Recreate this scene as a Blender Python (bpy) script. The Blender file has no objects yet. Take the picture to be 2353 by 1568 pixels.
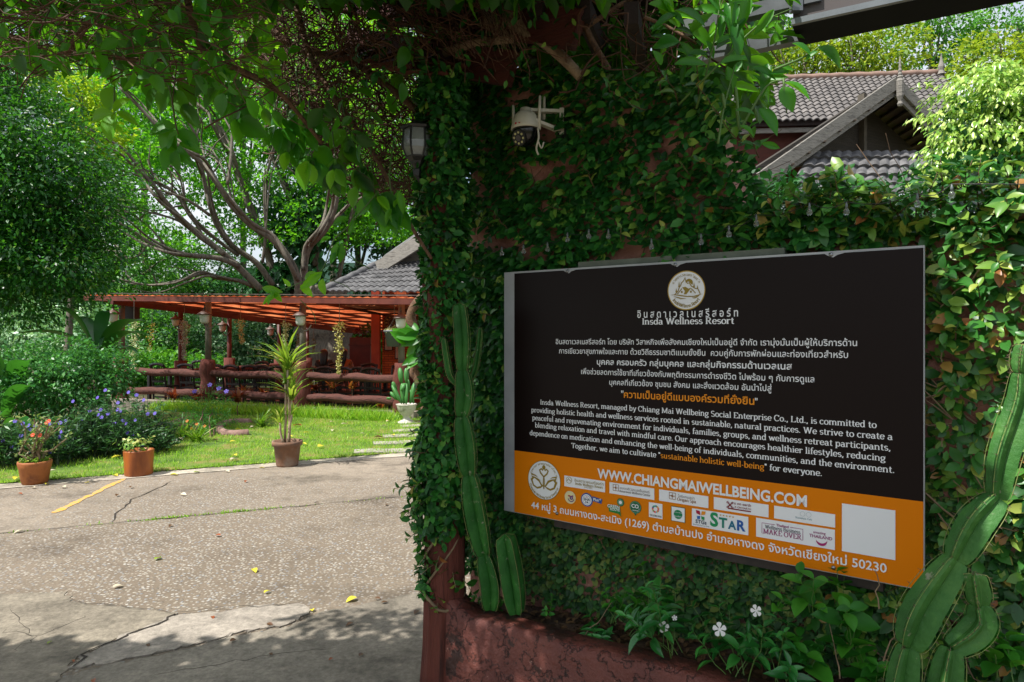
import bpy, math, random
import numpy as np
from mathutils import Vector, Matrix, Quaternion
R = math.radians
sc = bpy.context.scene
COL = sc.collection
rnd = random.Random(7)
G = np.random.default_rng(11)

# ------------------------------------------------------------------ camera, sky, sun, exposure
F, CX, HZ, EYE = 1569.0, 1176.5, 765.0, 1.6
cd = bpy.data.cameras.new('camera'); cam = bpy.data.objects.new('camera', cd); COL.objects.link(cam)
cam.location = (0, 0, EYE); cam.rotation_euler = (R(90), 0, 0)
cd.lens = 24; cd.sensor_width = 36; cd.shift_y = -19/2353; cd.clip_start = .05; cd.clip_end = 3000
sc.camera = cam
SUN_EL, SUN_AZ = 58.0, 241.0            # azimuth clockwise from +Y
wd = bpy.data.worlds.new('World'); sc.world = wd; wd.use_nodes = True
nt = wd.node_tree; bg = nt.nodes['Background']
sky = nt.nodes.new('ShaderNodeTexSky'); sky.sky_type = 'NISHITA'; sky.sun_disc = False
sky.sun_elevation = R(SUN_EL); sky.sun_rotation = R(SUN_AZ); sky.dust_density = 2.5; sky.air_density = 1.0
tcw = nt.nodes.new('ShaderNodeTexCoord'); nsw = nt.nodes.new('ShaderNodeTexNoise'); nsw.inputs['Scale'].default_value = 2.2; nsw.inputs['Detail'].default_value = 7
nt.links.new(tcw.outputs['Generated'], nsw.inputs['Vector']); rpw = nt.nodes.new('ShaderNodeValToRGB'); rpw.color_ramp.elements[0].position = .38; rpw.color_ramp.elements[1].position = .6
nt.links.new(nsw.outputs[0], rpw.inputs[0]); mxw = nt.nodes.new('ShaderNodeMix'); mxw.data_type = 'RGBA'; nt.links.new(rpw.outputs[0], mxw.inputs[0])
nt.links.new(sky.outputs[0], mxw.inputs[6]); mxw.inputs[7].default_value = (5.6, 5.8, 6.1, 1)
nt.links.new(mxw.outputs[2], bg.inputs[0]); bg.inputs[1].default_value = 0.115
sl = bpy.data.lights.new('sun', 'SUN'); so = bpy.data.objects.new('sun', sl); COL.objects.link(so)
sl.energy = 4.6; sl.angle = R(.55); sl.color = (1, .965, .91)
ce, se = math.cos(R(SUN_EL)), math.sin(R(SUN_EL))
sdir = Vector((math.sin(R(SUN_AZ))*ce, math.cos(R(SUN_AZ))*ce, se))
so.rotation_euler = (-sdir).to_track_quat('-Z', 'Y').to_euler(); so.location = (-20, -12, 40)
sc.view_settings.view_transform = 'Standard'; sc.view_settings.look = 'None'
sc.view_settings.exposure = 0.72; sc.view_settings.gamma = 1
sc.cycles.max_bounces = 7; sc.cycles.transmission_bounces = 6; sc.cycles.diffuse_bounces = 4
sc.cycles.use_denoising = True; sc.cycles.caustics_reflective = False; sc.cycles.caustics_refractive = False

# ------------------------------------------------------------------ measuring helpers
def P(x, y, Y):
    return Vector(((x-CX)/F*Y, Y, EYE-(y-HZ)/F*Y))
def GR(x, y, z=0.0):
    Y = (EYE-z)*F/(y-HZ)
    return Vector(((x-CX)/F*Y, Y, z))
def Zc(x0, y0, s):
    return lambda a, b: ((x0+a/s)/1.7407, (y0+b/s)/1.7407)
S0 = Vector((-.0371, 3.15)); WD = Vector((.8072, -.5904)); WN = Vector((-.5904, -.8072))
def W(u, z, off=0.0):
    return Vector((S0.x+u*WD.x+off*WN.x, S0.y+u*WD.y+off*WN.y, z))
def WI(x, y, off=0.0):
    r = Vector(((x-CX)/F, 1.0))
    t = (off+S0.dot(WN))/r.dot(WN)
    p = r*t-S0
    return p.dot(WD), EYE-(y-HZ)/F*t, t

# ------------------------------------------------------------------ materials
def lin(h):
    h = h.lstrip('#'); o = []
    for i in (0, 2, 4):
        c = int(h[i:i+2], 16)/255
        o.append(c/12.92 if c <= .04045 else ((c+.055)/1.055)**2.4)
    return tuple(o)
def col(c):
    return (lin(c) if isinstance(c, str) else tuple(c))+(1.0,)
MATS = {}
def mix_node(nt, fac, a, b):
    m = nt.nodes.new('ShaderNodeMix'); m.data_type = 'RGBA'
    for s, v in ((m.inputs[0], fac), (m.inputs[6], a), (m.inputs[7], b)):
        if hasattr(v, 'is_linked'): nt.links.new(v, s)
        else: s.default_value = v
    return m.outputs[2]
def noise_node(nt, scale, detail=4, rough=.55, stretch=None, kind='noise'):
    tc = nt.nodes.new('ShaderNodeTexCoord'); src = tc.outputs['Object']
    if stretch:
        mp = nt.nodes.new('ShaderNodeMapping'); mp.inputs['Scale'].default_value = stretch
        nt.links.new(src, mp.inputs[0]); src = mp.outputs[0]
    n = nt.nodes.new('ShaderNodeTexVoronoi' if kind == 'voronoi' else 'ShaderNodeTexNoise')
    nt.links.new(src, n.inputs['Vector']); n.inputs['Scale'].default_value = scale
    if kind == 'noise': n.inputs['Detail'].default_value = detail; n.inputs['Roughness'].default_value = rough
    return n
def ramp(nt, src, stops):
    r = nt.nodes.new('ShaderNodeValToRGB'); e = r.color_ramp.elements
    while len(e) < len(stops): e.new(.5)
    for i, (p, c) in enumerate(stops):
        e[i].position = p; e[i].color = col(c) if not isinstance(c, float) else (c, c, c, 1)
    nt.links.new(src, r.inputs[0]); return r.outputs[0]
def pbr(name, c, rough=.6, c2=None, ns=6, c3=None, bump=0, bs=40, metal=0, stretch=None, spec=.5, lo=.35, hi=.65, coat=0):
    if name in MATS: return MATS[name]
    m = bpy.data.materials.new(name); m.use_nodes = True; nt = m.node_tree; b = nt.nodes['Principled BSDF']
    b.inputs['Roughness'].default_value = rough; b.inputs['Metallic'].default_value = metal
    b.inputs['Specular IOR Level'].default_value = spec; b.inputs['Coat Weight'].default_value = coat
    if c2:
        n = noise_node(nt, ns, 6, .6, stretch)
        st = [(lo, c), (hi, c2)] if not c3 else [(lo, c), ((lo+hi)/2, c2), (hi, c3)]
        nt.links.new(ramp(nt, n.outputs[0], st), b.inputs['Base Color'])
    else: b.inputs['Base Color'].default_value = col(c)
    if bump:
        n2 = noise_node(nt, bs, 6, .65, stretch); bp = nt.nodes.new('ShaderNodeBump')
        bp.inputs['Strength'].default_value = bump; bp.inputs['Distance'].default_value = .02
        nt.links.new(n2.outputs[0], bp.inputs['Height']); nt.links.new(bp.outputs[0], b.inputs['Normal'])
    MATS[name] = m; return m
def leafmat(name, cols, tcol, trans=.35, rough=.42, spec=.45, pos=None):
    m = bpy.data.materials.new(name); m.use_nodes = True; nt = m.node_tree; b = nt.nodes['Principled BSDF']
    g = nt.nodes.new('ShaderNodeNewGeometry')
    k = len(cols); ps = pos or [i/(max(1, k-1)) for i in range(k)]
    cc = ramp(nt, g.outputs['Random Per Island'], list(zip(ps, cols)))
    nt.links.new(cc, b.inputs['Base Color']); b.inputs['Roughness'].default_value = rough
    b.inputs['Specular IOR Level'].default_value = spec
    t = nt.nodes.new('ShaderNodeBsdfTranslucent')
    nt.links.new(mix_node(nt, .6, cc, col(tcol)), t.inputs[0])
    mx = nt.nodes.new('ShaderNodeMixShader'); mx.inputs[0].default_value = trans
    nt.links.new(b.outputs[0], mx.inputs[1]); nt.links.new(t.outputs[0], mx.inputs[2])
    nt.links.new(mx.outputs[0], nt.nodes['Material Output'].inputs[0])
    MATS[name] = m; return m

# ------------------------------------------------------------------ object helpers
def tag(o, label=None, cat=None, group=None, kind=None):
    if label: o['label'] = label
    if cat: o['category'] = cat
    if group: o['group'] = group
    if kind: o['kind'] = kind
    return o
def empty(name, loc, label, cat, group=None):
    o = bpy.data.objects.new(name, None); o.empty_display_size = .1; COL.objects.link(o)
    o.location = loc; return tag(o, label, cat, group)
def wloc(p):
    v = Vector((0, 0, 0))
    while p: v += p.location; p = p.parent
    return v
def link_mesh(name, me, parent, mats, origin=None):
    o = bpy.data.objects.new(name, me); COL.objects.link(o)
    for m in (mats if isinstance(mats, (list, tuple)) else [mats]): me.materials.append(m)
    if parent: o.parent = parent
    elif origin is not None: o.location = origin
    return o
class MB:
    def __init__(s): s.v = []; s.f = []; s.mi = []; s.m = 0
    def add(s, vs, fs):
        b = len(s.v); s.v += [tuple(v) for v in vs]
        for f in fs: s.f.append(tuple(i+b for i in f)); s.mi.append(s.m)
        return s
    def box(s, c, d, ax=None):
        ex, ey, ez = ax or (Vector((1, 0, 0)), Vector((0, 1, 0)), Vector((0, 0, 1)))
        c = Vector(c); vs = []
        for sx in (-.5, .5):
            for sy in (-.5, .5):
                for sz in (-.5, .5): vs.append(c+ex*d[0]*sx+ey*d[1]*sy+ez*d[2]*sz)
        return s.add(vs, [(0, 1, 3, 2), (4, 6, 7, 5), (0, 4, 5, 1), (2, 3, 7, 6), (0, 2, 6, 4), (1, 5, 7, 3)])
    def beam(s, a, b, w, h, up=Vector((0, 0, 1))):
        a, b = Vector(a), Vector(b); ex = (b-a); L = ex.length; ex.normalize()
        ey = up.cross(ex); ey = ey.normalized() if ey.length > 1e-5 else Vector((0, 1, 0)); ez = ex.cross(ey)
        return s.box((a+b)/2, (L, w, h), (ex, ey, ez))
    def tube(s, pts, rad, n=8, cap=True, sec=None):
        pts = [Vector(p) for p in pts]; k = len(pts)
        rad = [rad]*k if isinstance(rad, (int, float)) else list(rad)
        if len(rad) != k: rad = [rad[0]+(rad[-1]-rad[0])*i/(k-1) for i in range(k)]
        t = (pts[1]-pts[0]).normalized(); a = Vector((0, 0, 1)) if abs(t.z) < .9 else Vector((1, 0, 0))
        x = t.cross(a).normalized(); vs = []; fs = []
        for i in range(k):
            t2 = (pts[min(i+1, k-1)]-pts[max(i-1, 0)])
            t2 = t2.normalized() if t2.length > 1e-9 else t
            q = t.rotation_difference(t2); x = q @ x; x = (x-t2*x.dot(t2)).normalized(); t = t2; y = t.cross(x)
            for j in range(n):
                an = 2*math.pi*j/n; rr = rad[i]*(sec[i][j] if sec else 1)
                vs.append(pts[i]+x*math.cos(an)*rr+y*math.sin(an)*rr)
        for i in range(k-1):
            for j in range(n):
                fs.append((i*n+j, i*n+(j+1) % n, (i+1)*n+(j+1) % n, (i+1)*n+j))
        if cap: fs.append(tuple(range(n-1, -1, -1))); fs.append(tuple((k-1)*n+j for j in range(n)))
        return s.add(vs, fs)
    def lathe(s, c, prof, n=24, sx=1, sy=1, wob=None):
        c = Vector(c); vs = []; fs = []; k = len(prof)
        for r, z in prof:
            for j in range(n):
                a = 2*math.pi*j/n; w = wob(a, r, z) if wob else 1
                vs.append(c+Vector((r*w*math.cos(a)*sx, r*w*math.sin(a)*sy, z)))
        for i in range(k-1):
            for j in range(n): fs.append((i*n+j, i*n+(j+1) % n, (i+1)*n+(j+1) % n, (i+1)*n+j))
        if prof[0][0] > 1e-4: fs.append(tuple(range(n-1, -1, -1)))
        if prof[-1][0] > 1e-4: fs.append(tuple((k-1)*n+j for j in range(n)))
        return s.add(vs, fs)
    def prism(s, pts, ext):
        k = len(pts); ext = Vector(ext); vs = [Vector(p) for p in pts]+[Vector(p)+ext for p in pts]
        fs = [tuple(range(k)), tuple(range(2*k-1, k-1, -1))]+[(i, i+k, (i+1) % k+k, (i+1) % k) for i in range(k)]
        return s.add(vs, fs)
    def build(s, name, mat, parent=None, origin=None, smooth=False):
        o0 = wloc(parent) if parent else (Vector(origin) if origin is not None else Vector((0, 0, 0)))
        me = bpy.data.meshes.new(name); me.from_pydata([tuple(Vector(v)-o0) for v in s.v], [], s.f); me.update()
        if smooth: me.polygons.foreach_set('use_smooth', [True]*len(me.polygons))
        if any(s.mi): me.polygons.foreach_set('material_index', s.mi)
        return link_mesh(name, me, parent, mat, o0)
class Parts:
    """every tube drawn becomes a part of its own"""
    def __init__(s, name, mat, parent, smooth=True): s.a = (name, mat, parent, smooth)
    def tube(s, *k, **w): MB().tube(*k, **w).build(s.a[0], s.a[1], s.a[2], smooth=s.a[3])
    def build(s, *k, **w): pass
def copy_tree(o, parent=None):
    c = o.copy(); COL.objects.link(c); c.parent = parent
    for ch in o.children: copy_tree(ch, c)
    return c

# leaf templates: (along, across, lift) and faces
TPL = {
 'far': ([(0, 0, 0), (.5, -.5, .06), (1, 0, -.05), (.5, .5, .06)], [(0, 1, 2, 3)]),
 'mid': ([(0, 0, 0), (.3, -.42, .07), (.3, .42, .07), (.68, -.4, .03), (.68, .4, .03), (1, 0, -.12), (.3, 0, 0), (.68, 0, -.03)],
         [(0, 1, 6), (0, 6, 2), (1, 3, 7, 6), (6, 7, 4, 2), (3, 5, 7), (7, 5, 4)]),
 'blade': ([(0, -.5, 0), (0, .5, 0), (.35, -.45, .12), (.35, .45, .12), (.7, -.3, .08), (.7, .3, .08), (1, 0, -.06)],
           [(0, 2, 3, 1), (2, 4, 5, 3), (4, 6, 5)]),
}
def _near():
    st = [(0, .02), (.07, .17), (.2, .37), (.38, .49), (.55, .49), (.73, .38), (.88, .19), (1, .01)]
    v = []; f = []
    for i, (t, w) in enumerate(st):
        dr = -.22*t*t
        v += [(t, -w, dr+.28*w), (t, 0, dr), (t, w, dr+.28*w)]
    for i in range(len(st)-1):
        a = i*3; f += [(a, a+3, a+4, a+1), (a+1, a+4, a+5, a+2)]
    return v, f
TPL['near'] = _near()
TPL['petal'] = ([(0, -.06, 0), (0, .06, 0), (.35, -.2, .03), (.35, .2, .03), (.7, -.46, .02), (.7, .46, .02), (.93, -.34, -.04), (.93, .34, -.04), (1, 0, -.03)], [(0, 2, 3, 1), (2, 4, 5, 3), (4, 6, 7, 5), (6, 8, 7)])
def unit(a): return a/np.maximum(np.linalg.norm(a, axis=1, keepdims=True), 1e-9)
def leaves(name, pos, dr, nr, L, Wd, mat, parent=None, origin=None, tpl='mid', smooth=True):
    pos = np.asarray(pos, float); n = len(pos)
    dr = unit(np.asarray(dr, float)); nr = np.asarray(nr, float)
    side = unit(np.cross(nr, dr)); nr = np.cross(dr, side)
    L = np.broadcast_to(np.asarray(L, float), (n,)); Wd = np.broadcast_to(np.asarray(Wd, float), (n,))
    tv, tf = TPL[tpl]; tv = np.array(tv); k = len(tv)
    V = (pos[:, None, :]+dr[:, None, :]*(tv[None, :, 0:1]*L[:, None, None])
         + side[:, None, :]*(tv[None, :, 1:2]*Wd[:, None, None])+nr[:, None, :]*(tv[None, :, 2:3]*L[:, None, None]))
    o0 = wloc(parent) if parent else (Vector(origin) if origin is not None else Vector((0, 0, 0)))
    V = V.reshape(-1, 3)-np.array(o0)
    loops = np.concatenate([np.array(f) for f in tf]); nl = len(loops)
    li = (np.arange(n)[:, None]*k+loops[None, :]).ravel()
    ln = np.array([len(f) for f in tf]); stt = np.concatenate([[0], np.cumsum(ln)[:-1]])
    ls = (np.arange(n)[:, None]*nl+stt[None, :]).ravel()
    me = bpy.data.meshes.new(name); me.vertices.add(len(V)); me.vertices.foreach_set('co', V.ravel())
    me.loops.add(len(li)); me.loops.foreach_set('vertex_index', li.astype(np.int32))
    me.polygons.add(len(ls)); me.polygons.foreach_set('loop_start', ls.astype(np.int32))
    me.update(calc_edges=True); me.validate()
    if smooth: me.polygons.foreach_set('use_smooth', np.ones(len(me.polygons), bool))
    return link_mesh(name, me, parent, mat, o0)
def rv(n): return unit(G.normal(size=(n, 3)))
def crown_pts(ells, ncl, per, clr=.35, shell=.55):
    """leaf clumps spread through a union of ellipsoids [(centre, (rx,ry,rz))]"""
    vol = np.array([r[0]*r[1]*r[2] for c, r in ells]); pick = G.choice(len(ells), ncl, p=vol/vol.sum())
    d = rv(ncl); rad = (shell+(1-shell)*G.random(ncl))**(1/1.5)*np.where(G.random(ncl) < .8, 1, G.random(ncl))
    C = np.array([np.array(ells[i][0]) for i in pick])+(d*rad[:, None]+G.normal(0, .13, (ncl, 3)))*np.array([ells[i][1] for i in pick])
    sz = clr*(.5+G.random(ncl))
    idx = np.repeat(np.arange(ncl), per); m = len(idx)
    off = rv(m)*(G.random(m)**.45)[:, None]*sz[idx][:, None]*np.array([1.15, 1.15, .6])
    pts = C[idx]+off
    out = unit(d[idx]*.5+off/np.maximum(sz[idx][:, None], .01)*.6)
    return pts, out
def crown(name, parent, ells, ncl, per, size, mat, clr=.35, tpl='far', asp=.55, droop=.3, origin=None, shell=.55):
    p, o = crown_pts(ells, ncl, per, clr, shell); m = len(p)
    dr = unit(o+rv(m)*.8+np.array([0, 0, -droop])); nr = unit(rv(m)*.8+np.array([0, 0, 1.0])+o*.4)
    L = size*(.65+.7*G.random(m))
    return leaves(name, p, dr, nr, L, L*asp, mat, parent, origin, tpl)
def wig(a, b, n, amp):
    a, b = Vector(a), Vector(b); out = []
    o = Vector((0, 0, 0))
    for i in range(n+1):
        t = i/n; k = math.sin(math.pi*t)
        o = o*.6+Vector((rnd.gauss(0, amp), rnd.gauss(0, amp), rnd.gauss(0, amp)))
        out.append(a.lerp(b, t)+o*k)
    return out
def smooth_path(pts, sub=4):
    pts = [Vector(p) for p in pts]; out = []
    for i in range(len(pts)-1):
        p0 = pts[max(i-1, 0)]; p1 = pts[i]; p2 = pts[i+1]; p3 = pts[min(i+2, len(pts)-1)]
        for j in range(sub):
            t = j/sub
            out.append(.5*((2*p1)+(p2-p0)*t+(2*p0-5*p1+4*p2-p3)*t*t+(3*p1-p0-3*p2+p3)*t**3))
    out.append(pts[-1]); return out

# ------------------------------------------------------------------ setting: ground, drive, lawn, hill
def concrete_mat(name, base, base2, agg=True, fine=1.0, mask=((.4, .1), (.6, .95))):
    m = bpy.data.materials.new(name); m.use_nodes = True; nt = m.node_tree; b = nt.nodes['Principled BSDF']
    b.inputs['Roughness'].default_value = .85; b.inputs['Specular IOR Level'].default_value = .3
    n1 = noise_node(nt, 1.1, 10, .7); n2 = noise_node(nt, 45*fine, 4, .7)
    c = ramp(nt, n1.outputs[0], [(.36, tuple(x*.72 for x in lin(base))), (.5, base2), (.64, tuple(min(1, x*1.25) for x in lin(base2)) if isinstance(base2, str) else base2)])
    g = ramp(nt, n2.outputs[0], [(.3, .62), (.7, 1.12)])
    mm = nt.nodes.new('ShaderNodeMix'); mm.data_type = 'RGBA'; mm.blend_type = 'MULTIPLY'; mm.inputs[0].default_value = 1
    nt.links.new(c, mm.inputs[6]); nt.links.new(g, mm.inputs[7]); out = mm.outputs[2]
    n4 = noise_node(nt, 7, 8, .72); g4 = ramp(nt, n4.outputs[0], [(.3, .55), (.5, .98), (.7, 1.18)])
    m4 = nt.nodes.new('ShaderNodeMix'); m4.data_type = 'RGBA'; m4.blend_type = 'MULTIPLY'; m4.inputs[0].default_value = .8
    nt.links.new(out, m4.inputs[6]); nt.links.new(g4, m4.inputs[7]); out = m4.outputs[2]
    hsrc = n2.outputs[0]
    if agg:
        v = noise_node(nt, 42, kind='voronoi'); v.inputs['Randomness'].default_value = 1
        vs = ramp(nt, v.outputs['Distance'], [(.28, 1.0), (.48, 0.0)])
        cs = nt.nodes.new('ShaderNodeSeparateColor'); nt.links.new(v.outputs['Color'], cs.inputs[0])
        pc = ramp(nt, cs.outputs[0], [(0, '#5f5a52'), (.3, '#958c7e'), (.6, '#a09a8e'), (.85, '#757a80'), (1, '#b8b2a8')])
        n3 = noise_node(nt, .55, 5, .6); msk = ramp(nt, n3.outputs[0], list(mask))
        ml = nt.nodes.new('ShaderNodeMath'); ml.operation = 'MULTIPLY'; nt.links.new(vs, ml.inputs[0]); nt.links.new(msk, ml.inputs[1])
        dk = mix_node(nt, msk, out, col('#6a5e50')); dk = mix_node(nt, .8, out, dk)
        out = mix_node(nt, ml.outputs[0], dk, pc)
        ad = nt.nodes.new('ShaderNodeMath'); ad.operation = 'ADD'; nt.links.new(ml.outputs[0], ad.inputs[0]); nt.links.new(n2.outputs[0], ad.inputs[1]); hsrc = ad.outputs[0]
    nt.links.new(out, b.inputs['Base Color'])
    bp = nt.nodes.new('ShaderNodeBump'); bp.inputs['Strength'].default_value = .6; bp.inputs['Distance'].default_value = .006
    nt.links.new(hsrc, bp.inputs['Height']); nt.links.new(bp.outputs[0], b.inputs['Normal'])
    return m
M_soil = pbr('soil', '#3a2b20', .95, '#57412f', 9, bump=.8, bs=30)
M_drive = concrete_mat('drive_concrete', '#746a5d', '#958979')
M_patch = concrete_mat('patch_concrete', '#857d71', '#999084', False)
M_patch2 = concrete_mat('worn_concrete', '#6f675a', '#867d6e', False)
M_front = concrete_mat('brushed_concrete', '#6f685c', '#857d70', False)
M_crack = pbr('crack_dirt', '#2b241c', .95)
M_ground = pbr('garden_earth', '#3f4a22', .95, '#4b3a26', .8, bump=.5, bs=12)

def sheet(name, pts, mat, kind='structure', th=None):
    mb = MB(); mb.add(pts, [tuple(range(len(pts)))])
    return tag(mb.build(name, mat), kind=kind)
# ground as one sheet to the horizon, dipping gently to the garden behind
gv = []; gf = []; xs = [-900, -300, -100, -40, -20, -10, -5, 0, 5, 10, 20, 40, 100, 300, 900]; ys = [-60, -20, 0, 5, 10, 14, 20, 30, 50, 100, 250, 600, 1500]
for y in ys:
    for x in xs: gv.append((x, y, -.03 if y < 11 else (-.3 if y < 25 else -.5)))
nx = len(xs)
for j in range(len(ys)-1):
    for i in range(nx-1): gf.append((j*nx+i, j*nx+i+1, (j+1)*nx+i+1, (j+1)*nx+i))
tag(MB().add(gv, gf).build('ground', M_ground), kind='structure')
E0 = GR(0, 1115); E1 = GR(960, 1040); ed = (E1-E0).normalized(); en = Vector((-ed.y, ed.x, 0))
def edge(s, off=0, z=0): return Vector((E0.x+ed.x*s+en.x*off, E0.y+ed.y*s+en.y*off, z))
def wob(a, b, n, amp, z):
    out = []
    for i in range(n+1):
        p = Vector(a).lerp(Vector(b), i/n); p.x += rnd.gauss(0, amp); p.y += rnd.gauss(0, amp); p.z = z; out.append(p)
    return out
mb = MB(); far = wob(edge(-9, 0), edge(14, 0), 90, .012, 0.0)
vs = []; fs = []
for i, p in enumerate(far): vs += [p, Vector((p.x+3-4*i/90, -4-.0*i, 0))]
for i in range(len(far)-1): fs.append((2*i+1, 2*i+3, 2*i+2, 2*i))
tag(MB().add(vs, fs).build('driveway', M_drive), kind='structure')
# kerb strip along the lawn: slightly proud, paler edge line
mb = MB(); a = [edge(-9+i*.25, -.21+rnd.gauss(0, .006), .006) for i in range(80)]; b = [edge(-9+i*.25, -.005+rnd.gauss(0, .012), .012) for i in range(80)]
vs = a+b+[p-Vector((0, 0, .03)) for p in a]
fs = [(i, i+1, 81+i, 80+i) for i in range(79)]+[(160+i, 161+i, i+1, i) for i in range(79)]
tag(MB().add(vs, fs).build('kerb', concrete_mat('kerb_concrete', '#8f8778', '#aaa090', False)), kind='structure')
def strip(name, pts, w, mat, z, taper=True):
    pts = [Vector((p[0], p[1], z)) for p in pts]; vs = []; k = len(pts)
    for i, p in enumerate(pts):
        t = (pts[min(i+1, k-1)]-pts[max(i-1, 0)]).normalized(); s = Vector((-t.y, t.x, 0))
        ww = w*(.5+rnd.random()*.8)*(1 if not taper else min(1, .25+min(i, k-1-i)*.35))
        vs += [p-s*ww/2, p+s*ww/2]
    return tag(MB().add(vs, [(2*i, 2*i+2, 2*i+3, 2*i+1) for i in range(k-1)]).build(name, mat), kind='structure')
J0, J1 = GR(0, 1228), GR(960, 1140)
strip('joint', wob(J0-(J1-J0)*.6, J1+(J1-J0)*.8, 60, .008, 0), .018, M_crack, .009, False)
M_agg = concrete_mat('exposed_aggregate', '#5d5347', '#877b6b', mask=((.3, .2), (.56, .95)))
ja, jb = J0-(J1-J0)*.6, J1+(J1-J0)*.8
q = wob(ja, jb, 40, .006, .004); sheet('driveway_slab', q+[Vector((jb.x+1, 2.2, .004)), Vector((ja.x-2, 2.2, .004))], M_agg)
strip('joint', wob(edge(-6, -.215), edge(9, -.215), 60, .006, 0), .016, pbr('pale_mortar', '#c9bfae', .9), .008, False)
def gpl(pts, n=5, amp=.012):
    out = []
    for a, b in zip(pts[:-1], pts[1:]): out += wob(GR(*a), GR(*b), n, amp, 0)[:-1]
    return out+[GR(*pts[-1])]
strip('crack', gpl([(400, 1104), (365, 1122), (300, 1150), (270, 1180), (258, 1205)]), .012, M_crack, .004)
strip('crack', gpl([(0, 1455), (100, 1462), (150, 1440), (215, 1412)]), .005, M_crack, .0085)
strip('crack', gpl([(20, 1400), (60, 1440), (70, 1470), (40, 1500)]), .004, M_crack, .0085)
strip('crack', gpl([(330, 1560), (480, 1535), (620, 1510), (780, 1490)]), .004, M_crack, .0085)
strip('painted_line', wob(GR(122, 1180), GR(288, 1100), 16, .006, 0), .065, pbr('yellow_road_paint', '#c9962f', .85, '#94897a', 22, lo=.42, hi=.66), .004, False)
def patch(name, pts, mat, z, n=6):
    q = gpl(pts+[pts[0]], n, .012)[:-1]; q = [Vector((p.x, p.y, z)) for p in q]
    k = len(q); lo = [p-Vector((0, 0, z+.01)) for p in q]
    return tag(MB().add(q+lo, [tuple(range(k))]+[(i, k+i, k+(i+1) % k, (i+1) % k) for i in range(k)]).build(name, mat), kind='structure')
patch('concrete_patch', [(0, 1368), (150, 1364), (160, 1386), (270, 1397), (400, 1412), (392, 1427), (290, 1460), (205, 1500), (150, 1540), (60, 1640), (-300, 1640), (-300, 1380)], M_patch2, .008)
patch('concrete_patch', [(402, 1418), (560, 1402), (700, 1390), (716, 1412), (660, 1440), (560, 1455), (480, 1478), (390, 1500), (240, 1528), (163, 1540), (210, 1500), (292, 1463)], M_patch, .012)
patch('concrete_apron', [(150, 1560), (240, 1532), (390, 1504), (560, 1460), (664, 1443), (720, 1414), (820, 1396), (975, 1360), (1100, 1380), (1300, 1700), (900, 2600), (-700, 2600), (-100, 1700)], M_front, .008)
E1l = [(163, 1541), (210, 1501), (292, 1464), (392, 1428), (404, 1415)]
strip('crack', gpl(E1l), .013, M_crack, .016)
strip('crack', gpl([(240, 1530), (390, 1501), (480, 1479), (560, 1456), (660, 1441), (716, 1412)]), .006, M_crack, .016)
strip('crack', gpl([(160, 1386), (270, 1398), (400, 1413), (560, 1401), (700, 1390)]), .007, M_crack, .016)
# lawn
lawn = [edge(-9, 0, .02), edge(14, 0, .02), edge(14, 6.5, .02), edge(5, 5.8, .03), edge(-9, 9, .03)]
M_lawn = pbr('lawn_turf', '#35520f', .95, '#5a7420', 2.2, '#7a6f3a', bump=.6, bs=60)
sheet('lawn', lawn, M_lawn)
def in_lawn(n):
    s = G.uniform(-3, 8, n); o = G.random(n)**.9*5.2
    p = np.array([E0.x, E0.y, .02])+s[:, None]*np.array(ed)+o[:, None]*np.array(en); return p
n = 80000; p = in_lawn(n); kk = (np.sin(p[:, 0]*2.3+1.7*np.sin(p[:, 1]*1.9))*np.sin(p[:, 1]*2.9+p[:, 0])+.5*np.sin(p[:, 0]*7.1)*np.sin(p[:, 1]*6.3) > -.75) | (G.random(n) < .25); p = p[kk]; n = len(p); dr = rv(n)*.7+np.array([0, 0, 1.1]); L = G.uniform(.02, .05, n)*np.where(G.random(n) < .1, 1.6, 1)
M_grass = leafmat('grass_blades', ['#4a7a14', '#7ab026', '#a2cc3e', '#c5c86a'], '#b4e838', .45, .5, pos=[0, .3, .8, 1])
tag(leaves('grass', p, dr, rv(n)+np.array([0, -.6, .2]), L, L*.16, M_grass, tpl='far', smooth=False), 'bright short green grass of the sunlit garden lawn', 'grass', kind='stuff')
n = 3500; s = np.concatenate([G.uniform(-3, 8, n)]); p = np.array([E0.x, E0.y, 0.012])+s[:, None]*np.array(ed)+G.normal(.02, .025, n)[:, None]*np.array(en)
dr = rv(n)*.8+np.array([0, 0, .8])-np.array(en)*.5; L = G.uniform(.03, .06, n)
tag(leaves('grass', p, dr, rv(n), L, L*.16, M_grass, tpl='far', smooth=False), 'ragged grass fringe overhanging the concrete kerb', 'grass', kind='stuff')
# moss and weeds in the slab joint
n = 700; t = G.random(n)**1; t = np.where(G.random(n) < .7, .28+.35*t, t); p = np.array(J0)+(t)[:, None]*np.array(J1-J0)+G.normal(0, .012, (n, 3))*np.array([1, 1, 0])
k = G.random(n) < (.35+.65*(np.sin(t*40) > .2)); p = p[k]; n = len(p)
tag(leaves('weeds', p, rv(n)+np.array([0, 0, .8]), rv(n), G.uniform(.015, .04, n), G.uniform(.006, .012, n), M_grass, tpl='far'), 'tiny green weeds growing in the driveway joint', 'weeds', kind='stuff')
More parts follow.
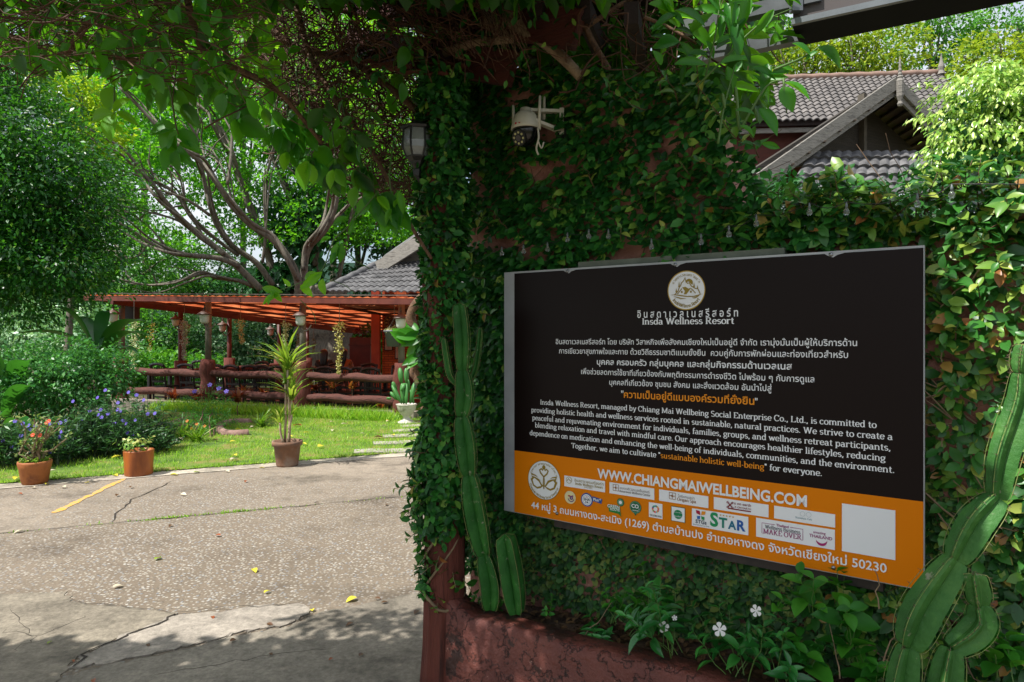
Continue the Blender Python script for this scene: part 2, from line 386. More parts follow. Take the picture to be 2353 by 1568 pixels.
# stepping slabs
M_slab = concrete_mat('slab_stone', '#9a9486', '#b3ad9f', False)
for (x0, x1, y0) in ((812, 1010, 1042), (858, 1030, 1022), (882, 1040, 1006), (905, 1050, 993), (925, 1060, 982), (930, 1070, 973)):
    a, b = GR(x0, y0, .03), GR(x1, y0-6, .03); t = (b-a).normalized(); s = Vector((-t.y, t.x, 0))
    q = [a+t*(b-a).length*k/5+s*rnd.uniform(-.02, .02) for k in range(6)]; q2 = [p+s*(.27+rnd.uniform(-.03, .03)) for p in reversed(q)]
    tag(MB().prism([p-Vector((0, 0, .03)) for p in q+q2], (0, 0, .035)).build('stepping_slab', M_slab, origin=a), 'stepping slab at about %d centimetres wide, step %s from the kerb' % (0, 0), 'slab', 'stepping slabs across the lawn')
sl_ = [o for o in COL.objects if o.name.startswith('stepping_slab')]
for o, t in zip(sl_, ('widest grey stepping slab, next to the driveway kerb', 'grey stepping slab just beyond the widest one by the kerb', 'third grey stepping slab from the driveway kerb', 'fourth grey stepping slab, short of the white urn', 'fifth grey stepping slab, beside the white urn', 'farthest grey stepping slab, behind the white urn')): o['label'] = t
# forested hill far behind, blue cast of haze put into its colour
M_hill = pbr('hazy_hill_forest', '#12281f', .95, '#20392c', .12, '#2c4632', bump=1, bs=.6, spec=.1)
vs = []; fs = []; nx, ny = 60, 14
for j in range(ny):
    for i in range(nx):
        x = -190+i*6.5; y = 110+j*9; t = j/(ny-1)
        h = 30*math.sin(min(1, t*1.1)*math.pi/2)*(.75+.3*math.sin(x*.021+1)+.12*math.sin(x*.07))
        vs.append((x+rnd.uniform(-2, 2), y, h-1+rnd.uniform(-1, 1)*(1.2 if j else 0)))
for j in range(ny-1):
    for i in range(nx-1): fs.append((j*nx+i, j*nx+i+1, (j+1)*nx+i+1, (j+1)*nx+i))
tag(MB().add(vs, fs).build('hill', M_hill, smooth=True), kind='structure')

# ------------------------------------------------------------------ boundary wall, pillar, planter
M_wall = pbr('pink_plaster', '#8a5d50', .9, '#a77868', 5, '#6d4238', bump=.6, bs=25, lo=.3, hi=.7)
mb = MB(); t0 = -.12
prof = [(-.30, -.2), (3.6, -.2), (3.6, 1.98), (1.12, 1.98), (1.02, 2.15), (.92, 2.5), (.4, 2.72), (-.30, 2.85)]
mb.prism([W(u, z, t0) for u, z in prof], tuple(Vector((-WN.x, -WN.y, 0))*.2))
wall = tag(mb.build('boundary_wall', M_wall, origin=W(1, 0, -.2)), 'pinkish plastered garden wall behind the large dark sign, mostly under ivy', 'wall')
M_bark_red = pbr('red_bark_concrete', '#4a1f16', .85, '#632f23', 9, '#351309', bump=1.0, bs=14, stretch=(3.5, 3.5, .35), lo=.3, hi=.7)
PX, PY = -.313, 3.1
mb = MB(); pts = []; rad = []; sec = []
for i in range(29):
    z = i*.1; pts.append((PX+.012*math.sin(z*2), PY, z)); rad.append(.1-.018*min(1, z/.9)+.03*max(0, .2-z))
    sec.append([1+.05*math.sin(j*2.4+z*.8)+.04*math.sin(j*5.1-z*1.3)+.02*math.sin(j*9+z*9) for j in range(28)])
mb.tube(pts, rad, 28, sec=sec)
pil = tag(mb.build('gate_pillar', M_bark_red, origin=(PX, PY, 0), smooth=True), 'red brown gate pillar moulded like a tree trunk, ivy climbing it', 'pillar')
M_curb = pbr('red_flaking_paint', '#552821', .75, '#66342a', 4, '#774236', bump=1, bs=16, lo=.3, hi=.7)
def curb_mat():
    m = M_curb; nt = m.node_tree; b = nt.nodes['Principled BSDF']; src = b.inputs['Base Color'].links[0].from_socket
    n = noise_node(nt, 7, 10, .68); k = ramp(nt, n.outputs[0], [(.56, 0.0), (.58, 1.0)])
    n2 = noise_node(nt, 13, 8, .7); k2 = ramp(nt, n2.outputs[0], [(.66, 0.0), (.69, .9)])
    c = mix_node(nt, k, src, col('#3a1f17')); c = mix_node(nt, k2, c, col('#a5786a')); nt.links.new(c, b.inputs['Base Color'])
    n5 = noise_node(nt, 9, 7, .62); ln = ramp(nt, n5.outputs[0], [(.475, 0.0), (.487, .7), (.497, .7), (.507, 0.0)]); c0 = b.inputs['Base Color'].links[0].from_socket
    nt.links.new(mix_node(nt, ln, c0, col('#1f0e0a')), b.inputs['Base Color']); stp = ramp(nt, n5.outputs[0], [(.49, 0.0), (.51, 1.0)])
    bp = nt.nodes.new('ShaderNodeBump'); bp.inputs['Strength'].default_value = 1; bp.inputs['Distance'].default_value = .006; nt.links.new(stp, bp.inputs['Height'])
    old = b.inputs['Normal'].links[0].from_node; nt.links.new(old.outputs[0], bp.inputs['Normal']); nt.links.new(bp.outputs[0], b.inputs['Normal']); b.inputs['Roughness'].default_value = .6
curb_mat()
pl = empty('planter', W(.8, 0, .2), 'low flaking red planter wall in front of the ivy, holding soil', 'planter')
mb = MB(); us = [-.17, -.14, -.08, 0, .1]+[.2+.1*i for i in range(34)]
def ctop(u): return .374+.045*max(u, -.1)+(.10*max(0, (-.02-u)/.15) if u < -.02 else 0)+.004*math.sin(u*9)
vs = []
for u in us:
    zt = ctop(u)
    vs += [W(u, -.1, .275), W(u, zt-.03, .262), W(u, zt-.008, .25), W(u, zt, .235), W(u, zt, .15), W(u, zt-.03, .135), W(u, .2, .13)]
k = 7; fs = []
for i in range(len(us)-1):
    for j in range(k-1): fs.append((i*k+j, (i+1)*k+j, (i+1)*k+j+1, i*k+j+1))
fs.append(tuple(range(k)))
mb.add(vs, fs); mb.build('curb', M_curb, pl, smooth=True)
mb = MB(); vs = []
for i in range(40):
    for j in range(6): vs.append(W(-.15+i*.1, .325+.045*(-.15+i*.1)+rnd.uniform(-.015, .02), .145-j*.055))
fs = [(i*6+j, i*6+6+j, i*6+7+j, i*6+j+1) for i in range(39) for j in range(5)]
mb.add(vs, fs); mb.build('soil', M_soil, pl, smooth=True)
n = 900; u = G.uniform(-.1, 3, n); q = np.array([W(a, .335+.045*a+.02*G.random(), b) for a, b in zip(u, G.uniform(-.1, .13, n))])
tag(leaves('leaf_litter', q, rv(n)*[1, 1, .2], rv(n)*.4+[0, 0, 1], .035, .02, leafmat('dead_leaf', ['#3b2a1c', '#5a4129', '#6d5334', '#33241a'], '#5a4129', .1, .7)), 'brown dead leaves littering the planter soil', 'leaf litter', kind='stuff')

# ------------------------------------------------------------------ ivy
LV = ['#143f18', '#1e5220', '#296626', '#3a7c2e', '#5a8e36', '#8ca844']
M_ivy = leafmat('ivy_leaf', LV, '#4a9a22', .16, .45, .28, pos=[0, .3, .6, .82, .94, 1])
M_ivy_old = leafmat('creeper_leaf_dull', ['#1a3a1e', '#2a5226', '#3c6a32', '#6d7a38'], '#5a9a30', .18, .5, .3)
M_ivy_lit = leafmat('ivy_leaf_lit', ['#1c4a1d', '#2a5f24', '#3d7a2c', '#6d9338', '#9aa648', '#9a5a34'], '#7ab52c', .22, .36, .42, pos=[0, .3, .6, .82, .95, 1])  # brighter copy of the ivy leaf, sunlight put into the colour
M_stem = pbr('vine_stem', '#4a3626', .85, '#6b543d', 20)
M_stem_pale = pbr('dry_vine_stem', '#6b5a44', .85, '#8a775c', 20)
BARE = [(1262, 300, 34), (1238, 285, 26), (1240, 385, 42), (1300, 372, 22), (1500, 375, 26), (1530, 330, 30), (1585, 345, 22), (1100, 540, 26), (1160, 560, 34), (1210, 575, 26), (1460, 545, 22), (1370, 470, 14),
        (1050, 420, 12), (1460, 585, 40), (1420, 590, 24), (1180, 215, 30), (1225, 220, 22), (1300, 240, 16), (1110, 300, 12), (1075, 560, 20)]
def wall_ivy(n, ur, zr, lo, hi, depth, zfun=None, bare=True, keep=None):
    u = G.uniform(*ur, n); z = G.uniform(*zr, n)
    ph = np.sin(u*7+z*5)*np.sin(z*9-u*4)*.5+.5+.35*np.sin(u*19+z*3)*np.sin(z*23+u*8)
    off = t0+.008+depth*np.clip(ph, 0, 1.2)*G.random(n)**.6
    insgn = (u > -.02) & (u < 1.70) & (z > .73) & (z < 1.90); off = np.where(insgn, np.minimum(off, -.105), off)
    ok = np.ones(n, bool)
    if zfun is not None: ok &= z < np.array([zfun(a) for a in u])
    P3 = np.stack([S0.x+u*WD.x+off*WN.x, S0.y+u*WD.y+off*WN.y, z], 1)
    if bare:
        px = CX+P3[:, 0]/P3[:, 1]*F; py = HZ-(P3[:, 2]-EYE)/P3[:, 1]*F
        for bx, by, br in BARE: ok &= (np.hypot(px-bx, (py-by)*1.1) > br*(.5+.65*G.random(n)))
    if keep is not None: ok &= keep(u, z)
    P3 = P3[ok]; insgn = insgn[ok]; m = len(P3); nn = np.array([WN.x, WN.y, 0]); dd = np.array([WD.x, WD.y, 0])
    dr = unit(dd*G.normal(0, .8, m)[:, None]+np.array([0, 0, -.45])+nn*(np.where(insgn, -.2, 1)*G.uniform(.1, .8, m))[:, None]+rv(m)*(np.where(insgn, .0, .35))[:, None])
    nr = unit(nn*1.0+np.array([0, 0, .55])+rv(m)*.55)
    return P3, dr, nr, lo*.8+(hi*1.12-lo*.8)*G.random(m)**1.25
def wtop(u): return 2.88-.3*u if u < .95 else (2.6-(u-.95)*2.2 if u < 1.2 else 2.05)
iv = empty('climbing_ivy', W(.4, .4, -.1), 'thick dark green ivy covering the wall above and around the dark sign', 'ivy')
a = wall_ivy(17500, (-.32, 1.5), (1.0, 2.9), .03, .058, .085, wtop)
leaves('leaves', *a[:3], a[3], a[3]*.62, M_ivy, iv, tpl='mid')
a = wall_ivy(12500, (-.1, 2.0), (.37, 1.1), .02, .04, .035, None, False, lambda u, z: (np.sin(u*9+1)*np.sin(z*13+u*3) > -.6) | (G.random(len(u)) < .4))
leaves('creeping_leaves', *a[:3], a[3], a[3]*.75, M_ivy_old, iv, tpl='mid')
mb = MB()
for i in range(150):
    u = rnd.uniform(-.3, 2.2); z = rnd.uniform(.45, 1.0) if i % 2 else rnd.uniform(1, 2.3); an = rnd.uniform(.2, 1.6)
    L = rnd.uniform(.12, .5); du = math.cos(an)*L*rnd.choice((-1, 1)); dz = math.sin(an)*L
    mb.tube(wig(W(u, z, t0+.012), W(u+du, min(z+dz, 2.5 if u < 1 else 1.95), t0+.02), 5, .008), [rnd.uniform(.0015, .004), .001], 4)
mb.build('stems', M_stem, iv)
# sprigs standing out of the ivy
def sprig(P0, D, n, L, ls, store, stem):
    D = Vector(D).normalized(); pts = wig(P0, Vector(P0)+D*L, 5, L*.03); stem.tube(pts, [.003, .0012], 4)
    for i in range(n):
        t = (i+.6)/n; k = t*5; a = pts[int(min(4, k))].lerp(pts[int(min(4, k))+1], min(1, k-int(min(4, k))))
        ang = i*2.4+rnd.random(); s = D.orthogonal().normalized(); s = Quaternion(D, ang) @ s
        store[0].append(a); store[1].append(s+D*rnd.uniform(.2, .9)); store[2].append(D*.8-s*.3+Vector((0, 0, .5))); store[3].append(ls*(1.1-.45*t)*rnd.uniform(.8, 1.2))
st = ([], [], [], []); sm = Parts('sprig_stem', M_stem, iv)
for (x, y, L, nl, ls) in ((1360, 430, .13, 7, .05), (1130, 520, .1, 5, .05), (1160, 525, .12, 6, .055), (1555, 240, .2, 9, .06), (1600, 220, .2, 8, .06), (1480, 250, .16, 7, .05), (1440, 300, .12, 6, .05), (1410, 230, .15, 8, .05),
                          (1660, 270, .2, 9, .05), (1700, 330, .2, 9, .055), (1740, 360, .18, 8, .06), (1640, 380, .12, 7, .05), (1580, 400, .1, 6, .05), (1480, 430, .1, 6, .05), (1340, 300, .1, 6, .05), (1290, 480, .09, 5, .045),
                          (1090, 830, .1, 6, .05), (1110, 640, .12, 6, .05), (1130, 730, .1, 5, .05), (1100, 500, .1, 6, .05), (1430, 560, .12, 6, .05), (1520, 550, .1, 6, .05), (1500, 470, .1, 6, .05), (1780, 500, .1, 6, .05)):
    u, z, _ = WI(x, y, -.04); sprig(W(u, z, -.06), (WN.x+rnd.uniform(-.5, .5), WN.y, rnd.uniform(-.1, .8)), nl, L, ls, st, sm)
leaves('sprig_leaves', st[0], st[1], st[2], st[3], np.array(st[3])*.5, M_ivy_lit, iv, tpl='near'); sm.build('sprig_stems', M_stem, iv)
# ivy on the low wall, lit on its right
a = wall_ivy(3600, (-.34, .04), (.42, 2.0), .03, .055, .10, None, False)
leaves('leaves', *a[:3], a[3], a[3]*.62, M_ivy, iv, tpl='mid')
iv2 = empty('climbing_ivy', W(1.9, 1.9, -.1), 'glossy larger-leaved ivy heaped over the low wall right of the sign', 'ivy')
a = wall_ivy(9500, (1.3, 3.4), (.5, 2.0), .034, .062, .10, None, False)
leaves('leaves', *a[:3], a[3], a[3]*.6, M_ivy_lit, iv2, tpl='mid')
n = 5200; u = G.uniform(.95, 3.4, n); hump = .10+.05*np.sin(u*6)+.04*np.sin(u*13+2)
b = G.uniform(-.32, .06, n); z = 1.9+hump*1.5*G.random(n)**.6
q = np.stack([S0.x+u*WD.x+(t0+b)*WN.x, S0.y+u*WD.y+(t0+b)*WN.y, z], 1)
dr = unit(rv(n)+np.array([WN.x*.5, WN.y*.5, .1])); nr = unit(rv(n)*.5+np.array([WN.x*.5, WN.y*.5, 1.0])); L = G.uniform(.04, .075, n)
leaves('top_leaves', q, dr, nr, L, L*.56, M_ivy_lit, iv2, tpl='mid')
st = ([], [], [], []); sm = Parts('sprig_stem', M_stem, iv2)
for (x, y, L, nl, ls) in ((1935, 400, .2, 11, .062), (1790, 395, .14, 8, .06), (2060, 425, .12, 8, .06), (2160, 410, .18, 9, .07), (2210, 395, .16, 9, .075), (2280, 405, .14, 8, .07), (2320, 390, .15, 8, .07), (2010, 440, .1, 7, .06), (1880, 430, .12, 7, .06), (2130, 460, .1, 7, .07), (2220, 450, .1, 6, .075), (1850, 445, .1, 7, .06), (2100, 380, .1, 6, .06), (1760, 420, .14, 8, .06), (1820, 470, .1, 7, .06), (1900, 480, .1, 7, .06), (1980, 470, .12, 8, .065), (2060, 470, .1, 7, .065), (2250, 430, .16, 9, .07), (2190, 440, .14, 8, .07), (2330, 440, .14, 8, .075), (2120, 420, .14, 9, .065), (1850, 410, .16, 9, .06), (1900, 415, .14, 8, .06),
                          (2240, 560, .1, 7, .06), (2300, 620, .1, 7, .06), (2200, 650, .1, 7, .06), (2260, 700, .1, 7, .05), (2190, 800, .1, 7, .05), (2270, 790, .08, 6, .05), (2230, 900, .1, 7, .05), (2320, 500, .12, 7, .07)):
    u, z, _ = WI(x, y, -.04); up = rnd.uniform(.6, 1.4) if y < 470 else rnd.uniform(0, .5)
    sprig(W(u, min(z, 1.99), -.1 if y < 470 else -.06), (WN.x*.4+rnd.uniform(-.4, .4), WN.y*.4, up), nl, L, ls, st, sm)
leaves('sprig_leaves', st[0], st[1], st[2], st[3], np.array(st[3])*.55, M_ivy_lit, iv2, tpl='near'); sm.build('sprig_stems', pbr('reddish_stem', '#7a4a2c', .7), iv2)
mb = MB()
for i in range(60):
    u = rnd.uniform(1.3, 2.6); z = rnd.uniform(.6, 1.9); mb.tube(wig(W(u, z, t0+.03), W(u+rnd.uniform(-.25, .25), z+rnd.uniform(-.2, .3), t0+.06), 5, .01), [.004, .0015], 4)
mb.build('stems', M_stem_pale, iv2)
# ivy on the pillar
iv3 = empty('climbing_ivy', (PX, PY, .4), 'dark small-leaved ivy wrapped round the red gate pillar, hanging leaf sprays at its foot', 'ivy')
n = 10500; z = .42+2.35*G.random(n); a = G.uniform(0, 2*np.pi, n)
bul = .088+.03*((z > .7) & (z < 1.15))+.008*np.sin(z*9+a*2)+.012*np.sin(z*3.1)
bul = np.where(z < .75, .1-.01*(z < .6), bul); keep = (z > .72) | (np.sin(a*3+z*8)+np.sin(a*2) > .6)
r = bul*(.72+.45*G.random(n)); a, z, r, = a[keep], z[keep], r[keep]; n = len(z)
q = np.stack([PX+r*np.cos(a), PY+r*np.sin(a), z], 1); rad = np.stack([np.cos(a), np.sin(a), 0*a], 1)
dr = unit(rv(n)*.85+rad*.3+np.array([0, 0, -.4])); nr = unit(rad+np.array([0, 0, .5])+rv(n)*.5); L = G.uniform(.03, .058, n)
leaves('leaves', q, dr, nr, L, L*.6, M_ivy, iv3, tpl='mid')
st = ([], [], [], []); sm = Parts('stem', M_stem_pale, iv3)
for (x, y, dx, dz, L, nl) in ((950, 1110, -1, -.1, .14, 8), (958, 1150, -.8, -.4, .12, 8), (965, 1190, -.7, -.6, .14, 8), (970, 1250, -.6, -.8, .12, 7), (990, 1350, -.2, -1, .1, 7), (1010, 1300, .3, -.8, .1, 7), (1040, 1330, .6, -.6, .12, 7),
                              (960, 1040, -.8, .1, .1, 6), (975, 870, -.8, -.2, .1, 6), (985, 640, -.8, .2, .1, 6), (985, 450, -.9, .1, .1, 6), (990, 500, -.9, 0, .1, 7), (1005, 1240, -.4, -.9, .14, 8), (985, 1290, -.7, -.4, .1, 6)):
    p0 = P(x+24, y, PY-.06); sprig(p0, (dx, -.5, dz), nl, L, .052, st, sm)
leaves('sprig_leaves', st[0], st[1], st[2], st[3], np.array(st[3])*.58, M_ivy_lit, iv3, tpl='near')
for k in range(5):
    a0 = rnd.uniform(0, 6); pts = [(PX+.09*math.cos(a0+t*2.2), PY+.09*math.sin(a0+t*2.2), .35+.12*k+t*.25) for t in [i/10 for i in range(11)]]; sm.tube(pts, [.007, .004], 5)
pts = [(PX+.1*math.cos(a0), PY+.1*math.sin(a0), .37+.02*math.sin(a0*2)+.06*abs(math.cos(a0))) for a0 in [3.0+i*.32 for i in range(12)]]; sm.tube(pts, .007, 6)
sm.build('stems', M_stem_pale, iv3)

# ------------------------------------------------------------------ the information sign
M_board = pbr('dark_brown_vinyl', '#150c0b', .36, spec=.13)
M_orange = pbr('orange_vinyl', '#d87a05', .5, spec=.1)
M_white = pbr('white_vinyl', '#e2e5e8', .45, spec=.3)
M_otext = pbr('orange_lettering', '#e08a10', .45, spec=.3)
M_alu = pbr('grey_aluminium', '#8f9396', .4, '#a9adb0', 3, spec=.5)
M_gold = pbr('gold_ink', '#8a7411', .45); M_goldring = pbr('gold_ring', '#a98a24', .4)
M_dalu = pbr('dark_steel', '#2c2d2d', .5, '#454545', 20)
M_steel = pbr('screw_steel', '#8d9093', .3, metal=1.0)
INK = {}
def ink(c):
    if c not in INK: INK[c] = pbr('ink_'+c.lstrip('#'), c, .5, spec=.3)
    return INK[c]
ZT, ZB, UW = 1.878, .780, 1.667
sg = empty('information_sign', W(UW/2, ZB, -.1), 'large dark brown and orange resort information sign with white Thai and English text', 'sign')
def flat(pts, off, name, mat, parent=None, th=0):
    mb = MB(); mb.add([W(u, z, off) for u, z in pts], [tuple(range(len(pts)))]); return mb.build(name, mat, parent or sg)
mb = MB(); mb.prism([W(0, ZB, -.022), W(UW, ZB, -.022), W(UW, ZT, -.022), W(0, ZT, -.022)], tuple(Vector((WN.x, WN.y, 0))*.020)); mb.build('panel', M_alu, sg)
ub, _, _ = WI(1182, 900); o1 = WI(1179, 1036)[1]; o2 = WI(2124, 1152)[1]; ZO = (o1+o2)/2
flat([(ub, ZO), (UW-.003, ZO), (UW-.003, ZT-.008), (ub, ZT-.008)], .0, 'dark_field', M_board)
flat([(ub, ZB+.003), (UW-.003, ZB+.003), (UW-.003, ZO), (ub, ZO)], .0, 'orange_band', M_orange)
# frame bars behind
a, b = WI(1334, 611, -.05)[0], WI(1806, 580, -.05)[0]
MB().beam(W(a, ZT+.002, -.055), W(b, ZT+.002, -.055), .05, .05).build('back_rail', pbr('galvanised_bar', '#4f574b', .6, '#666d60', 9), sg)
a = WI(1279, 1202, -.05)[0]
MB().beam(W(a, ZB-.016, -.055), W(UW-.12, ZB-.016, -.055), .05, .045).build('back_rail', pbr('rusty_black_bar', '#1d1b1a', .7, '#3a3029', 14), sg)
for x, y in ((1304.6, 623.5), (1552, 608.5), (1909.7, 585.4), (1280.5, 1180), (1915.3, 1304.6)):
    u, z, _ = WI(x, y); mb = MB(); mb.lathe((0, 0, 0), [(.0075, 0), (.007, .003), (.004, .0055), (0, .006)], 12)
    mb.v = [tuple(W(u, z, .001)+Vector((WD.x, WD.y, 0))*v[0]+Vector((0, 0, 1))*v[1]+Vector((WN.x, WN.y, 0))*v[2]) for v in mb.v]
    mb.build('screw', M_steel, sg, smooth=True)
mb = MB()
for x, y in ((1304, 620), (1552, 605), (1909, 582)):   # torn vinyl at the top screws shows bare metal
    u, z, _ = WI(x, y)
    mb.add([W(u-.02, ZT-.008, .0015), W(u+.045, ZT-.008, .0015), W(u+.02, ZT-.014, .0015), W(u+.008, ZT-.022, .0015), W(u-.004, ZT-.018, .0015)], [(0, 4, 3, 2, 1)])
mb.build('torn_edge', M_alu, sg)

DEPS = None
def text_mesh(s, bold=0.0):
    c = bpy.data.curves.new('txt', 'FONT'); c.body = s; c.size = 1; c.offset = bold; c.resolution_u = 3
    o = bpy.data.objects.new('txt', c); COL.objects.link(o)
    dg = bpy.context.evaluated_depsgraph_get(); dg.update(); me = o.evaluated_get(dg).to_mesh()
    v = np.array([tuple(p.co) for p in me.vertices]) if len(me.vertices) else np.zeros((0, 3)); f = [tuple(p.vertices) for p in me.polygons]
    o.evaluated_get(dg).to_mesh_clear(); bpy.data.objects.remove(o); bpy.data.curves.remove(c); return v, f
# a small slab-serif alphabet drawn with a broad pen: x-height 1, capitals 1.45
def _arc(cx, cy, rx, ry, a, b, n=9): return [(cx+rx*math.cos(R(a+(b-a)*i/n)), cy+ry*math.sin(R(a+(b-a)*i/n))) for i in range(n+1)]
def serif_glyphs():
    g = {}; C = 1.45; As = 1.55
    def st(x, y0, y1, s0='b', s1='l'):
        o = [[(x, y0), (x, y1)]]
        if s0 == 'b': o.append([(x-.2, y0+.04), (x+.2, y0+.04)])
        if s1 == 'b': o.append([(x-.2, y1-.04), (x+.2, y1-.04)])
        if s1 == 'l': o.append([(x-.2, y1-.04), (x, y1-.04)])
        return o
    g['a'] = (.98, [_arc(.4, .27, .3, .28, 0, 360, 12), _arc(.42, .62, .28, .36, 150, 0)+[(.7, .1), (.78, .03), (.92, .05)]])
    g['b'] = (1.02, st(.2, 0, As, '', 'l')+[_arc(.53, .5, .34, .5, 0, 360, 14)])
    g['c'] = (.88, [_arc(.47, .5, .37, .5, 40, 320, 12)])
    g['d'] = (1.04, st(.8, 0, As, '', 'l')+[_arc(.47, .5, .34, .5, 0, 360, 14), [(.8, .04), (.98, .04)]])
    g['e'] = (.92, [_arc(.47, .5, .37, .5, 5, 325, 12), [(.1, .52), (.84, .52)]])
    g['f'] = (.66, st(.28, 0, 1.2, 'b', '')+[[(.28, 1.15)]+_arc(.5, 1.2, .22, .33, 180, 50, 5), [(.05, .95), (.6, .95)]])
    g['g'] = (.96, [_arc(.43, .62, .32, .36, 0, 360, 12), [(.24, .3), (.2, .14), (.5, .04), (.75, -.05)]+_arc(.45, -.2, .38, .24, 20, -250, 9), [(.66, .86), (.92, .96)]])
    g['h'] = (1.1, st(.2, 0, As)+[_arc(.52, .6, .32, .38, 170, 0, 7)+[(.84, 0)], [(.66, .04), (1.02, .04)]])
    g['i'] = (.5, st(.24, 0, 1)+[[(.24, 1.26), (.24, 1.46)]])
    g['j'] = (.48, [[(.25, 1), (.25, -.1)]+_arc(.05, -.15, .2, .25, 0, -90, 5), [(.06, .96), (.25, .96)]])
    g['k'] = (1.04, st(.2, 0, As)+[[(.8, .95), (.3, .45)], [(.42, .55), (.86, .04)], [(.68, .04), (1.0, .04)], [(.62, .96), (.96, .96)]])
    g['l'] = (.5, st(.24, 0, As))
    g['m'] = (1.65, st(.2, 0, 1)+[_arc(.5, .6, .3, .38, 170, 0, 6)+[(.8, 0)], _arc(1.1, .6, .3, .38, 170, 0, 6)+[(1.4, 0)], [(.64, .04), (.98, .04)], [(1.24, .04), (1.58, .04)]])
    g['n'] = (1.1, st(.2, 0, 1)+[_arc(.52, .6, .32, .38, 170, 0, 7)+[(.84, 0)], [(.66, .04), (1.02, .04)]])
    g['o'] = (.98, [_arc(.48, .5, .38, .5, 0, 360, 16)])
    g['p'] = (1.02, st(.2, -.45, 1)+[_arc(.53, .5, .34, .5, 0, 360, 14)])
    g['r'] = (.78, st(.2, 0, 1)+[_arc(.5, .6, .3, .36, 170, 40, 6)])
    g['s'] = (.8, [_arc(.4, .74, .27, .24, 30, 250, 7)+_arc(.4, .26, .29, .24, 80, -150, 8)])
    g['t'] = (.66, [[(.28, 1.3), (.28, .22)]+_arc(.48, .22, .2, .2, 180, 310, 5), [(.05, .95), (.58, .95)]])
    g['u'] = (1.1, [[(.22, 1), (.22, .35)]+_arc(.5, .35, .28, .34, 180, 360, 7), [(.8, 1), (.8, 0)], [(.04, .96), (.22, .96)], [(.62, .96), (.8, .96)], [(.8, .04), (1.0, .04)]])
    g['v'] = (.98, [[(.14, .96), (.48, .02)], [(.48, .02), (.84, .96)], [(0, .96), (.34, .96)], [(.66, .96), (.98, .96)]])
    g['w'] = (1.4, [[(.14, .96), (.42, .02)], [(.42, .02), (.7, .96)], [(.7, .96), (.98, .02)], [(.98, .02), (1.26, .96)], [(0, .96), (.3, .96)], [(1.1, .96), (1.4, .96)]])
    g['x'] = (.96, [[(.14, .96), (.82, .04)], [(.8, .96), (.14, .04)], [(0, .04), (.32, .04)], [(.64, .04), (.96, .04)], [(0, .96), (.32, .96)], [(.64, .96), (.96, .96)]])
    g['y'] = (.98, [[(.14, .96), (.5, .05)], [(.86, .96), (.42, -.3), (.2, -.42), (.08, -.34)], [(0, .96), (.34, .96)], [(.68, .96), (1.0, .96)]])
    g['z'] = (.84, [[(.08, .96), (.74, .96)], [(.74, .96), (.08, .04)], [(.08, .04), (.76, .04)]])
    g['I'] = (.6, st(.3, 0, C, 'b', 'b')); g['T'] = (1.2, st(.58, 0, C, 'b', '')+[[(.05, C-.04), (1.12, C-.04)], [(.08, C), (.08, C-.3)], [(1.08, C), (1.08, C-.3)]])
    g['W'] = (1.9, [[(.2, C), (.55, 0)], [(.55, 0), (.95, C)], [(.95, C), (1.32, 0)], [(1.32, 0), (1.7, C)], [(0, C-.04), (.42, C-.04)], [(1.5, C-.04), (1.9, C-.04)], [(.76, C-.04), (1.14, C-.04)]])
    g['R'] = (1.3, st(.26, 0, C, 'b', 'l')+[[(.26, C-.04), (.6, C-.04)]+_arc(.62, 1.08, .34, .34, 85, -90, 7)+[(.26, .74)], [(.62, .72), (1.0, .04)], [(1.0, .04), (1.22, .04)]])
    g['C'] = (1.22, [_arc(.64, C/2, .54, C/2, 42, 318, 14), [(1.04, C-.4), (1.04, C)]])
    g['M'] = (1.72, st(.26, 0, C, 'b', 'l')+st(1.44, 0, C, 'b', '')+[[(.26, C), (.85, .1)], [(.85, .1), (1.44, C)], [(1.44, C-.04), (1.66, C-.04)]])
    g['S'] = (1.04, [_arc(.5, 1.08, .36, .35, 30, 250, 8)+_arc(.5, .36, .4, .36, 80, -150, 9)])
    g['E'] = (1.16, st(.26, 0, C, 'b', 'l')+[[(.26, C-.04), (1.0, C-.04)], [(.26, .74), (.75, .74)], [(.26, .04), (1.05, .04)], [(1.0, C), (1.0, C-.3)], [(1.05, 0), (1.05, .32)]])
    g['L'] = (1.1, st(.26, 0, C, 'b', 'b')+[[(.26, .04), (1.0, .04)], [(1.0, 0), (1.0, .34)]])
    g['O'] = (1.34, [_arc(.66, C/2, .56, C/2, 0, 360, 18)])
    g['A'] = (1.4, [[(.2, 0), (.68, C)], [(.68, C), (1.16, 0)], [(.36, .5), (1.0, .5)], [(0, .04), (.42, .04)], [(.94, .04), (1.38, .04)]])
    g['K'] = (1.4, st(.26, 0, C, 'b', 'b')+[[(1.05, C), (.36, .65)], [(.5, .75), (1.12, 0)], [(.9, .04), (1.36, .04)]]); g['V'] = (1.34, [[(.18, C), (.66, 0)], [(.66, 0), (1.14, C)], [(0, C-.04), (.42, C-.04)], [(.94, C-.04), (1.34, C-.04)]])
    g['B'] = (1.2, st(.26, 0, C, 'b', 'l')+[[(.26, C-.04), (.6, C-.04)]+_arc(.62, 1.1, .3, .32, 85, -90, 6)+[(.26, .78)], [(.6, .76)]+_arc(.64, .4, .4, .36, 85, -90, 7)+[(.26, .04)]])
    g['.'] = (.44, [[(.2, 0), (.2, .2)]]); g[','] = (.44, [[(.22, .18), (.22, .0), (.12, -.22)]]); g['-'] = (.62, [[(.1, .46), (.5, .46)], [(.1, .5), (.5, .5)]])
    g['"'] = (.6, [[(.16, 1.5), (.18, 1.08)], [(.4, 1.5), (.38, 1.08)]]); g[' '] = (.5, [])
    return g
SG = serif_glyphs()
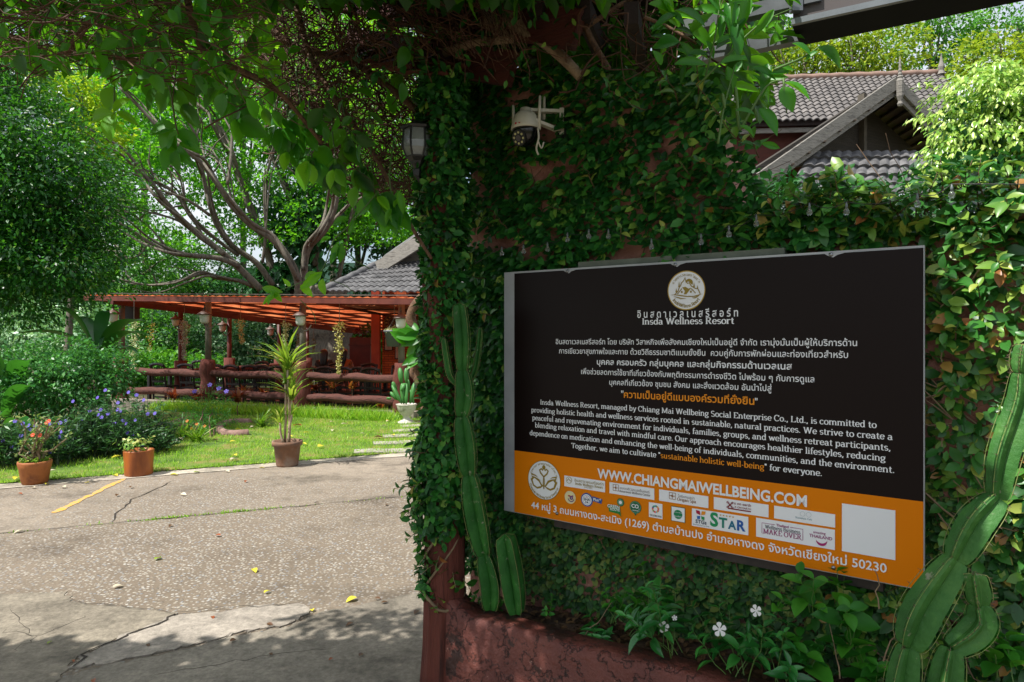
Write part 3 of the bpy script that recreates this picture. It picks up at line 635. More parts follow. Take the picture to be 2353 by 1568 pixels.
def serif_mesh(s, thick=.2, thin=.1):
    v = []; f = []; x0 = 0; spans = []
    for ch in s:
        adv, sts = SG.get(ch, SG['o']); spans.append(x0); zz = 0
        for k, stx in enumerate(sts):
            b = len(v); n = len(stx); zz += .004
            for i, (x, y) in enumerate(stx):
                p0 = stx[max(i-1, 0)]; p1 = stx[min(i+1, n-1)]; dx, dy = p1[0]-p0[0], p1[1]-p0[1]; l = math.hypot(dx, dy) or 1
                closed = math.hypot(stx[0][0]-stx[-1][0], stx[0][1]-stx[-1][1]) < 1e-6
                if closed and i in (0, n-1): dx, dy = stx[1][0]-stx[-2][0], stx[1][1]-stx[-2][1]; l = math.hypot(dx, dy)
                w = (thin+(thick-thin)*abs(dy)/l)/2
                v += [(x0+x-dy/l*w, y+dx/l*w, zz), (x0+x+dy/l*w, y-dx/l*w, zz)]
            f += [(b+2*i, b+2*i+1, b+2*i+3, b+2*i+2) for i in range(n-1)]
        x0 += adv*1.02
    return np.array(v), f, spans+[x0]
def place_line(v, f, L, Rr, mat, off=.002, name='lettering', hs=1.0, x0=None, x1=None, parent=None):
    """v in text units; stretched between the two baseline ends measured on the sign"""
    ua, za, _ = WI(*L); ubb, zb, _ = WI(*Rr)
    x0 = v[:, 0].min() if x0 is None else x0; x1 = v[:, 0].max() if x1 is None else x1
    k = (ubb-ua)/(x1-x0); mb = MB()
    mb.add([W(ua+(p[0]-x0)*k, za+(zb-za)*(p[0]-x0)/(x1-x0)+p[1]*k*hs, off+p[2]*k) for p in v], f); return mb.build(name, mat, parent or sg)
def line(s, L, Rr, mat, bold=0.0, hs=1.0, off=.002):
    v, f = text_mesh(s, bold); return place_line(v, f, L, Rr, mat, off, hs=hs)
def sline(s, L, Rr, parts, hs=1.0, thick=.2, thin=.1):
    """parts: [(start, end, material)] character ranges"""
    v, f, sp = serif_mesh(s, thick, thin); x0, x1 = v[:, 0].min(), v[:, 0].max()
    for a, b, m in parts:
        lo, hi = sp[a]-1e-6, sp[b]-1e-6; ks = [q for q in f if lo <= v[q[0]][0]+.09 < hi+.09 and lo-.12 < np.mean([v[i][0] for i in q]) < hi]
        ids = sorted({i for q in ks for i in q}); mp = {i: j for j, i in enumerate(ids)}
        if ids: place_line(v[ids], [tuple(mp[i] for i in q) for q in ks], L, Rr, m, hs=hs, x0=x0, x1=x1)
line('อ ิ น ส ด า เ ว ล เ น ส ร ี ส อ ร ์ ท'.replace(' ิ', 'ิ').replace(' ี', 'ี').replace(' ์', '์')  , (1465, 730.6), (1696.4, 727.3), M_white, .014, 1.25)
sline('Insda Wellness Resort', (1476.5, 746), (1687.6, 744.2), [(0, 21, M_white)], .84, .27, .13)
line('อินสดาเวลเนสรีสอร์ท โดย บริษัท วิสาหกิจเพื่อสังคมเชียงใหม่เป็นอยู่ดี จำกัด เรามุ่งมั่นเป็นผู้ให้บริการด้าน', (1277.6, 791), (1969.7, 795.4), M_white, .008, 1.05)
line('การเยียวยาสุขภาพใจและกาย ด้วยวิถีธรรมชาติแบบยั่งยืน  ควบคู่กับการพักผ่อนและท่องเที่ยวสำหรับ', (1285.3, 812.4), (1949, 822.9), M_white, .008, 1.05)
line('บุคคล ครอบครัว กลุ่มบุคคล และกลุ่มกิจกรรมด้านเวลเนส', (1372, 837.9), (1820, 849.7), M_white, .016, .95)
line('เพื่อช่วยลดการใช้ยาที่เกี่ยวข้องกับพฤติกรรมการดำรงชีวิต ไปพร้อม ๆ กับการดูแล', (1335.9, 859.6), (1871.6, 879), M_white, .008, 1.05)
line('บุคคลที่เกี่ยวข้อง ชุมชน สังคม และสิ่งแวดล้อม อันนำไปสู่', (1400.7, 884.5), (1773.4, 899.4), M_white, .008, 1.05)
line('ความเป็นอยู่ดีแบบองค์รวมที่ยั่งยืน', (1434, 914), (1733.7, 930.3), M_otext, .018, .98)
line('"', (1427.8, 912.5), (1433, 912.8), M_white, .01); line('"', (1735, 930), (1741, 930.3), M_white, .01)
WT = M_white
for s, L, Rr in (('Insda Wellness Resort, managed by Chiang Mai Wellbeing Social Enterprise Co., Ltd., is committed to', (1242.2, 929.5), (2015, 983.8)),
                 ('providing holistic health and wellness services rooted in sustainable, natural practices. We strive to create a', (1221.5, 947.1), (2051.4, 1011.2)),
                 ('peaceful and rejuvenating environment for individuals, families, groups, and wellness retreat participants,', (1223.7, 965.1), (2046, 1036.2)),
                 ('blending relaxation and travel with mindful care. Our approach encourages healthier lifestyles, reducing', (1229.9, 982.3), (2035.2, 1060)),
                 ('dependence on medication and enhancing the well-being of individuals, communities, and the environment.', (1217.8, 999.9), (2054.8, 1087.2))):
    sline(s, L, Rr, [(0, len(s), WT)], .92, .24, .12)
s = 'Together, we aim to cultivate "sustainable holistic well-being" for everyone.'; i0 = s.index('sust'); i1 = s.index('" for')
sline(s, (1313.4, 1029.3), (1888.8, 1094.4), [(0, i0, WT), (i0, i1, M_otext), (i1, len(s), WT)], .92, .24, .12)
line('WWW.CHIANGMAIWELLBEING.COM', (1373.2, 1098.1), (1854.6, 1164.5), M_white, .03, 1.12, .0022)
line('44 หมู่ 3 ถนนหางดง-สะเมิง (1269) ตำบลบ้านปง อำเภอหางดง จังหวัดเชียงใหม่ 50230', (1221.5, 1167.4), (2037.7, 1316.5), M_white, .014, 1.0, .0022)
# white stickers with the partner logos
def sticker(TL, BR, mat=M_white, off=.002, name='sticker'):
    a, za, _ = WI(*TL); b, zb, _ = WI(*BR); return a, b, zb, za, flat([(a, zb), (b, zb), (b, za), (a, za)], off, name, mat)
def sub(st, s, x0, x1, y, mat, bold=0, serif=False, hs=1.0, off=.0035):
    a, b, z0, z1, o = st; v, f = text_mesh(s, bold) if not serif else serif_mesh(s, .24, .12)[:2]
    lo, hi = v[:, 0].min(), v[:, 0].max(); k = (b-a)*(x1-x0)/(hi-lo); mb = MB()
    mb.add([W(a+(b-a)*x0+(p[0]-lo)*k, z0+(z1-z0)*y+p[1]*k*hs, off+p[2]*.0005) for p in v], f); mb.build('print', mat, o)
def poly(o, pts, mat, off=.0035, name='emblem'):
    mb = MB(); mb.add([W(u, z, off) for u, z in pts], [tuple(range(len(pts)))]); return mb.build(name, mat, o)
def circ(c, r, n=32, a0=0, a1=360): return [(c[0]+r*math.cos(R(a0+(a1-a0)*i/n)), c[1]+r*math.sin(R(a0+(a1-a0)*i/n))) for i in range(n+(a1-a0 != 360))]
def ring(o, c, r0, r1, mat, off, a0=0, a1=360, n=40, name='emblem'):
    A = [(c[0]+r*math.cos(R(a0+(a1-a0)*i/n)), c[1]+r*math.sin(R(a0+(a1-a0)*i/n))) for r in (r0, r1) for i in range(n+1)]
    mb = MB(); mb.add([W(u, z, off) for u, z in A], [(i, i+1, n+2+i, n+1+i) for i in range(n)]); return mb.build(name, mat, o)
def pen(o, pts, w, mat, off=.0035, taper=False):
    mb = MB(); vs = []; k = len(pts)
    for i, p in enumerate(pts):
        q0, q1 = pts[max(i-1, 0)], pts[min(i+1, k-1)]; dx, dy = q1[0]-q0[0], q1[1]-q0[1]; l = math.hypot(dx, dy) or 1
        ww = w/2*(math.sin(math.pi*(i+.15)/(k-.7)) if taper else 1); vs += [W(p[0]-dy/l*ww, p[1]+dx/l*ww, off), W(p[0]+dy/l*ww, p[1]-dx/l*ww, off)]
    mb.add(vs, [(2*i, 2*i+1, 2*i+3, 2*i+2) for i in range(k-1)]); return mb.build('emblem', mat, o)
def arc_text(o, s, c, r, a0, a1, size, mat, inward=False, serif=False, off=.0035):
    n = len(s); mb = MB()
    for i, ch in enumerate(s):
        if ch == ' ': continue
        v, f = text_mesh(ch, .01) if not serif else serif_mesh(ch, .26, .14)[:2]
        if not len(v): continue
        v = v*[1, 1, 0]+[0, 0, 0]; v[:, 0] -= (v[:, 0].min()+v[:, 0].max())/2
        an = R(a0+(a1-a0)*i/max(1, n-1)); rot = an+(math.pi/2 if inward else -math.pi/2); cs, sn = math.cos(rot), math.sin(rot)
        mb.add([W(c[0]+r*math.cos(an)+(p[0]*cs-p[1]*sn)*size, c[1]+r*math.sin(an)+(p[0]*sn+p[1]*cs)*size, off) for p in v], f)
    mb.build('print', mat, o)
# round mountain emblem
u, z, t = WI(1577.2, 667.6); r = 45.3*t/F; q = lambda x, y: (u+x*r, z+y*r)
lg = flat(circ((u, z), r*.95, 48), .002, 'emblem_disc', M_white); ring(lg, (u, z), r*.95, r, M_goldring, .0022)
def mq(pts): return [q(*p) for p in pts]
pen(lg, mq([(-.62, -.22), (-.42, -.02), (-.35, .2), (-.3, .22), (-.25, .38), (-.12, .5), (-.06, .66), (0, .42), (.1, .34), (.17, .38), (.28, .2), (.42, .12), (.52, .06), (.6, .1), (.74, -.2)]), r*.05, M_gold)
poly(lg, mq([(.16+.2*math.cos(R(a)), .38+.2*math.sin(R(a))) for a in range(-35, 160, 15)]+[(.02, .42), (.14, .44)]), M_gold)
for x, y, h in ((-.37, .18, .3), (-.52, -.08, .22), (.42, .15, .24), (.6, .04, .2)): poly(lg, mq([(x-.05, y), (x+.05, y), (x, y+h)]), M_gold)
poly(lg, mq([(-.13, -.2), (.02, -.2), (.28, .12), (.12, .08), (-.02, .18), (-.2, .16), (-.06, -.05)]), M_gold)
for pts in ([(-.46, -.18), (-.22, .1)], [(.27, .08), (.5, -.16)]): pen(lg, mq(pts), r*.045, M_gold)
for x in (-.22, .26): poly(lg, mq([(x-.05, -.13), (x+.04, -.13), (x+.04, -.03), (x-.05, -.03)]), M_gold)
for y, x0, x1, ph in ((-.27, -.85, .45, 0), (-.36, -.7, .02, .4), (-.26, .1, .85, 2.2), (-.34, .3, .72, 2.4)):
    pen(lg, mq([(x0+(x1-x0)*i/12, y+.06*math.sin(1.2+ph+i*.33)) for i in range(13)]), r*.06, M_gold, taper=True)
arc_text(lg, 'อินสดาเวลเนสรีสอร์ท', (u, z), r*.74, 150, 30, r*.17, M_gold); arc_text(lg, 'Insda Wellness Resort', (u, z), r*.87, 215, 325, r*.115, M_gold, True, True)
# round lotus emblem
u, z, t = WI(1250.6, 1104); r = 45*t/F; q = lambda x, y: (u+x*r, z+y*r)
lg = flat(circ((u, z), r*.97, 48), .002, 'emblem_disc', M_white); ring(lg, (u, z), r*.97, r, M_gold, .0022)
for s in (-1, 1):
    pen(lg, mq([(0, .18), (s*.2, .36), (s*.26, .5), (s*.16, .58), (s*.05, .5)]), r*.08, M_gold); pen(lg, mq([(0, .2), (s*.03, .05), (s*.03, -.2), (0, -.45)]), r*.05, M_gold)
    poly(lg, mq([(s*.04, -.3), (s*.2, -.02), (s*.5, .22), (s*.8, .3), (s*.72, .05), (s*.82, -.02), (s*.66, -.36), (s*.4, -.48), (s*.2, -.42)]), M_gold)
    poly(lg, mq([(s*.14, -.3), (s*.32, -.08), (s*.58, .06), (s*.68, -.05), (s*.6, -.28), (s*.4, -.38)]), M_white, .005)
    pen(lg, mq([(s*.08, -.22), (s*.25, .04), (s*.5, .14), (s*.72, .18)]), r*.04, M_white, .0055)
poly(lg, [q(.1*math.cos(R(a)), .66+.12*math.sin(R(a))) for a in range(0, 360, 30)], M_gold)
arc_text(lg, 'วิสาหกิจเพื่อสังคมเชียงใหม่เป็นอยู่ดี', (u, z), r*.80, 160, 20, r*.13, M_gold); arc_text(lg, 'Chiang Mai Wellbeing Social Enterprise', (u, z), r*.92, 200, 340, r*.075, M_gold, True, True)
s1 = sticker((1297.4, 1092.6), (1390.8, 1131.8)); o = s1[4]
u, z = s1[0]+(s1[1]-s1[0])*.12, (s1[2]+s1[3])/2+.006; ring(o, (u, z), .0125, .0142, M_gold, .0035); pen(o, [(u-.01, z-.004), (u-.002, z+.006), (u+.004, z), (u+.01, z-.004)], .003, M_gold)
sub(s1, 'อินสดาเวลเนสรีสอร์ท', .26, .97, .58, M_gold); sub(s1, 'Insda Wellness Resort', .28, .95, .30, M_gold, serif=True); sub(s1, 'WELLNESS', .5, .7, .14, M_gold)
BR_ = ink('#8a5a2a'); GRY = ink('#6d625c')
def window_mark(o, c, w, m):
    for pts in ([(-1, -1), (1, -1)], [(-1, 1), (1, 1)], [(-1, -1), (-1, 1)], [(1, -1), (1, 1)]): pen(o, [(c[0]+x*w, c[1]+y*w) for x, y in pts], w*.14, m)
    for pts in ([(-1, 0), (1, 0)], [(0, -1), (0, 1)]): pen(o, [(c[0]+x*w*.9, c[1]+y*w*.9) for x, y in pts], w*.16, m, .0042)
    poly(o, circ(c, w*.32, 10), m, .005)
s2 = sticker((1401.1, 1108), (1504, 1149.4)); o = s2[4]; window_mark(o, (s2[0]+(s2[1]-s2[0])*.15, (s2[2]+s2[3])/2+.004), .0125, BR_)
sub(s2, 'อมราวดีเวลเนสเซ็นเตอร์', .24, .9, .52, GRY); sub(s2, 'Amaravati Wellness Center', .23, .92, .26, GRY, serif=True)
s3 = sticker((1515, 1124.5), (1628.2, 1168)); o = s3[4]; window_mark(o, (s3[0]+(s3[1]-s3[0])*.28, (s3[2]+s3[3])/2+.004), .0125, BR_)
sub(s3, 'โอริแกนสปา', .4, .73, .56, GRY); sub(s3, 'Origan Spa', .38, .76, .26, BR_, serif=True)
s4 = sticker((1640.6, 1142.1), (1766.4, 1189.4)); o = s4[4]; MAR = ink('#7a1f26'); a, b, z0, z1 = s4[:4]; zm = z0+(z1-z0)*.55
c = (a+(b-a)*.31, zm)
for k in (45, 135): pen(o, [(c[0]+.011*math.cos(R(k)), c[1]+.011*math.sin(R(k))), (c[0]-.011*math.cos(R(k)), c[1]-.011*math.sin(R(k)))], .004, MAR, .0035+k*1e-5)
for dx in (-1, 1):
    for dy in (-1, 1): ring(o, (c[0]+dx*.009, c[1]+dy*.009), .0015, .004, MAR, .005, n=12)
sub(s4, 'x on earth', .38, .69, .64, MAR, .01); sub(s4, 'X ON EARTH', .39, .69, .37, MAR, .01)
poly(o, [(a+(b-a)*.27, z0+(z1-z0)*.2), (a+(b-a)*.69, z0+(z1-z0)*.2), (a+(b-a)*.69, z0+(z1-z0)*.3), (a+(b-a)*.27, z0+(z1-z0)*.3)], MAR)
s5 = sticker((1779.2, 1162), (1919.3, 1212.8)); o = s5[4]; TE = ink('#4b7f88'); a, b, z0, z1 = s5[:4]
for dx in (-.008, .012): ring(o, (a+(b-a)*.52+dx, z0+(z1-z0)*.68), .0075, .0085, ink('#a9b8b8'), .0035)
sub(s5, 'Shambhala Cafe', .36, .63, .28, TE)
# round and small certificates
def disc(x, y, rp, mat, off=.002): u, z, t = WI(x, y); return u, z, rp*t/F, flat(circ((u, z), rp*t/F, 36), off, 'badge', mat)
u, z, r, o = disc(1310.6, 1143.2, 14.7, ink('#d8cfa0'))
poly(o, [(u-.3*r, z+.35*r), (u+.1*r, z+.3*r), (u, z+.1*r), (u-.4*r, z+.15*r)], ink('#9c1f1c')); ring(o, (u+.25*r, z-.05*r), .1*r, .3*r, ink('#5a2f7a'), .0035, n=16); ring(o, (u+.2*r, z-.1*r), .45*r, .58*r, ink('#5a2f7a'), .0038, 190, 350, 14); ring(o, (u+.45*r, z+.25*r), 0.02*r, .14*r, ink('#8a2f7a'), .004, n=10)
u, z, r, o = disc(1349, 1148.7, 15.5, ink('#1f4f96')); BL = ink('#1f4f96')
poly(o, circ((u, z), r*.82, 30), M_white, .003); ring(o, (u, z), r*.62, r*.66, BL, .0035)
v, f = text_mesh('SHA', .02); k = r*1.05/(v[:, 0].max()-v[:, 0].min()); mb = MB(); mb.add([W(u-.5*r+p[0]*k, z-.12*r+p[1]*k, .0038) for p in v], f); mb.build('print', ink('#26384f'), o)
ring(o, (u, z+.3*r), .1*r, .18*r, ink('#b0307a'), .0038, 20, 160, 8); poly(o, circ((u-.12*r, z-.34*r), .11*r, 10), ink('#26384f'), .0038); poly(o, circ((u+.16*r, z-.34*r), .11*r, 10), ink('#26384f'), .0038)
a, za, _ = WI(1362, 1146); b, zb, _ = WI(1384.5, 1153); hh = .0095
tg = (a, b, zb-hh, zb+hh, flat([(a, za-hh), (b-.004, zb-hh*1.05), (b, zb+hh), (a, za+hh)], .0024, 'badge', BL)); sub(tg, 'Plus', .1, .66, .42, M_white, .02); sub(tg, '+', .7, .88, .6, M_white, .02)
GN = ink('#1e7a34'); GD = ink('#12603a')
u, z, r, o = disc(1426.5, 1154.5, 9.2, GD); poly(o, circ((u, z), r*.45, 16), M_white, .0035); ring(o, (u, z), r*.6, r*.72, ink('#7fc0a0'), .0035)
a, z1, _ = WI(1396, 1158); b, z0, _ = WI(1425, 1171); rt = (a, b, z0-.014, z1, flat([(a, z1-.014), (a+.004, z1-.002), (b-.012, z1), (b, z1-.005), (b+.006, z1-.045), (b-.004, z1-.034), (a+.008, z1-.03), (a+.007, z1-.016)], .003, 'badge', GN))
sub(rt, 'GREEN', .04, .98, .56, M_white, .02, off=.0042); sub(rt, 'ROUTE', .26, 1.0, .2, M_white, .02, off=.0042)
u, z, r, o = disc(1460.7, 1166, 14.5, GD); ring(o, (u, z), r*.86, r*.9, ink('#8fc9a8'), .0035); poly(o, [(u-.35*r, z-.85*r), (u+.3*r, z-.9*r), (u, z-1.35*r)], GD, .0024)
v, f = text_mesh('CO', .03); k = r*1.25/(v[:, 0].max()-v[:, 0].min()); mb = MB(); mb.add([W(u-.68*r+p[0]*k, z-.1*r+p[1]*k, .0038) for p in v], f); mb.build('print', M_white, o)
v, f = text_mesh('neutral', .01); k = r*1.0/(v[:, 0].max()-v[:, 0].min()); mb = MB(); mb.add([W(u-.5*r+p[0]*k, z-.58*r+p[1]*k, .0038) for p in v], f); mb.build('print', M_white, o)
v, f = text_mesh('2', .01); mb = MB(); mb.add([W(u+.55*r+p[0]*r*.35, z-.3*r+p[1]*r*.35, .0038) for p in v], f); mb.build('print', M_white, o)
s6 = sticker((1491.5, 1153.8), (1522.7, 1193.3)); o = s6[4]; c = ((s6[0]+s6[1])/2, s6[2]+(s6[3]-s6[2])*.6)
for i, h in enumerate(('#c5192d', '#fd9d24', '#bf8b2e', '#3f7e44', '#0a97d9', '#56c02b', '#00689d', '#19486a', '#e5243b', '#dda63a', '#4c9f38', '#c5192d', '#ff3a21', '#26bde2', '#fcc30b', '#a21942', '#fd6925')):
    ring(o, c, .0085, .0155, ink(h), .0035, i*360/17+2, (i+1)*360/17-2, 3)
sub(s6, 'THE GLOBAL GOALS', .07, .95, .1, ink('#1c1c1c'), .02, hs=1.7)
s7 = sticker((1542.9, 1162.5), (1575, 1202.1), GD); a, b, z0, z1, o = s7; poly(o, [(a+.002, z0+.002), (b-.002, z0+.002), (b-.002, z1-.002), (a+.002, z1-.002)], M_white, .003)
c = ((a+b)/2, (z0+z1)/2); poly(o, circ(c, .0175, 30), ink('#127a4e'), .0038); sub(s7, 'Green Hotel', .22, .78, .6, M_white, 0, off=.0045); sub(s7, 'Excellent', .24, .76, .33, M_white, 0, off=.0045)
s8 = sticker((1590.4, 1167.8), (1720, 1230.5)); a, b, z0, z1, o = s8; w = b-a; h = z1-z0; c = (a+w*.165, z0+h*.66)
for sx, sy, hc in ((-1, 1, '#a3163a'), (1, 1, '#d98a1a'), (-1, -1, '#1f5fa8'), (1, -1, '#1c8a4a')):
    poly(o, [(c[0]+sx*.0015, c[1]+sy*.0015), (c[0]+sx*.004, c[1]+sy*.017), (c[0]+sx*.019, c[1]+sy*.0185), (c[0]+sx*.017, c[1]+sy*.006)] if sy > 0 else [(c[0]+sx*.0015, c[1]+sy*.0015), (c[0]+sx*.003, c[1]+sy*.014), (c[0]+sx*.014, c[1]+sy*.015), (c[0]+sx*.015, c[1]+sy*.004)], ink(hc))
sub(s8, 'STGs', .07, .27, .2, ink('#1f2f4a'), .02); sub(s8, 'Sustainable Tourism Goals', .02, .32, .08, ink('#1f2f4a'))
for i, (ch, hc) in enumerate((('S', '#1a8a55'), ('T', '#1a7a6a'), ('A', '#1f6a86'), ('R', '#2257a0'))): sub(s8, ch, .335+.158*i, .48+.158*i, .2, ink(hc), .035, hs=1.05)
for i in range(5):
    cc = (a+w*(.52+.055*i), z0+h*.87); poly(o, [(cc[0]+(.0042 if k % 2 == 0 else .0018)*math.sin(k*math.pi/5), cc[1]+(.0042 if k % 2 == 0 else .0018)*math.cos(k*math.pi/5)) for k in range(10)], ink('#c9921f'))
s9 = sticker((1737.8, 1189.4), (1918.7, 1264.2)); a, b, z0, z1, o = s9; w = b-a; h = z1-z0; PU = ink('#8a1464')
X = lambda x, y: (a+w*x, z0+h*y)
for pts in ([(.25, .78), (.08, .78), (.08, .24), (.1, .24)], [(.45, .78), (.61, .78), (.61, .22), (.585, .22)]): pen(o, [X(*p) for p in pts], .0018, PU)
sub(s9, 'Thailand', .27, .43, .72, PU, .02); sub(s9, 'Wellness Business', .12, .58, .52, ink('#3a3f46'), serif=True, hs=1.1); sub(s9, 'MAKE OVER', .1, .59, .24, PU, serif=True, hs=1.05)
sub(s9, 'amazing', .74, .89, .68, PU, .01); sub(s9, 'THAILAND', .69, .97, .46, PU, .015); mb = MB()
ring(o, X(.84, .54), .0, .001, PU, .003, n=6); pen(o, [(X(.84, .5)[0]+.019*math.cos(R(k)), X(.84, .48)[1]+.022*math.sin(R(k))) for k in range(200, 350, 12)], .009, ink('#a0226a'), taper=True)
sticker((1934.9, 1156.7), (2057.6, 1287.5), M_white, .002, 'blank_sticker')

# ------------------------------------------------------------------ overhead box sign
A = P(1821, 62, 2.6); zb = A.z; dvec = Vector((.857, -.515, 0)); tv = Vector((.515, .857, 0))*.2
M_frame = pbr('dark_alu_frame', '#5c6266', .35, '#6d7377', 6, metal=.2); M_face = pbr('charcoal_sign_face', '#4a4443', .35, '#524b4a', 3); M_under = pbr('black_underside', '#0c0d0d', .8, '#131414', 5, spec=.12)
bsg = empty('box_sign', A, 'dark box sign with orange outline hung high on metal arms', 'sign')
L = 2.4; H = .75; fz = .035
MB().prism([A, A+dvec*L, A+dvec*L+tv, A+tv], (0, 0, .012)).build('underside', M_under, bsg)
mb = MB(); n_ = -tv.normalized()*.006
mb.beam(A+n_+Vector((0, 0, .012)), A+dvec*L+n_+Vector((0, 0, .012)), .03, .022); mb.beam(A+n_+Vector((0, 0, H)), A+dvec*L+n_+Vector((0, 0, H)), .03, .05)
mb.beam(A+n_*1.4+dvec*.014+Vector((0, 0, .05)), A+n_*1.4+dvec*.014+Vector((0, 0, H)), .03, .04, Vector((1, 0, 0))); mb.build('frame', M_frame, bsg)
MB().prism([A+tv*.06+Vector((0, 0, .014)), A+dvec*L+tv*.06+Vector((0, 0, .014)), A+dvec*L+tv*.98+Vector((0, 0, .014)), A+tv*.98+Vector((0, 0, .014))], (0, 0, H-.02)).build('face', M_face, bsg)
mb = MB(); rr = []
x0, x1, y0, y1, cr = .09, 2.2, .085, .62, .1
for cx_, cy_, a0 in ((x1-cr, y0+cr, -90), (x1-cr, y1-cr, 0), (x0+cr, y1-cr, 90), (x0+cr, y0+cr, 180)):
    for k in range(7): an = R(a0+k*15); rr.append((cx_+cr*math.cos(an), cy_+cr*math.sin(an)))
mb.tube([A+dvec*x+tv*.05+Vector((0, 0, y)) for x, y in rr+rr[:1]], .007, 6, cap=False); mb.build('outline', pbr('orange_outline', '#e08a1a', .4), bsg, smooth=True)
mb = MB()
for z in (.03, .1):
    p = A+tv*(.9 if z < .05 else .1)+Vector((0, 0, z)); mb.beam(p+dvec*.1, p-dvec*.42, .05, .05)
mb.build('mounting_arm', pbr('galvanised_arm', '#45494c', .45, '#5c6165', 8, metal=.3), bsg)

# ------------------------------------------------------------------ security camera, lantern, bulbs
M_cream = pbr('cream_plastic', '#b9b5a4', .4, '#c4c0b0', 5); M_blk = pbr('black_gloss_plastic', '#0c0c0e', .15); M_blk2 = pbr('black_plastic', '#111213', .5)
u0, zc, t = WI(1217, 300, .0); C0 = W(u0, zc, .03); mpp = t/F
cc = empty('security_camera', C0, 'cream dome security camera with black lens ball on the ivy wall', 'security camera')
mb = MB(); k = mpp
mb.lathe(C0, [(34*k, -2*k), (33.5*k, 4*k), (31*k, 16*k), (27*k, 28*k), (20*k, 36*k), (14*k, 39*k), (13*k, 46*k), (9*k, 48*k), (0, 48*k)], 28); mb.build('housing', M_cream, cc, smooth=True)
mb = MB(); mb.lathe(C0, [(0, -42*k), (12*k, -40*k), (22*k, -33*k), (28*k, -22*k), (31*k, -8*k), (31*k, -2*k)], 28); mb.build('lens_ball', M_blk, cc, smooth=True)
la = Vector((-.55, -.75, -.35)).normalized(); lc = C0+Vector((-13*k, -18*k, -25*k)); lx = la.orthogonal().normalized(); ly = la.cross(lx)
mb = MB()
def disk3(mb, c, ax, r0, h, n=20):
    x = ax.orthogonal().normalized(); y = ax.cross(x); mb.tube([c, c+ax*h], [r0, r0], n)
disk3(mb, lc, la, 18*k, 6*k); mb.build('lens_ring', M_blk2, cc, smooth=False)
mb = MB(); disk3(mb, lc+la*6*k, la, 7*k, 2*k, 14)
mb.build('lens', M_blk, cc)
mb = MB()
for i in range(8): an = i*math.pi/4; disk3(mb, lc+la*6*k+(lx*math.cos(an)+ly*math.sin(an))*12*k, la, 2.6*k, 1.2*k, 8)
mb.build('led', pbr('led_yellow', '#b5b27a', .3), cc)
bk = Vector((WD.x, WD.y, 0)); nn3 = Vector((WN.x, WN.y, 0))
mb = MB(); wp = W(u0+58*k, zc+20*k, -.10)
mb.beam(C0+Vector((0, 0, 42*k)), wp+nn3*.01+Vector((0, 0, 24*k)), 15*k, 7*k); mb.beam(C0+bk*24*k+Vector((0, 0, 14*k)), wp+nn3*.01-Vector((0, 0, 22*k)), 15*k, 7*k); mb.beam(wp+nn3*.012-Vector((0, 0, 30*k)), wp+nn3*.012+Vector((0, 0, 30*k)), 18*k, 10*k, Vector((1, 0, 0))); mb.build('bracket', M_cream, cc)
MB().box(W(u0+62*k, zc-2*k, -.10), (34*k, .035, 62*k), (bk, nn3, Vector((0, 0, 1)))).build('junction_box', M_blk2, cc)
for du, do, dz, L_ in ((-33, .03, 2, 58), (33, .02, -2, 72), (22, -.05, 30, 50)):
    mb = MB(); b = C0+bk*du*k+nn3*(do-.03)+Vector((0, 0, dz*k)); mb.tube([b-Vector((0, 0, 4*k)), b+Vector((du*.04*k, 0, L_*.55*k)), b+Vector((du*.06*k, 0, L_*k))], [4.6*k, 3.8*k, 2.8*k], 8); mb.build('antenna', M_cream, cc, smooth=True)
mb = MB(); b = C0+bk*33*k-Vector((0, 0, 4*k)); mb.tube(smooth_path([b, b+Vector((2*k, 0, -22*k)), b+Vector((-3*k, .01, -44*k)), b+Vector((2*k, .02, -58*k))]), 2.4*k, 6); mb.tube(smooth_path([b+Vector((0, 0, -26*k)), b+Vector((8*k, .01, -44*k)), b+Vector((14*k, .01, -30*k))]), 1.8*k, 6); mb.build('cable', M_cream, cc, smooth=True)
v, f = text_mesh('•——', .02); mb = MB(); b = C0+Vector((-22*k, -25*k, 5*k))
mb.box(b, (6*k, .002, 4*k)); mb.box(b+Vector((10*k, -5*k, 0)), (10*k, .002, 2*k)); mb.build('mark', ink('#a3222a'), cc)

LC = P(958, 332, 3.02); k = 3.02/F
ln = empty('wall_lantern', LC, 'black hexagonal wall lantern with cloudy glass on the ivy pillar', 'lantern')
M_lblk = pbr('lantern_black', '#121212', .45, '#1d1d1c', 30)
def hexl(mb, prof, rot=12, hollow=False):
    n = 6; vs = []; fs = []
    for r, z in prof:
        for j in range(n): a = R(rot+60*j); vs.append(LC+Vector((r*k*math.cos(a), r*k*math.sin(a), z*k)))
    for i in range(len(prof)-1):
        for j in range(n): fs.append((i*n+j, i*n+(j+1) % n, (i+1)*n+(j+1) % n, (i+1)*n+j))
    fs.append(tuple(range(n-1, -1, -1))); fs.append(tuple((len(prof)-1)*n+j for j in range(n))); mb.add(vs, fs); return mb
hexl(MB(), [(37, 33), (39, 38), (26, 45), (10, 52), (3, 54)]).build('cap', M_lblk, ln)
m = pbr('cloudy_glass', '#8d9696', .12, '#a9b0ae', 9, spec=.6); b_ = m.node_tree.nodes['Principled BSDF']; b_.inputs['Transmission Weight'].default_value = .45
hexl(MB(), [(23, -30), (31, -10), (32, 5), (29, 33)]).build('glass', m, ln)
mb = MB()
for j in range(6):
    a = R(12+60*j); mb.tube([LC+Vector((r*k*math.cos(a), r*k*math.sin(a), z*k)) for r, z in ((23.5, -31), (31.5, -10), (32.5, 5), (30, 34))], 2.4*k, 5)
mb.build('bars', M_lblk, ln)
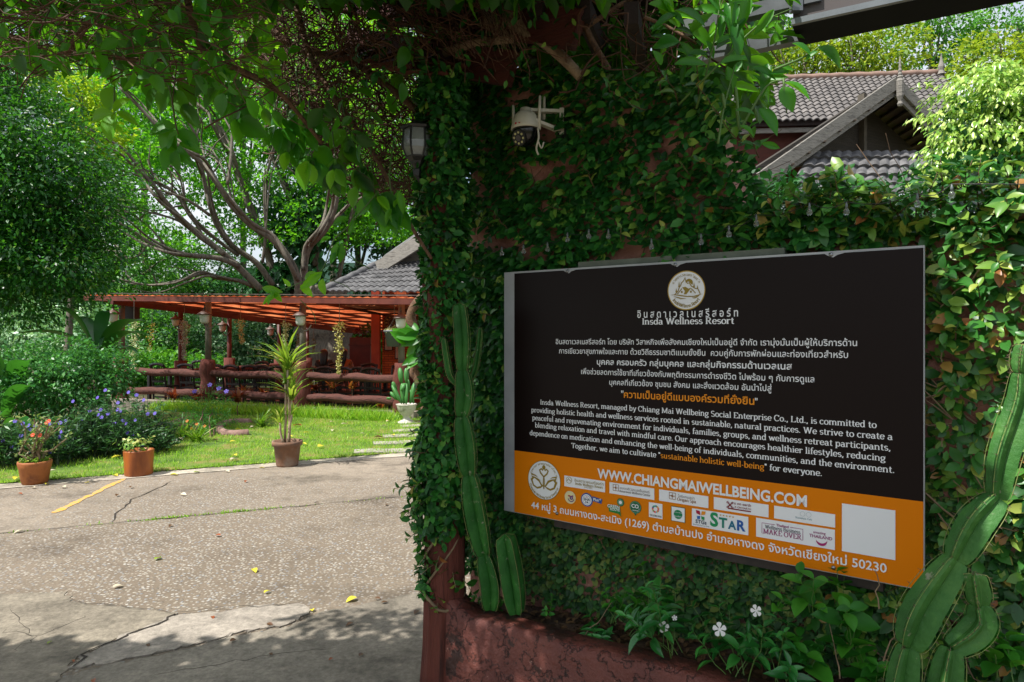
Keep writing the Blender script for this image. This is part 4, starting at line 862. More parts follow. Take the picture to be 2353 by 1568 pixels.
hexl(MB(), [(6, -75), (8, -72), (10, -58), (6, -56), (14, -46), (16, -40), (26, -32), (27, -29)]).build('base', M_lblk, ln)
hexl(MB(), [(2, -24), (8, -20), (9, -2), (6, 4), (6, 12)]).build('bulb', pbr('frosted_bulb', '#d5d8d6', .4), ln)
mb = MB(); mb.tube(smooth_path([LC+Vector((0, 0, -72*k)), LC+Vector((10*k, .02, -84*k)), LC+Vector((30*k, .05, -78*k)), LC+Vector((50*k, .09, -60*k))]), 5*k, 8); mb.build('arm', M_lblk, ln, smooth=True)

m_bulb = pbr('clear_bulb_glass', '#cfd4d2', .08, spec=.6); m_bulb.node_tree.nodes['Principled BSDF'].inputs['Transmission Weight'].default_value = .92
pb = empty('light_bulb', W(0, 1, .0), '', 'light bulb', 'bulbs of the string of lights'); k = .0009
mb = MB(); mb.lathe((0, 0, 0), [(0, -26*k), (6*k, -25*k), (10*k, -20*k), (11.5*k, -14*k), (10*k, -8*k), (6*k, -3*k), (4*k, 0)], 14); mb.v = [tuple(Vector(v)+pb.location) for v in mb.v]; mb.build('globe', m_bulb, pb, smooth=True)
mb = MB(); mb.lathe((0, 0, 0), [(4.5*k, -1*k), (5*k, 10*k), (4*k, 14*k), (2*k, 22*k)], 10); mb.v = [tuple(Vector(v)+pb.location) for v in mb.v]; mb.build('socket', pbr('pale_socket', '#5f6868', .5), pb, smooth=True)
spots = [(1153, 585, 'small clear bulb just above the upper left corner of the dark sign'), (1203, 580, 'small clear bulb beside the one above the upper left sign corner'), (1258, 575, 'clear bulb above the sign, below the pink bare patch'), (1304, 553, 'small clear bulb above the leftmost top screw of the sign'),
         (1353, 545, 'left bulb of a pair hanging close together above the sign'), (1398, 545, 'right bulb of a pair hanging close together above the sign'), (1497, 568, 'clear bulb over the pink patch above the round emblem'), (1611, 557, 'clear bulb above the sign, right of the round emblem'),
         (1675, 539, 'clear bulb halfway between the emblem and the right sign corner, above'), (1738, 514, 'highest bulb of those left of the house bargeboard foot'), (1860, 488, 'clear bulb under the left end of the bargeboard'), (1945, 487, 'clear bulb under the gabled lower roof'), (2187, 447, 'clear bulb near the wall top below the bright shrub'), (2108, 468, 'clear bulb in glossy ivy left of the bright shrub')]
pts = []
for i, (x, y, lab) in enumerate(spots):
    off = .005 if x < 1800 else .05
    u, z, _ = WI(x, y-8, off); o = pb if i == 0 else copy_tree(pb); o.location = W(u, z, off); o['label'] = lab; pts.append((x, W(u, z+.021, off)))
pts = [p for _, p in sorted(pts, key=lambda q: q[0])]; path = []
for a, b in zip(pts[:-1], pts[1:]): path += [a.lerp(b, t)-Vector((0, 0, .02*math.sin(math.pi*t))) for t in (0, .25, .5, .75)]
path = [W(-.2, 1.93, -.03)]+path+[pts[-1], W(2.6, 1.95, 0)]
mb = MB(); mb.tube(path, .0014, 5); tag(mb.build('light_string', M_blk2, origin=path[0], smooth=True), 'thin black cable carrying the small bulbs along the ivy wall', 'cable')

# ------------------------------------------------------------------ cacti in the planter
def cactus_mat(name, c1, c2, c3):
    m = pbr(name, c1, .5, c2, 7, c3, bump=.35, bs=45, spec=.25, lo=.3, hi=.72); nt = m.node_tree; b = nt.nodes['Principled BSDF']
    src = b.inputs['Base Color'].links[0].from_socket; n = noise_node(nt, 26, 6, .7); kk = ramp(nt, n.outputs[0], [(.62, 0.0), (.68, .85)])
    nt.links.new(mix_node(nt, kk, src, col('#8f8f78')), b.inputs['Base Color']); return m
M_cac = cactus_mat('cactus_green', '#194a17', '#255c20', '#376f2c'); M_cac2 = cactus_mat('cactus_pale_green', '#24501e', '#35662a', '#54803c')
M_rib = pbr('cactus_rib_edge', '#5f7a34', .6, '#8a8a55', 60); M_spine = pbr('cactus_spine', '#5a4a3a', .7)
def cactus_stem(root, segs, mat, ribs=4, rot=.5, deep=.36, lean=Vector((0, 0, 0)), tip=True):
    """segs: list of (list of centre points, max width): one entry per jointed segment"""
    mb = MB(); eb = MB(); sp = MB(); ns = ribs*6
    for si, (pts, w) in enumerate(segs):
        c = smooth_path(pts, 8) if len(pts) > 2 else [Vector(pts[0]).lerp(Vector(pts[1]), i/16) for i in range(17)]
        last = tip and si == len(segs)-1; n = len(c); rad = []
        for i in range(n):
            t = i/(n-1); p = .6+.4*math.sin(math.pi*min(1, (t*1.15 if t < .5 else (t if not last else t*.75+.12))))**.8
            if si and t < .04: p = .6
            if last and t > .9: p *= math.sqrt(max(.02, 1-((t-.9)/.1)**2))
            rad.append(w/2*p)
        sec = []
        for i in range(n):
            row = []
            for j in range(ns):
                a = 2*math.pi*j/ns; ph = (a-rot)*ribs/(2*math.pi); fr = abs((ph % 1)-.5)*2
                row.append(deep+(1-deep)*fr+.008*math.sin(i*1.9+j))
            sec.append(row)
        mb.tube(c, rad, ns, True, sec)
        # rib edges and areoles
        t = (c[1]-c[0]).normalized(); a0 = Vector((0, 0, 1)) if abs(t.z) < .9 else Vector((1, 0, 0)); x = t.cross(a0).normalized(); rows = [[] for _ in range(ribs)]
        for i in range(n):
            t2 = (c[min(i+1, n-1)]-c[max(i-1, 0)]).normalized(); x = t.rotation_difference(t2) @ x; x = (x-t2*x.dot(t2)).normalized(); t = t2; y = t.cross(x)
            for r_ in range(ribs):
                a = rot+2*math.pi*r_/ribs; d = x*math.cos(a)+y*math.sin(a); e = c[i]+d*rad[i]*1.0; rows[r_].append(e)
                if i % 2 == 0:
                    for q in range(2): sp.tube([e, e+(d+Vector((rnd.gauss(0, .6), rnd.gauss(0, .6), rnd.gauss(0, .6)))).normalized()*rnd.uniform(.006, .013)], [.0011, .0004], 3)
        for r_ in rows: eb.tube(r_, [max(.0005, .0011*(.5+.6*rnd.random())) for _ in r_], 5)
    st = mb.build('stem', mat, root, smooth=True); st.data.set_sharp_from_angle(angle=R(26))
    o = eb.build('rib_edge', M_rib, st if False else root, smooth=True); tag(sp.build('spines', M_spine, root), kind='stuff')
def CP(x, y, Y): return P(x, y, Y)
Yc = 2.98; px = Yc/F
c1 = empty('column_cactus', CP(1125, 1385, Yc), 'tall slim green jointed cactus standing between gate pillar and sign', 'cactus')
cactus_stem(c1, [([CP(1128, 1400, Yc), CP(1126, 1340, Yc), CP(1112, 1275, Yc)], 60*px), ([CP(1112, 1275, Yc), CP(1092, 1180, Yc), CP(1078, 1092, Yc)], 64*px), ([CP(1078, 1092, Yc), CP(1070, 1020, Yc), CP(1062, 957, Yc)], 60*px), ([CP(1062, 957, Yc), CP(1068, 905, Yc), CP(1063, 852, Yc)], 54*px), ([CP(1063, 852, Yc), CP(1062, 770, Yc), CP(1055, 697, Yc)], 46*px)], M_cac, 4, .7, .26)
cactus_stem(c1, [([CP(1062, 890, Yc+.01), CP(1036, 866, Yc), CP(1027, 825, Yc), CP(1020, 778, Yc)], 17*px)], M_cac, 4, .3, .4)
cactus_stem(c1, [([CP(1070, 900, Yc+.06), CP(1092, 850, Yc+.07), CP(1100, 800, Yc+.07), CP(1104, 754, Yc+.07)], 16*px)], M_cac, 4, .6, .4)
c2 = empty('column_cactus', CP(1180, 1400, Yc-.02), 'short dark green cactus stump under the lower left corner of the sign', 'cactus')
cactus_stem(c2, [([CP(1188, 1410, Yc-.03), CP(1176, 1320, Yc-.02), CP(1160, 1228, Yc-.02)], 60*px)], M_cac, 4, .5, .3)
Yd = 1.93; px = Yd/F
c3 = empty('column_cactus', CP(2065, 1600, Yd), 'tall leaning pale ribbed cactus in front of the sign corner', 'cactus')
D_ = lambda x, y, k=0: CP(x, y, Yd+k)
cactus_stem(c3, [([D_(2062, 1680), D_(2072, 1580), D_(2088, 1486)], 82*px), ([D_(2088, 1486), D_(2122, 1400), D_(2196, 1288)], 100*px), ([D_(2196, 1288), D_(2240, 1205), D_(2292, 1146)], 86*px), ([D_(2292, 1146), D_(2306, 1050), D_(2346, 925), D_(2350, 858)], 74*px), ([D_(2350, 858), D_(2355, 825), D_(2358, 792)], 60*px)], M_cac2, 4, .62, .24)
c4 = empty('column_cactus', CP(2165, 1600, Yd-.05), 'short bent yellowish cactus at the foot of the leaning one', 'cactus')
D_ = lambda x, y, k=-.05: CP(x, y, Yd+k)
cactus_stem(c4, [([D_(2158, 1670), D_(2170, 1580), D_(2186, 1490)], 78*px), ([D_(2186, 1490), D_(2228, 1462), D_(2254, 1428), D_(2250, 1390)], 74*px), ([D_(2250, 1392), D_(2247, 1360), D_(2240, 1318)], 56*px)], M_cac2, 4, .9, .24)

# ------------------------------------------------------------------ small plants in the planter
M_peri = leafmat('periwinkle_leaf', ['#1c5a24', '#2a7430', '#3f8c3a'], '#5cb83c', .2, .28, .6)
M_broad = leafmat('broad_weed_leaf', ['#1d5a16', '#2f7a1e', '#4a9428'], '#6cc024', .28, .5)
M_petal = leafmat('white_petal', ['#e2e4e2', '#f0f0ee'], '#ffffff', .25, .6); M_gstem = pbr('green_stem', '#4a6a2a', .6)
def stalk_plant(root, base, H, nst, nl, ls, mat, tpl='near', asp=.42, spread=.35, stemr=.002):
    st = ([], [], [], []); sm = MB()
    for k in range(nst):
        d = Vector((rnd.gauss(0, spread), rnd.gauss(0, spread), 1)).normalized(); b = Vector(base)+Vector((rnd.gauss(0, .02), rnd.gauss(0, .02), 0)); h = H*rnd.uniform(.65, 1.1)
        pts = wig(b, b+d*h, 6, h*.02); sm.tube(pts, [stemr, stemr*.5], 5)
        for i in range(nl):
            t = .25+.75*(i+1)/nl; q = pts[min(5, int(t*6*.999))].lerp(pts[min(6, int(t*6*.999)+1)], t*6 % 1 if t < 1 else 1)
            for s in (0, 1):
                an = i*1.7+s*math.pi+k; o = Quaternion(d, an) @ d.orthogonal().normalized()
                st[0].append(q); st[1].append(o+d*rnd.uniform(.1, .6)); st[2].append(d+o*-.2); st[3].append(ls*(1.15-.55*t*(t > .6))*rnd.uniform(.75, 1.15))
    leaves('foliage', st[0], st[1], st[2], st[3], np.array(st[3])*asp, mat, root, tpl=tpl); sm.build('stems', M_gstem, root)
def PW(x, y, off):
    u, z, _ = WI(x, y, off); return W(u, z, off)
def flower5(root, c, ax, r, mat, name='flower', notch=.5):
    ax = Vector(ax).normalized(); x = ax.orthogonal().normalized(); ps = []; ds = []; ns_ = []
    for i in range(5): d = Quaternion(ax, i*2*math.pi/5+.3) @ x; ps.append(Vector(c)); ds.append(d+ax*.15); ns_.append(ax)
    return leaves(name, ps, ds, ns_, r, r*notch*1.6, mat, root, tpl='petal')
per = [(1395, 1475, .12, 3, 4, .11, 'small periwinkle seedling near the left end of the planter', 0), (1545, 1490, .19, 8, 5, .26, 'periwinkle bush with white flowers in the middle of the planter', 3), (1690, 1545, .2, 8, 5, .26, 'periwinkle bush with a single white flower under the sign screw', 1), (1800, 1560, .17, 5, 4, .2, 'flowerless periwinkle low in the planter, right of the white-flowered ones', 0)]
for x, y, off, nst, nl, H, lab, nf in per:
    b = PW(x, y+10, off-.04); o = empty('periwinkle', b, lab, 'plant', 'periwinkles in the planter'); stalk_plant(o, b, H, nst, nl, .075, M_peri, asp=.36, spread=.5)
per_o = [o for o in COL.objects if o.name.startswith('periwinkle') and o.type == 'EMPTY']
for x, y, r, i in ((1526, 1442, .021, 1), (1654, 1447, .024, 1), (1738, 1404, .02, 2), (1550, 1420, .01, 1)): flower5(per_o[i], PW(x, y, .22), (WN.x+rnd.uniform(-.3, .3), WN.y, .35), r, M_petal)
for x, y, H, ls, nst, nl, lab in ((1503, 1400, .17, .085, 2, 3, 'broad-leaved weed against the wall below the address line'), (1870, 1395, .15, .085, 2, 3, 'tall broad-leaved weed right of the white flowers'), (1935, 1420, .2, .09, 3, 3, 'broad-leaved weed left of the leaning cactus, under the sign corner'), (1760, 1400, .12, .07, 2, 2, 'small broad-leaved weed behind the periwinkles'),
                                  (1405, 1410, .16, .05, 4, 4, 'thin spindly weed by the cactus stump'), (1460, 1450, .14, .05, 4, 4, 'low leafy weed left of the white-flowered periwinkle'), (1850, 1520, .12, .1, 2, 3, 'grey-green weed near the front of the planter'), (1960, 1500, .16, .085, 3, 3, 'weed close beside the foot of the leaning cactus'),
                                  (2000, 1570, .12, .09, 3, 3, 'low weed in front of the leaning cactus foot'), (2290, 1530, .12, .09, 4, 3, 'bright low weed at the foot of the bent cactus'), (1122, 1390, .1, .075, 2, 2, 'leafy sprig between the two cacti near the pillar'), (1270, 1395, .08, .03, 3, 3, 'tiny weed right of the cactus stump')):
    b = PW(x, y+22, .06); o = empty('weed_plant', b, lab, 'plant', 'weeds in the planter'); stalk_plant(o, b, H, nst, nl, ls, M_broad, asp=.58, spread=.4)
mb = MB()
for x, y, dx, dy in ((1345, 1460, 60, -75), (2030, 1520, 40, -90), (1930, 1560, -25, -130), (2020, 1400, -10, -90), (2100, 1460, 30, -60)): mb.tube(wig(PW(x, y, .12), PW(x+dx, y+dy, .08), 5, .006), [.0025, .0012], 5)
tag(mb.build('dry_twigs', M_stem_pale, origin=PW(1700, 1480, .1)), 'bare dry twigs sticking up out of the planter', 'twigs', kind='stuff')

# ------------------------------------------------------------------ gate roof over the pillar
M_redwood = pbr('weathered_red_wood', '#381009', .8, '#4f2015', 5, '#260b06', bump=.5, bs=18, stretch=(1, 1, 5), lo=.3, hi=.72)
M_peel = pbr('peeling_red_board', '#4f2217', .8, '#6d3a2c', 7, '#94786a', bump=.4, bs=20, lo=.4, hi=.85)
M_dark = pbr('dark_roof_timber', '#1a100c', .85, '#2a1a13', 6, bump=.4, bs=15)
gr = empty('gate_roof', P(1000, 100, 3.4), 'dark red timber gate roof overhead with peeling boards, hung with vines', 'roof')
mb = MB(); mb.beam(P(770, -10, 3.75), P(1330, 70, 2.9), .05, .16); mb.beam(P(800, 100, 3.6), P(1180, 160, 3.1), .05, .15); mb.build('fascia', M_redwood, gr)
mb = MB()
for i in range(7):
    a = P(830+38*i, 118+7*i, 3.5-.05*i); b = a+Vector((.12, .35, .22)); mb.beam(a+Vector((-.10, -.2, -.10)), b, .125, .02)
mb.build('boards', M_peel, gr)
mb = MB(); q = [P(640, -60, 4.0), P(1500, -60, 2.75), P(1640, 60, 3.4), P(1300, 175, 3.7), P(1000, 120, 3.85), P(820, 90, 4.0)]
mb.prism([P(840, -330, 3.3), P(1640, -330, 2.7), P(1640, -20, 3.3), P(1290, 90, 3.6), P(880, 60, 3.9)], (0, .0, .06)); mb.build('decking', M_dark, gr)
mb = MB()
for i in range(6): a = P(900+110*i, -20+10*i, 3.0-.03*i); mb.beam(a, a+Vector((.25, 1.0, .12)), .06, .09)
mb.build('rafters', M_dark, gr)

# ------------------------------------------------------------------ overhead vine
M_vine = leafmat('vine_leaf', ['#0f3410', '#184a12', '#245e16', '#3a7a1c', '#5a9a2a'], '#86d018', .42, .42, .45, pos=[0, .35, .65, .9, 1])
M_lime = leafmat('lime_vine_leaf', ['#3f8a16', '#5aa81c', '#74bc2a'], '#a8e024', .5, .4); M_mid = leafmat('vine_leaf_mid', ['#1f6412', '#2f7a16', '#46901c'], '#7cc81c', .42, .4)  # mid and lime copies of the vine leaf, backlight put into the colour
M_vbark = pbr('vine_bark', '#4a3423', .85, '#6a4f38', 25, '#34241a', bump=.4, bs=60); M_twig = pbr('brown_twig', '#3b2417', .85, '#5a3a26', 14); M_pale = pbr('pale_dead_branch', '#6f5c48', .9, '#927d64', 12, '#4d3d2e', bump=.5, bs=40)
vn = empty('climbing_vine', P(600, -100, 3.0), 'overhead climbing vine with large leaves and a dense tangle of brown twigs over the drive', 'vine')
def interp(x, pts):
    xs_, ys_ = zip(*pts); return np.interp(x, xs_, ys_)
LOW = [(-600, 120), (0, 150), (60, 165), (130, 170), (200, 150), (250, 165), (330, 205), (400, 185), (470, 200), (520, 250), (600, 270), (700, 300), (790, 330), (860, 350), (900, 270), (950, 150), (1000, 60)]
n = 1700; x = G.uniform(-500, 985, n); hi = interp(x, LOW); t = G.random(n)**1.3
y = hi-20-t*(hi+260); Y = 1.75+.8*G.random(n)+np.where(x > 600, .9, 0)
keep = (x < 540) | (G.random(n) < .06) | ((t < .2) & (G.random(n) < .4)); x, y, Y = x[keep], y[keep], Y[keep]; n = len(x)
pos = np.stack([(x-CX)/F*Y, Y, EYE-(y-HZ)/F*Y], 1)
dr = unit(rv(n)*.75+np.array([0, 0, -.75])); nr = unit(rv(n)*.9+np.array([0, -.3, .6])); L = G.uniform(.038, .082, n)*Y/2.2; h_ = G.random(n) < .5
leaves('leaves', pos[h_], dr[h_], nr[h_], L[h_], L[h_]*.6, M_vine, vn, tpl='near'); leaves('leaves', pos[~h_], dr[~h_], nr[~h_], L[~h_], L[~h_]*.6, M_mid, vn, tpl='near')
# hanging sprays with big leaves
sb = Parts('shoot', M_gstem, vn)
def spray(tips, Y, mat, root=vn):
    """tips: list of (base x, y, tip x, y, width ratio)"""
    ps, ds, ns_, Ls, Ws = [], [], [], [], []
    for bx, by, tx, ty, w in tips:
        a = P(bx, by, Y+rnd.uniform(-.03, .03)); b = P(tx, ty, Y+rnd.uniform(-.05, .03)); d = b-a; ps.append(a); ds.append(d); ns_.append(Vector((rnd.gauss(0, .25), -1, .35+rnd.gauss(0, .3)))); Ls.append(d.length); Ws.append(d.length*w*.8)
    return leaves('hanging_leaves', ps, ds, ns_, Ls, Ws, mat, root, tpl='near')
sb.tube([P(262, 120, 2.2), P(263, 190, 2.2), P(262, 262, 2.2)], [.004, .0025], 5)
spray([(262, 200, 240, 255, .95), (264, 262, 198, 272, .5), (262, 258, 298, 218, .55), (268, 258, 315, 282, .45), (262, 262, 245, 318, .7), (263, 200, 270, 155, .6), (262, 185, 245, 175, .8), (262, 285, 282, 305, .55), (262, 180, 285, 170, .6)], 2.2, M_lime)
sb.tube(smooth_path([P(380, 150, 2.2), P(395, 230, 2.2), P(405, 300, 2.2)]), [.004, .0025], 5)
spray([(405, 292, 336, 300, .85), (402, 300, 362, 345, 1.0), (405, 300, 395, 350, .75), (408, 300, 458, 338, .75), (405, 335, 370, 385, .75), (405, 345, 405, 396, .7), (410, 335, 438, 382, .65), (412, 330, 460, 345, .4)], 2.2, M_mid)
spray([(380, 190, 400, 250, .7), (390, 200, 360, 260, .7), (400, 210, 430, 265, .7), (410, 180, 450, 240, .6), (370, 200, 330, 250, .6), (420, 240, 455, 290, .6), (440, 170, 480, 215, .8)], 2.3, M_vine)
for (cx_, cy_, Yv) in ((670, 330, 2.9), (720, 375, 2.95), (775, 385, 2.95), (830, 420, 3.0), (700, 300, 2.9), (640, 285, 2.85), (865, 470, 3.0), (905, 475, 3.0), (800, 330, 3.0), (560, 260, 2.8), (520, 215, 2.75)):
    tips = []
    for i in range(7): an = rnd.uniform(-2.6, -.5); l = rnd.uniform(38, 66); bx, by = cx_+rnd.uniform(-14, 14), cy_+rnd.uniform(-40, 14); tips.append((bx, by, bx+l*math.cos(an), by-l*math.sin(an), rnd.uniform(.55, .85)))
    spray(tips, Yv, M_mid if rnd.random() < .6 else M_vine); sb.tube(smooth_path([P(cx_+rnd.uniform(-50, 20), cy_-150, Yv+.1), P(cx_-10, cy_-70, Yv), P(cx_, cy_, Yv)]), [.004, .002], 5)
spray([(706, 370, 692, 432, .7), (710, 375, 722, 425, .7), (765, 390, 755, 432, .6), (772, 388, 790, 428, .75), (660, 350, 650, 390, .7)], 2.85, M_lime)
spray([(870, 470, 905, 505, .4), (868, 452, 895, 480, .5), (905, 478, 920, 450, .5), (900, 480, 884, 512, .5), (915, 440, 928, 490, .45)], 2.95, M_lime)
sb.tube(smooth_path([P(870, 440, 2.95), P(800, 520, 2.9), P(765, 555, 2.9), P(740, 620, 2.85), P(690, 650, 2.85), P(625, 672, 2.85)]), [.0035, .0015], 5)
spray([(800, 500, 760, 515, .5), (760, 545, 735, 555, .55), (775, 560, 765, 598, .6), (785, 560, 782, 605, .55), (800, 540, 815, 500, .4), (772, 580, 758, 605, .6)], 2.9, M_mid)
spray([(740, 625, 690, 665, .42), (742, 640, 742, 680, .7), (690, 655, 718, 680, .6), (650, 672, 596, 660, .4), (640, 678, 602, 695, .5), (632, 672, 645, 692, .6), (700, 640, 730, 628, .6), (668, 660, 650, 640, .5), (630, 672, 612, 700, .45)], 2.85, M_lime)
sb.tube(smooth_path([P(765, 570, 2.9), P(800, 590, 2.9), P(850, 618, 2.9)]), .0018, 4); sb.tube(smooth_path([P(745, 640, 2.85), P(790, 655, 2.85), P(815, 675, 2.85)]), .0016, 4)
sb.tube(smooth_path([P(690, 690, 2.85), P(720, 720, 2.85), P(725, 745, 2.85)]), .0016, 4)
# tangle of brown twigs
tw = MB()
def twig(x0, y0, Y0, x1, y1, Y1, r, am=.03, mbx=None, n=6): (mbx or tw).tube(smooth_path(wig(P(x0, y0, Y0), P(x1, y1, Y1), n, am), 2), [r, r*.55], 4)
for i in range(820):
    x = rnd.uniform(560, 985); yl = float(interp(x, [(560, 90), (700, 330), (850, 440), (985, 470)])); yh = float(interp(x, [(560, -150), (800, 60), (985, 170)])); y = rnd.uniform(yh, yl)
    an = rnd.choice((rnd.gauss(.9, .35), rnd.gauss(-.4, .5), rnd.uniform(-1.5, 1.5))); l = rnd.uniform(60, 220)
    Y0 = rnd.uniform(3.0, 3.7) if x < 850 else rnd.uniform(3.25, 3.9); twig(x-l/2*math.cos(an), y-l/2*math.sin(an), Y0, x+l/2*math.cos(an), min(y+l/2*math.sin(an), yl+20), Y0+rnd.uniform(-.3, .3), rnd.uniform(.0018, .0045))
for i in range(380):
    x = rnd.uniform(-250, 620); y = rnd.uniform(-150, float(interp(x, LOW))-30); an = rnd.gauss(.1, .45); l = rnd.uniform(150, 420); Y0 = rnd.uniform(1.7, 2.5)
    twig(x-l/2*math.cos(an), y-l/2*math.sin(an), Y0, x+l/2*math.cos(an), y+l/2*math.sin(an), Y0+rnd.uniform(-.3, .3), rnd.uniform(.001, .0027), .02)
for i in range(190):
    x = rnd.uniform(1060, 1760); yl = float(interp(x, [(1060, 90), (1250, 190), (1500, 190), (1760, 160)])); y = rnd.uniform(-160, yl); an = rnd.gauss(1.1, .7); l = rnd.uniform(70, 260); Y0 = rnd.uniform(2.7, 3.5)
    twig(x-l/2*math.cos(an), y-l/2*math.sin(an), Y0, x+l/2*math.cos(an), min(y+l/2*math.sin(an), yl+30), Y0+rnd.uniform(-.3, .3), rnd.uniform(.002, .005), .03)
for i in range(230):
    x = rnd.uniform(760, 1080); y = rnd.uniform(-90, 130); an = rnd.gauss(.6, .6); l = rnd.uniform(90, 260); Y0 = rnd.uniform(2.75, 3.2)
    twig(x-l/2*math.cos(an), y-l/2*math.sin(an), Y0, x+l/2*math.cos(an), min(y+l/2*math.sin(an), 190), Y0+rnd.uniform(-.2, .3), rnd.uniform(.0018, .004), .03)
tw.build('twigs', M_twig, vn, smooth=True)
def rope(pts, r, mat=M_vbark, Y=None): MB().tube(smooth_path([P(*p) for p in pts], 6), r, 8).build('main_stem', mat, vn, smooth=True)
rope([(560, -60, 3.3), (620, 60, 3.3), (690, 112, 3.3), (800, 140, 3.3), (880, 190, 3.2), (990, 282, 3.1)], [.02, .015])
rope([(660, -80, 3.25), (690, 50, 3.25), (718, 140, 3.2), (780, 240, 3.15), (850, 340, 3.1), (900, 430, 3.05), (945, 520, 3.0), (992, 595, 2.98)], [.016, .007])
rope([(420, -60, 2.3), (445, 60, 2.3), (480, 130, 2.3), (560, 165, 2.45), (640, 210, 2.7), (740, 330, 2.9)], [.014, .008])
rope([(150, 125, 2.1), (190, 70, 2.1), (240, 0, 2.1), (290, -80, 2.1)], [.011, .008])
rope([(-100, 60, 2.2), (60, 90, 2.2), (200, 130, 2.2), (380, 140, 2.3), (560, 175, 2.5), (700, 250, 2.9)], [.007, .004])
rope([(1120, -40, 3.1), (1200, 60, 3.05), (1280, 120, 3.0), (1335, 178, 2.95)], [.028, .022], M_pale)
rope([(1140, 20, 3.1), (1180, 60, 3.05), (1260, 110, 3.0), (1330, 175, 2.95)], [.02, .016], M_pale)
rope([(1270, 118, 3.0), (1380, 40, 2.95), (1480, -20, 2.9)], [.013, .010])
rope([(1330, -40, 2.95), (1345, 60, 2.95), (1400, 160, 2.9)], [.017, .012]); rope([(1480, 40, 2.8), (1530, 60, 2.8), (1600, 100, 2.75)], [.008, .006])
MB().tube([P(1020, 122, 3.15), P(1090, 98, 3.1), P(1180, 90, 3.0)], [.022, .018], 8).build('broken_branch', M_pale, vn, smooth=True)
hb = MB()
for i in range(60):
    x = rnd.uniform(1090, 1170); hb.tube(wig(P(x, rnd.uniform(-40, 20), 2.95), P(x+rnd.uniform(10, 60), rnd.uniform(50, 140), 2.95), 3, .012), .0012, 3)
hb.build('dry_roots', M_pale, vn)
# young shoots over the wall
big = []
for i in range(95):
    x = rnd.uniform(1490, 1815); y = rnd.uniform(-60, float(interp(x, [(1490, 150), (1600, 190), (1700, 240), (1815, 130)]))); l = rnd.uniform(40, 82); an = rnd.choice((rnd.gauss(.25, .5), rnd.gauss(-.5, .6), rnd.gauss(-1.6, .5)))
    big.append((x, y, x+l*math.cos(an), y-l*math.sin(an), rnd.uniform(.34, .5)))
vs2 = empty('climbing_vine', P(1650, 120, 2.55), 'bright leafy vine shoots spilling over the wall top beside the hanging box sign', 'vine', None)
for i in range(5): spray(big[i*19:(i+1)*19], 2.45+.1*i, (M_mid, M_vine, M_mid, M_lime, M_lime)[i], vs2)
spray([(1745, 250, 1790, 300, .5), (1800, 190, 1868, 215, .45), (1798, 200, 1822, 252, .7), (1880, 110, 1945, 150, .6), (1880, 118, 1850, 135, .55), (1770, 170, 1820, 160, .4), (1820, 100, 1870, 120, .4), (1520, 150, 1505, 115, .7), (1510, 100, 1560, 90, .8), (1690, 255, 1735, 255, .5), (1700, 290, 1740, 310, .45), (1750, 330, 1795, 340, .45)], 2.4, M_mid, vs2)
s2b = Parts('stem', M_gstem, vs2)
for pts in ([(1560, 240, 2.6), (1640, 160, 2.5), (1740, 60, 2.5), (1820, 20, 2.5)], [(1600, 250, 2.6), (1640, 100, 2.5), (1660, -40, 2.5)], [(1700, 300, 2.4), (1760, 200, 2.4), (1800, 185, 2.4)], [(1780, 160, 2.4), (1850, 130, 2.4), (1885, 105, 2.4)], [(1800, 180, 2.4), (1808, 260, 2.4)], [(1650, 330, 2.4), (1665, 240, 2.45), (1690, 150, 2.5)]): s2b.tube(smooth_path([P(*p) for p in pts], 4), [.005, .002], 5)
s2b.build('stems', M_gstem, vs2)
pd = Parts('seed_pod', M_gstem, vs2)
for x, y, l in ((1660, 215, 35), (1690, 200, 55), (1693, 250, 50), (1735, 250, 30)): pd.tube(smooth_path([P(x, y, 2.42), P(x+3, y+l*.5, 2.42), P(x+6, y+l, 2.42)]), [.003, .006, .006, .006, .006, .006, .005, .004, .002], 6)
pd.build('seed_pods', M_gstem, vs2, smooth=True)
sb.build('shoots', M_gstem, vn, smooth=True)
# unseen canopy of the same vine overhead, outline cut to shade sign and drive
n = 17000; xx = G.uniform(-5.2, 1.2, n); yy = G.uniform(-.8, 2.5, n); zz = G.uniform(2.95, 3.35, n)
keep = (xx < np.where(yy > 1.9, .42, .15+.9*(yy-1.3))) & ((xx > -1.45) | (G.random(n) < .12)) & (zz > 1.6+(HZ+30)/F*yy); xx, yy, zz = xx[keep], yy[keep], zz[keep]; n = len(xx)
L = G.uniform(.09, .15, n); leaves('shade_leaves', np.stack([xx, yy, zz], 1), rv(n)+np.array([0, 0, -.3]), rv(n)*.6+np.array([0, 0, 1]), L, L*.65, M_vine, vn, tpl='mid')

# back foliage of the vine above the gate, dark behind the twigs
n = 6500; x = G.uniform(1000, 1760, n); y = G.uniform(-260, 250, n); Y = G.uniform(3.3, 4.6, n); pos = np.stack([(x-CX)/F*Y, Y, EYE-(y-HZ)/F*Y], 1); L = G.uniform(.07, .13, n)
leaves('back_leaves', pos, rv(n)+[0, 0, -.5], rv(n)*.8+[0, -.4, .6], L, L*.6, M_vine, vn, tpl='mid')
n = 2000; x = G.uniform(560, 1060, n); y = G.uniform(-200, 300, n); k = y < np.interp(x, [600, 800, 1060], [120, 300, 330]); x, y = x[k], y[k]; n = len(x); Y = G.uniform(4.4, 5.4, n); pos = np.stack([(x-CX)/F*Y, Y, EYE-(y-HZ)/F*Y], 1); L = G.uniform(.05, .09, n)
leaves('back_leaves', pos, rv(n)+[0, 0, -.5], rv(n)*.8+[0, -.4, .6], L, L*.6, M_lime, vn, tpl='mid')

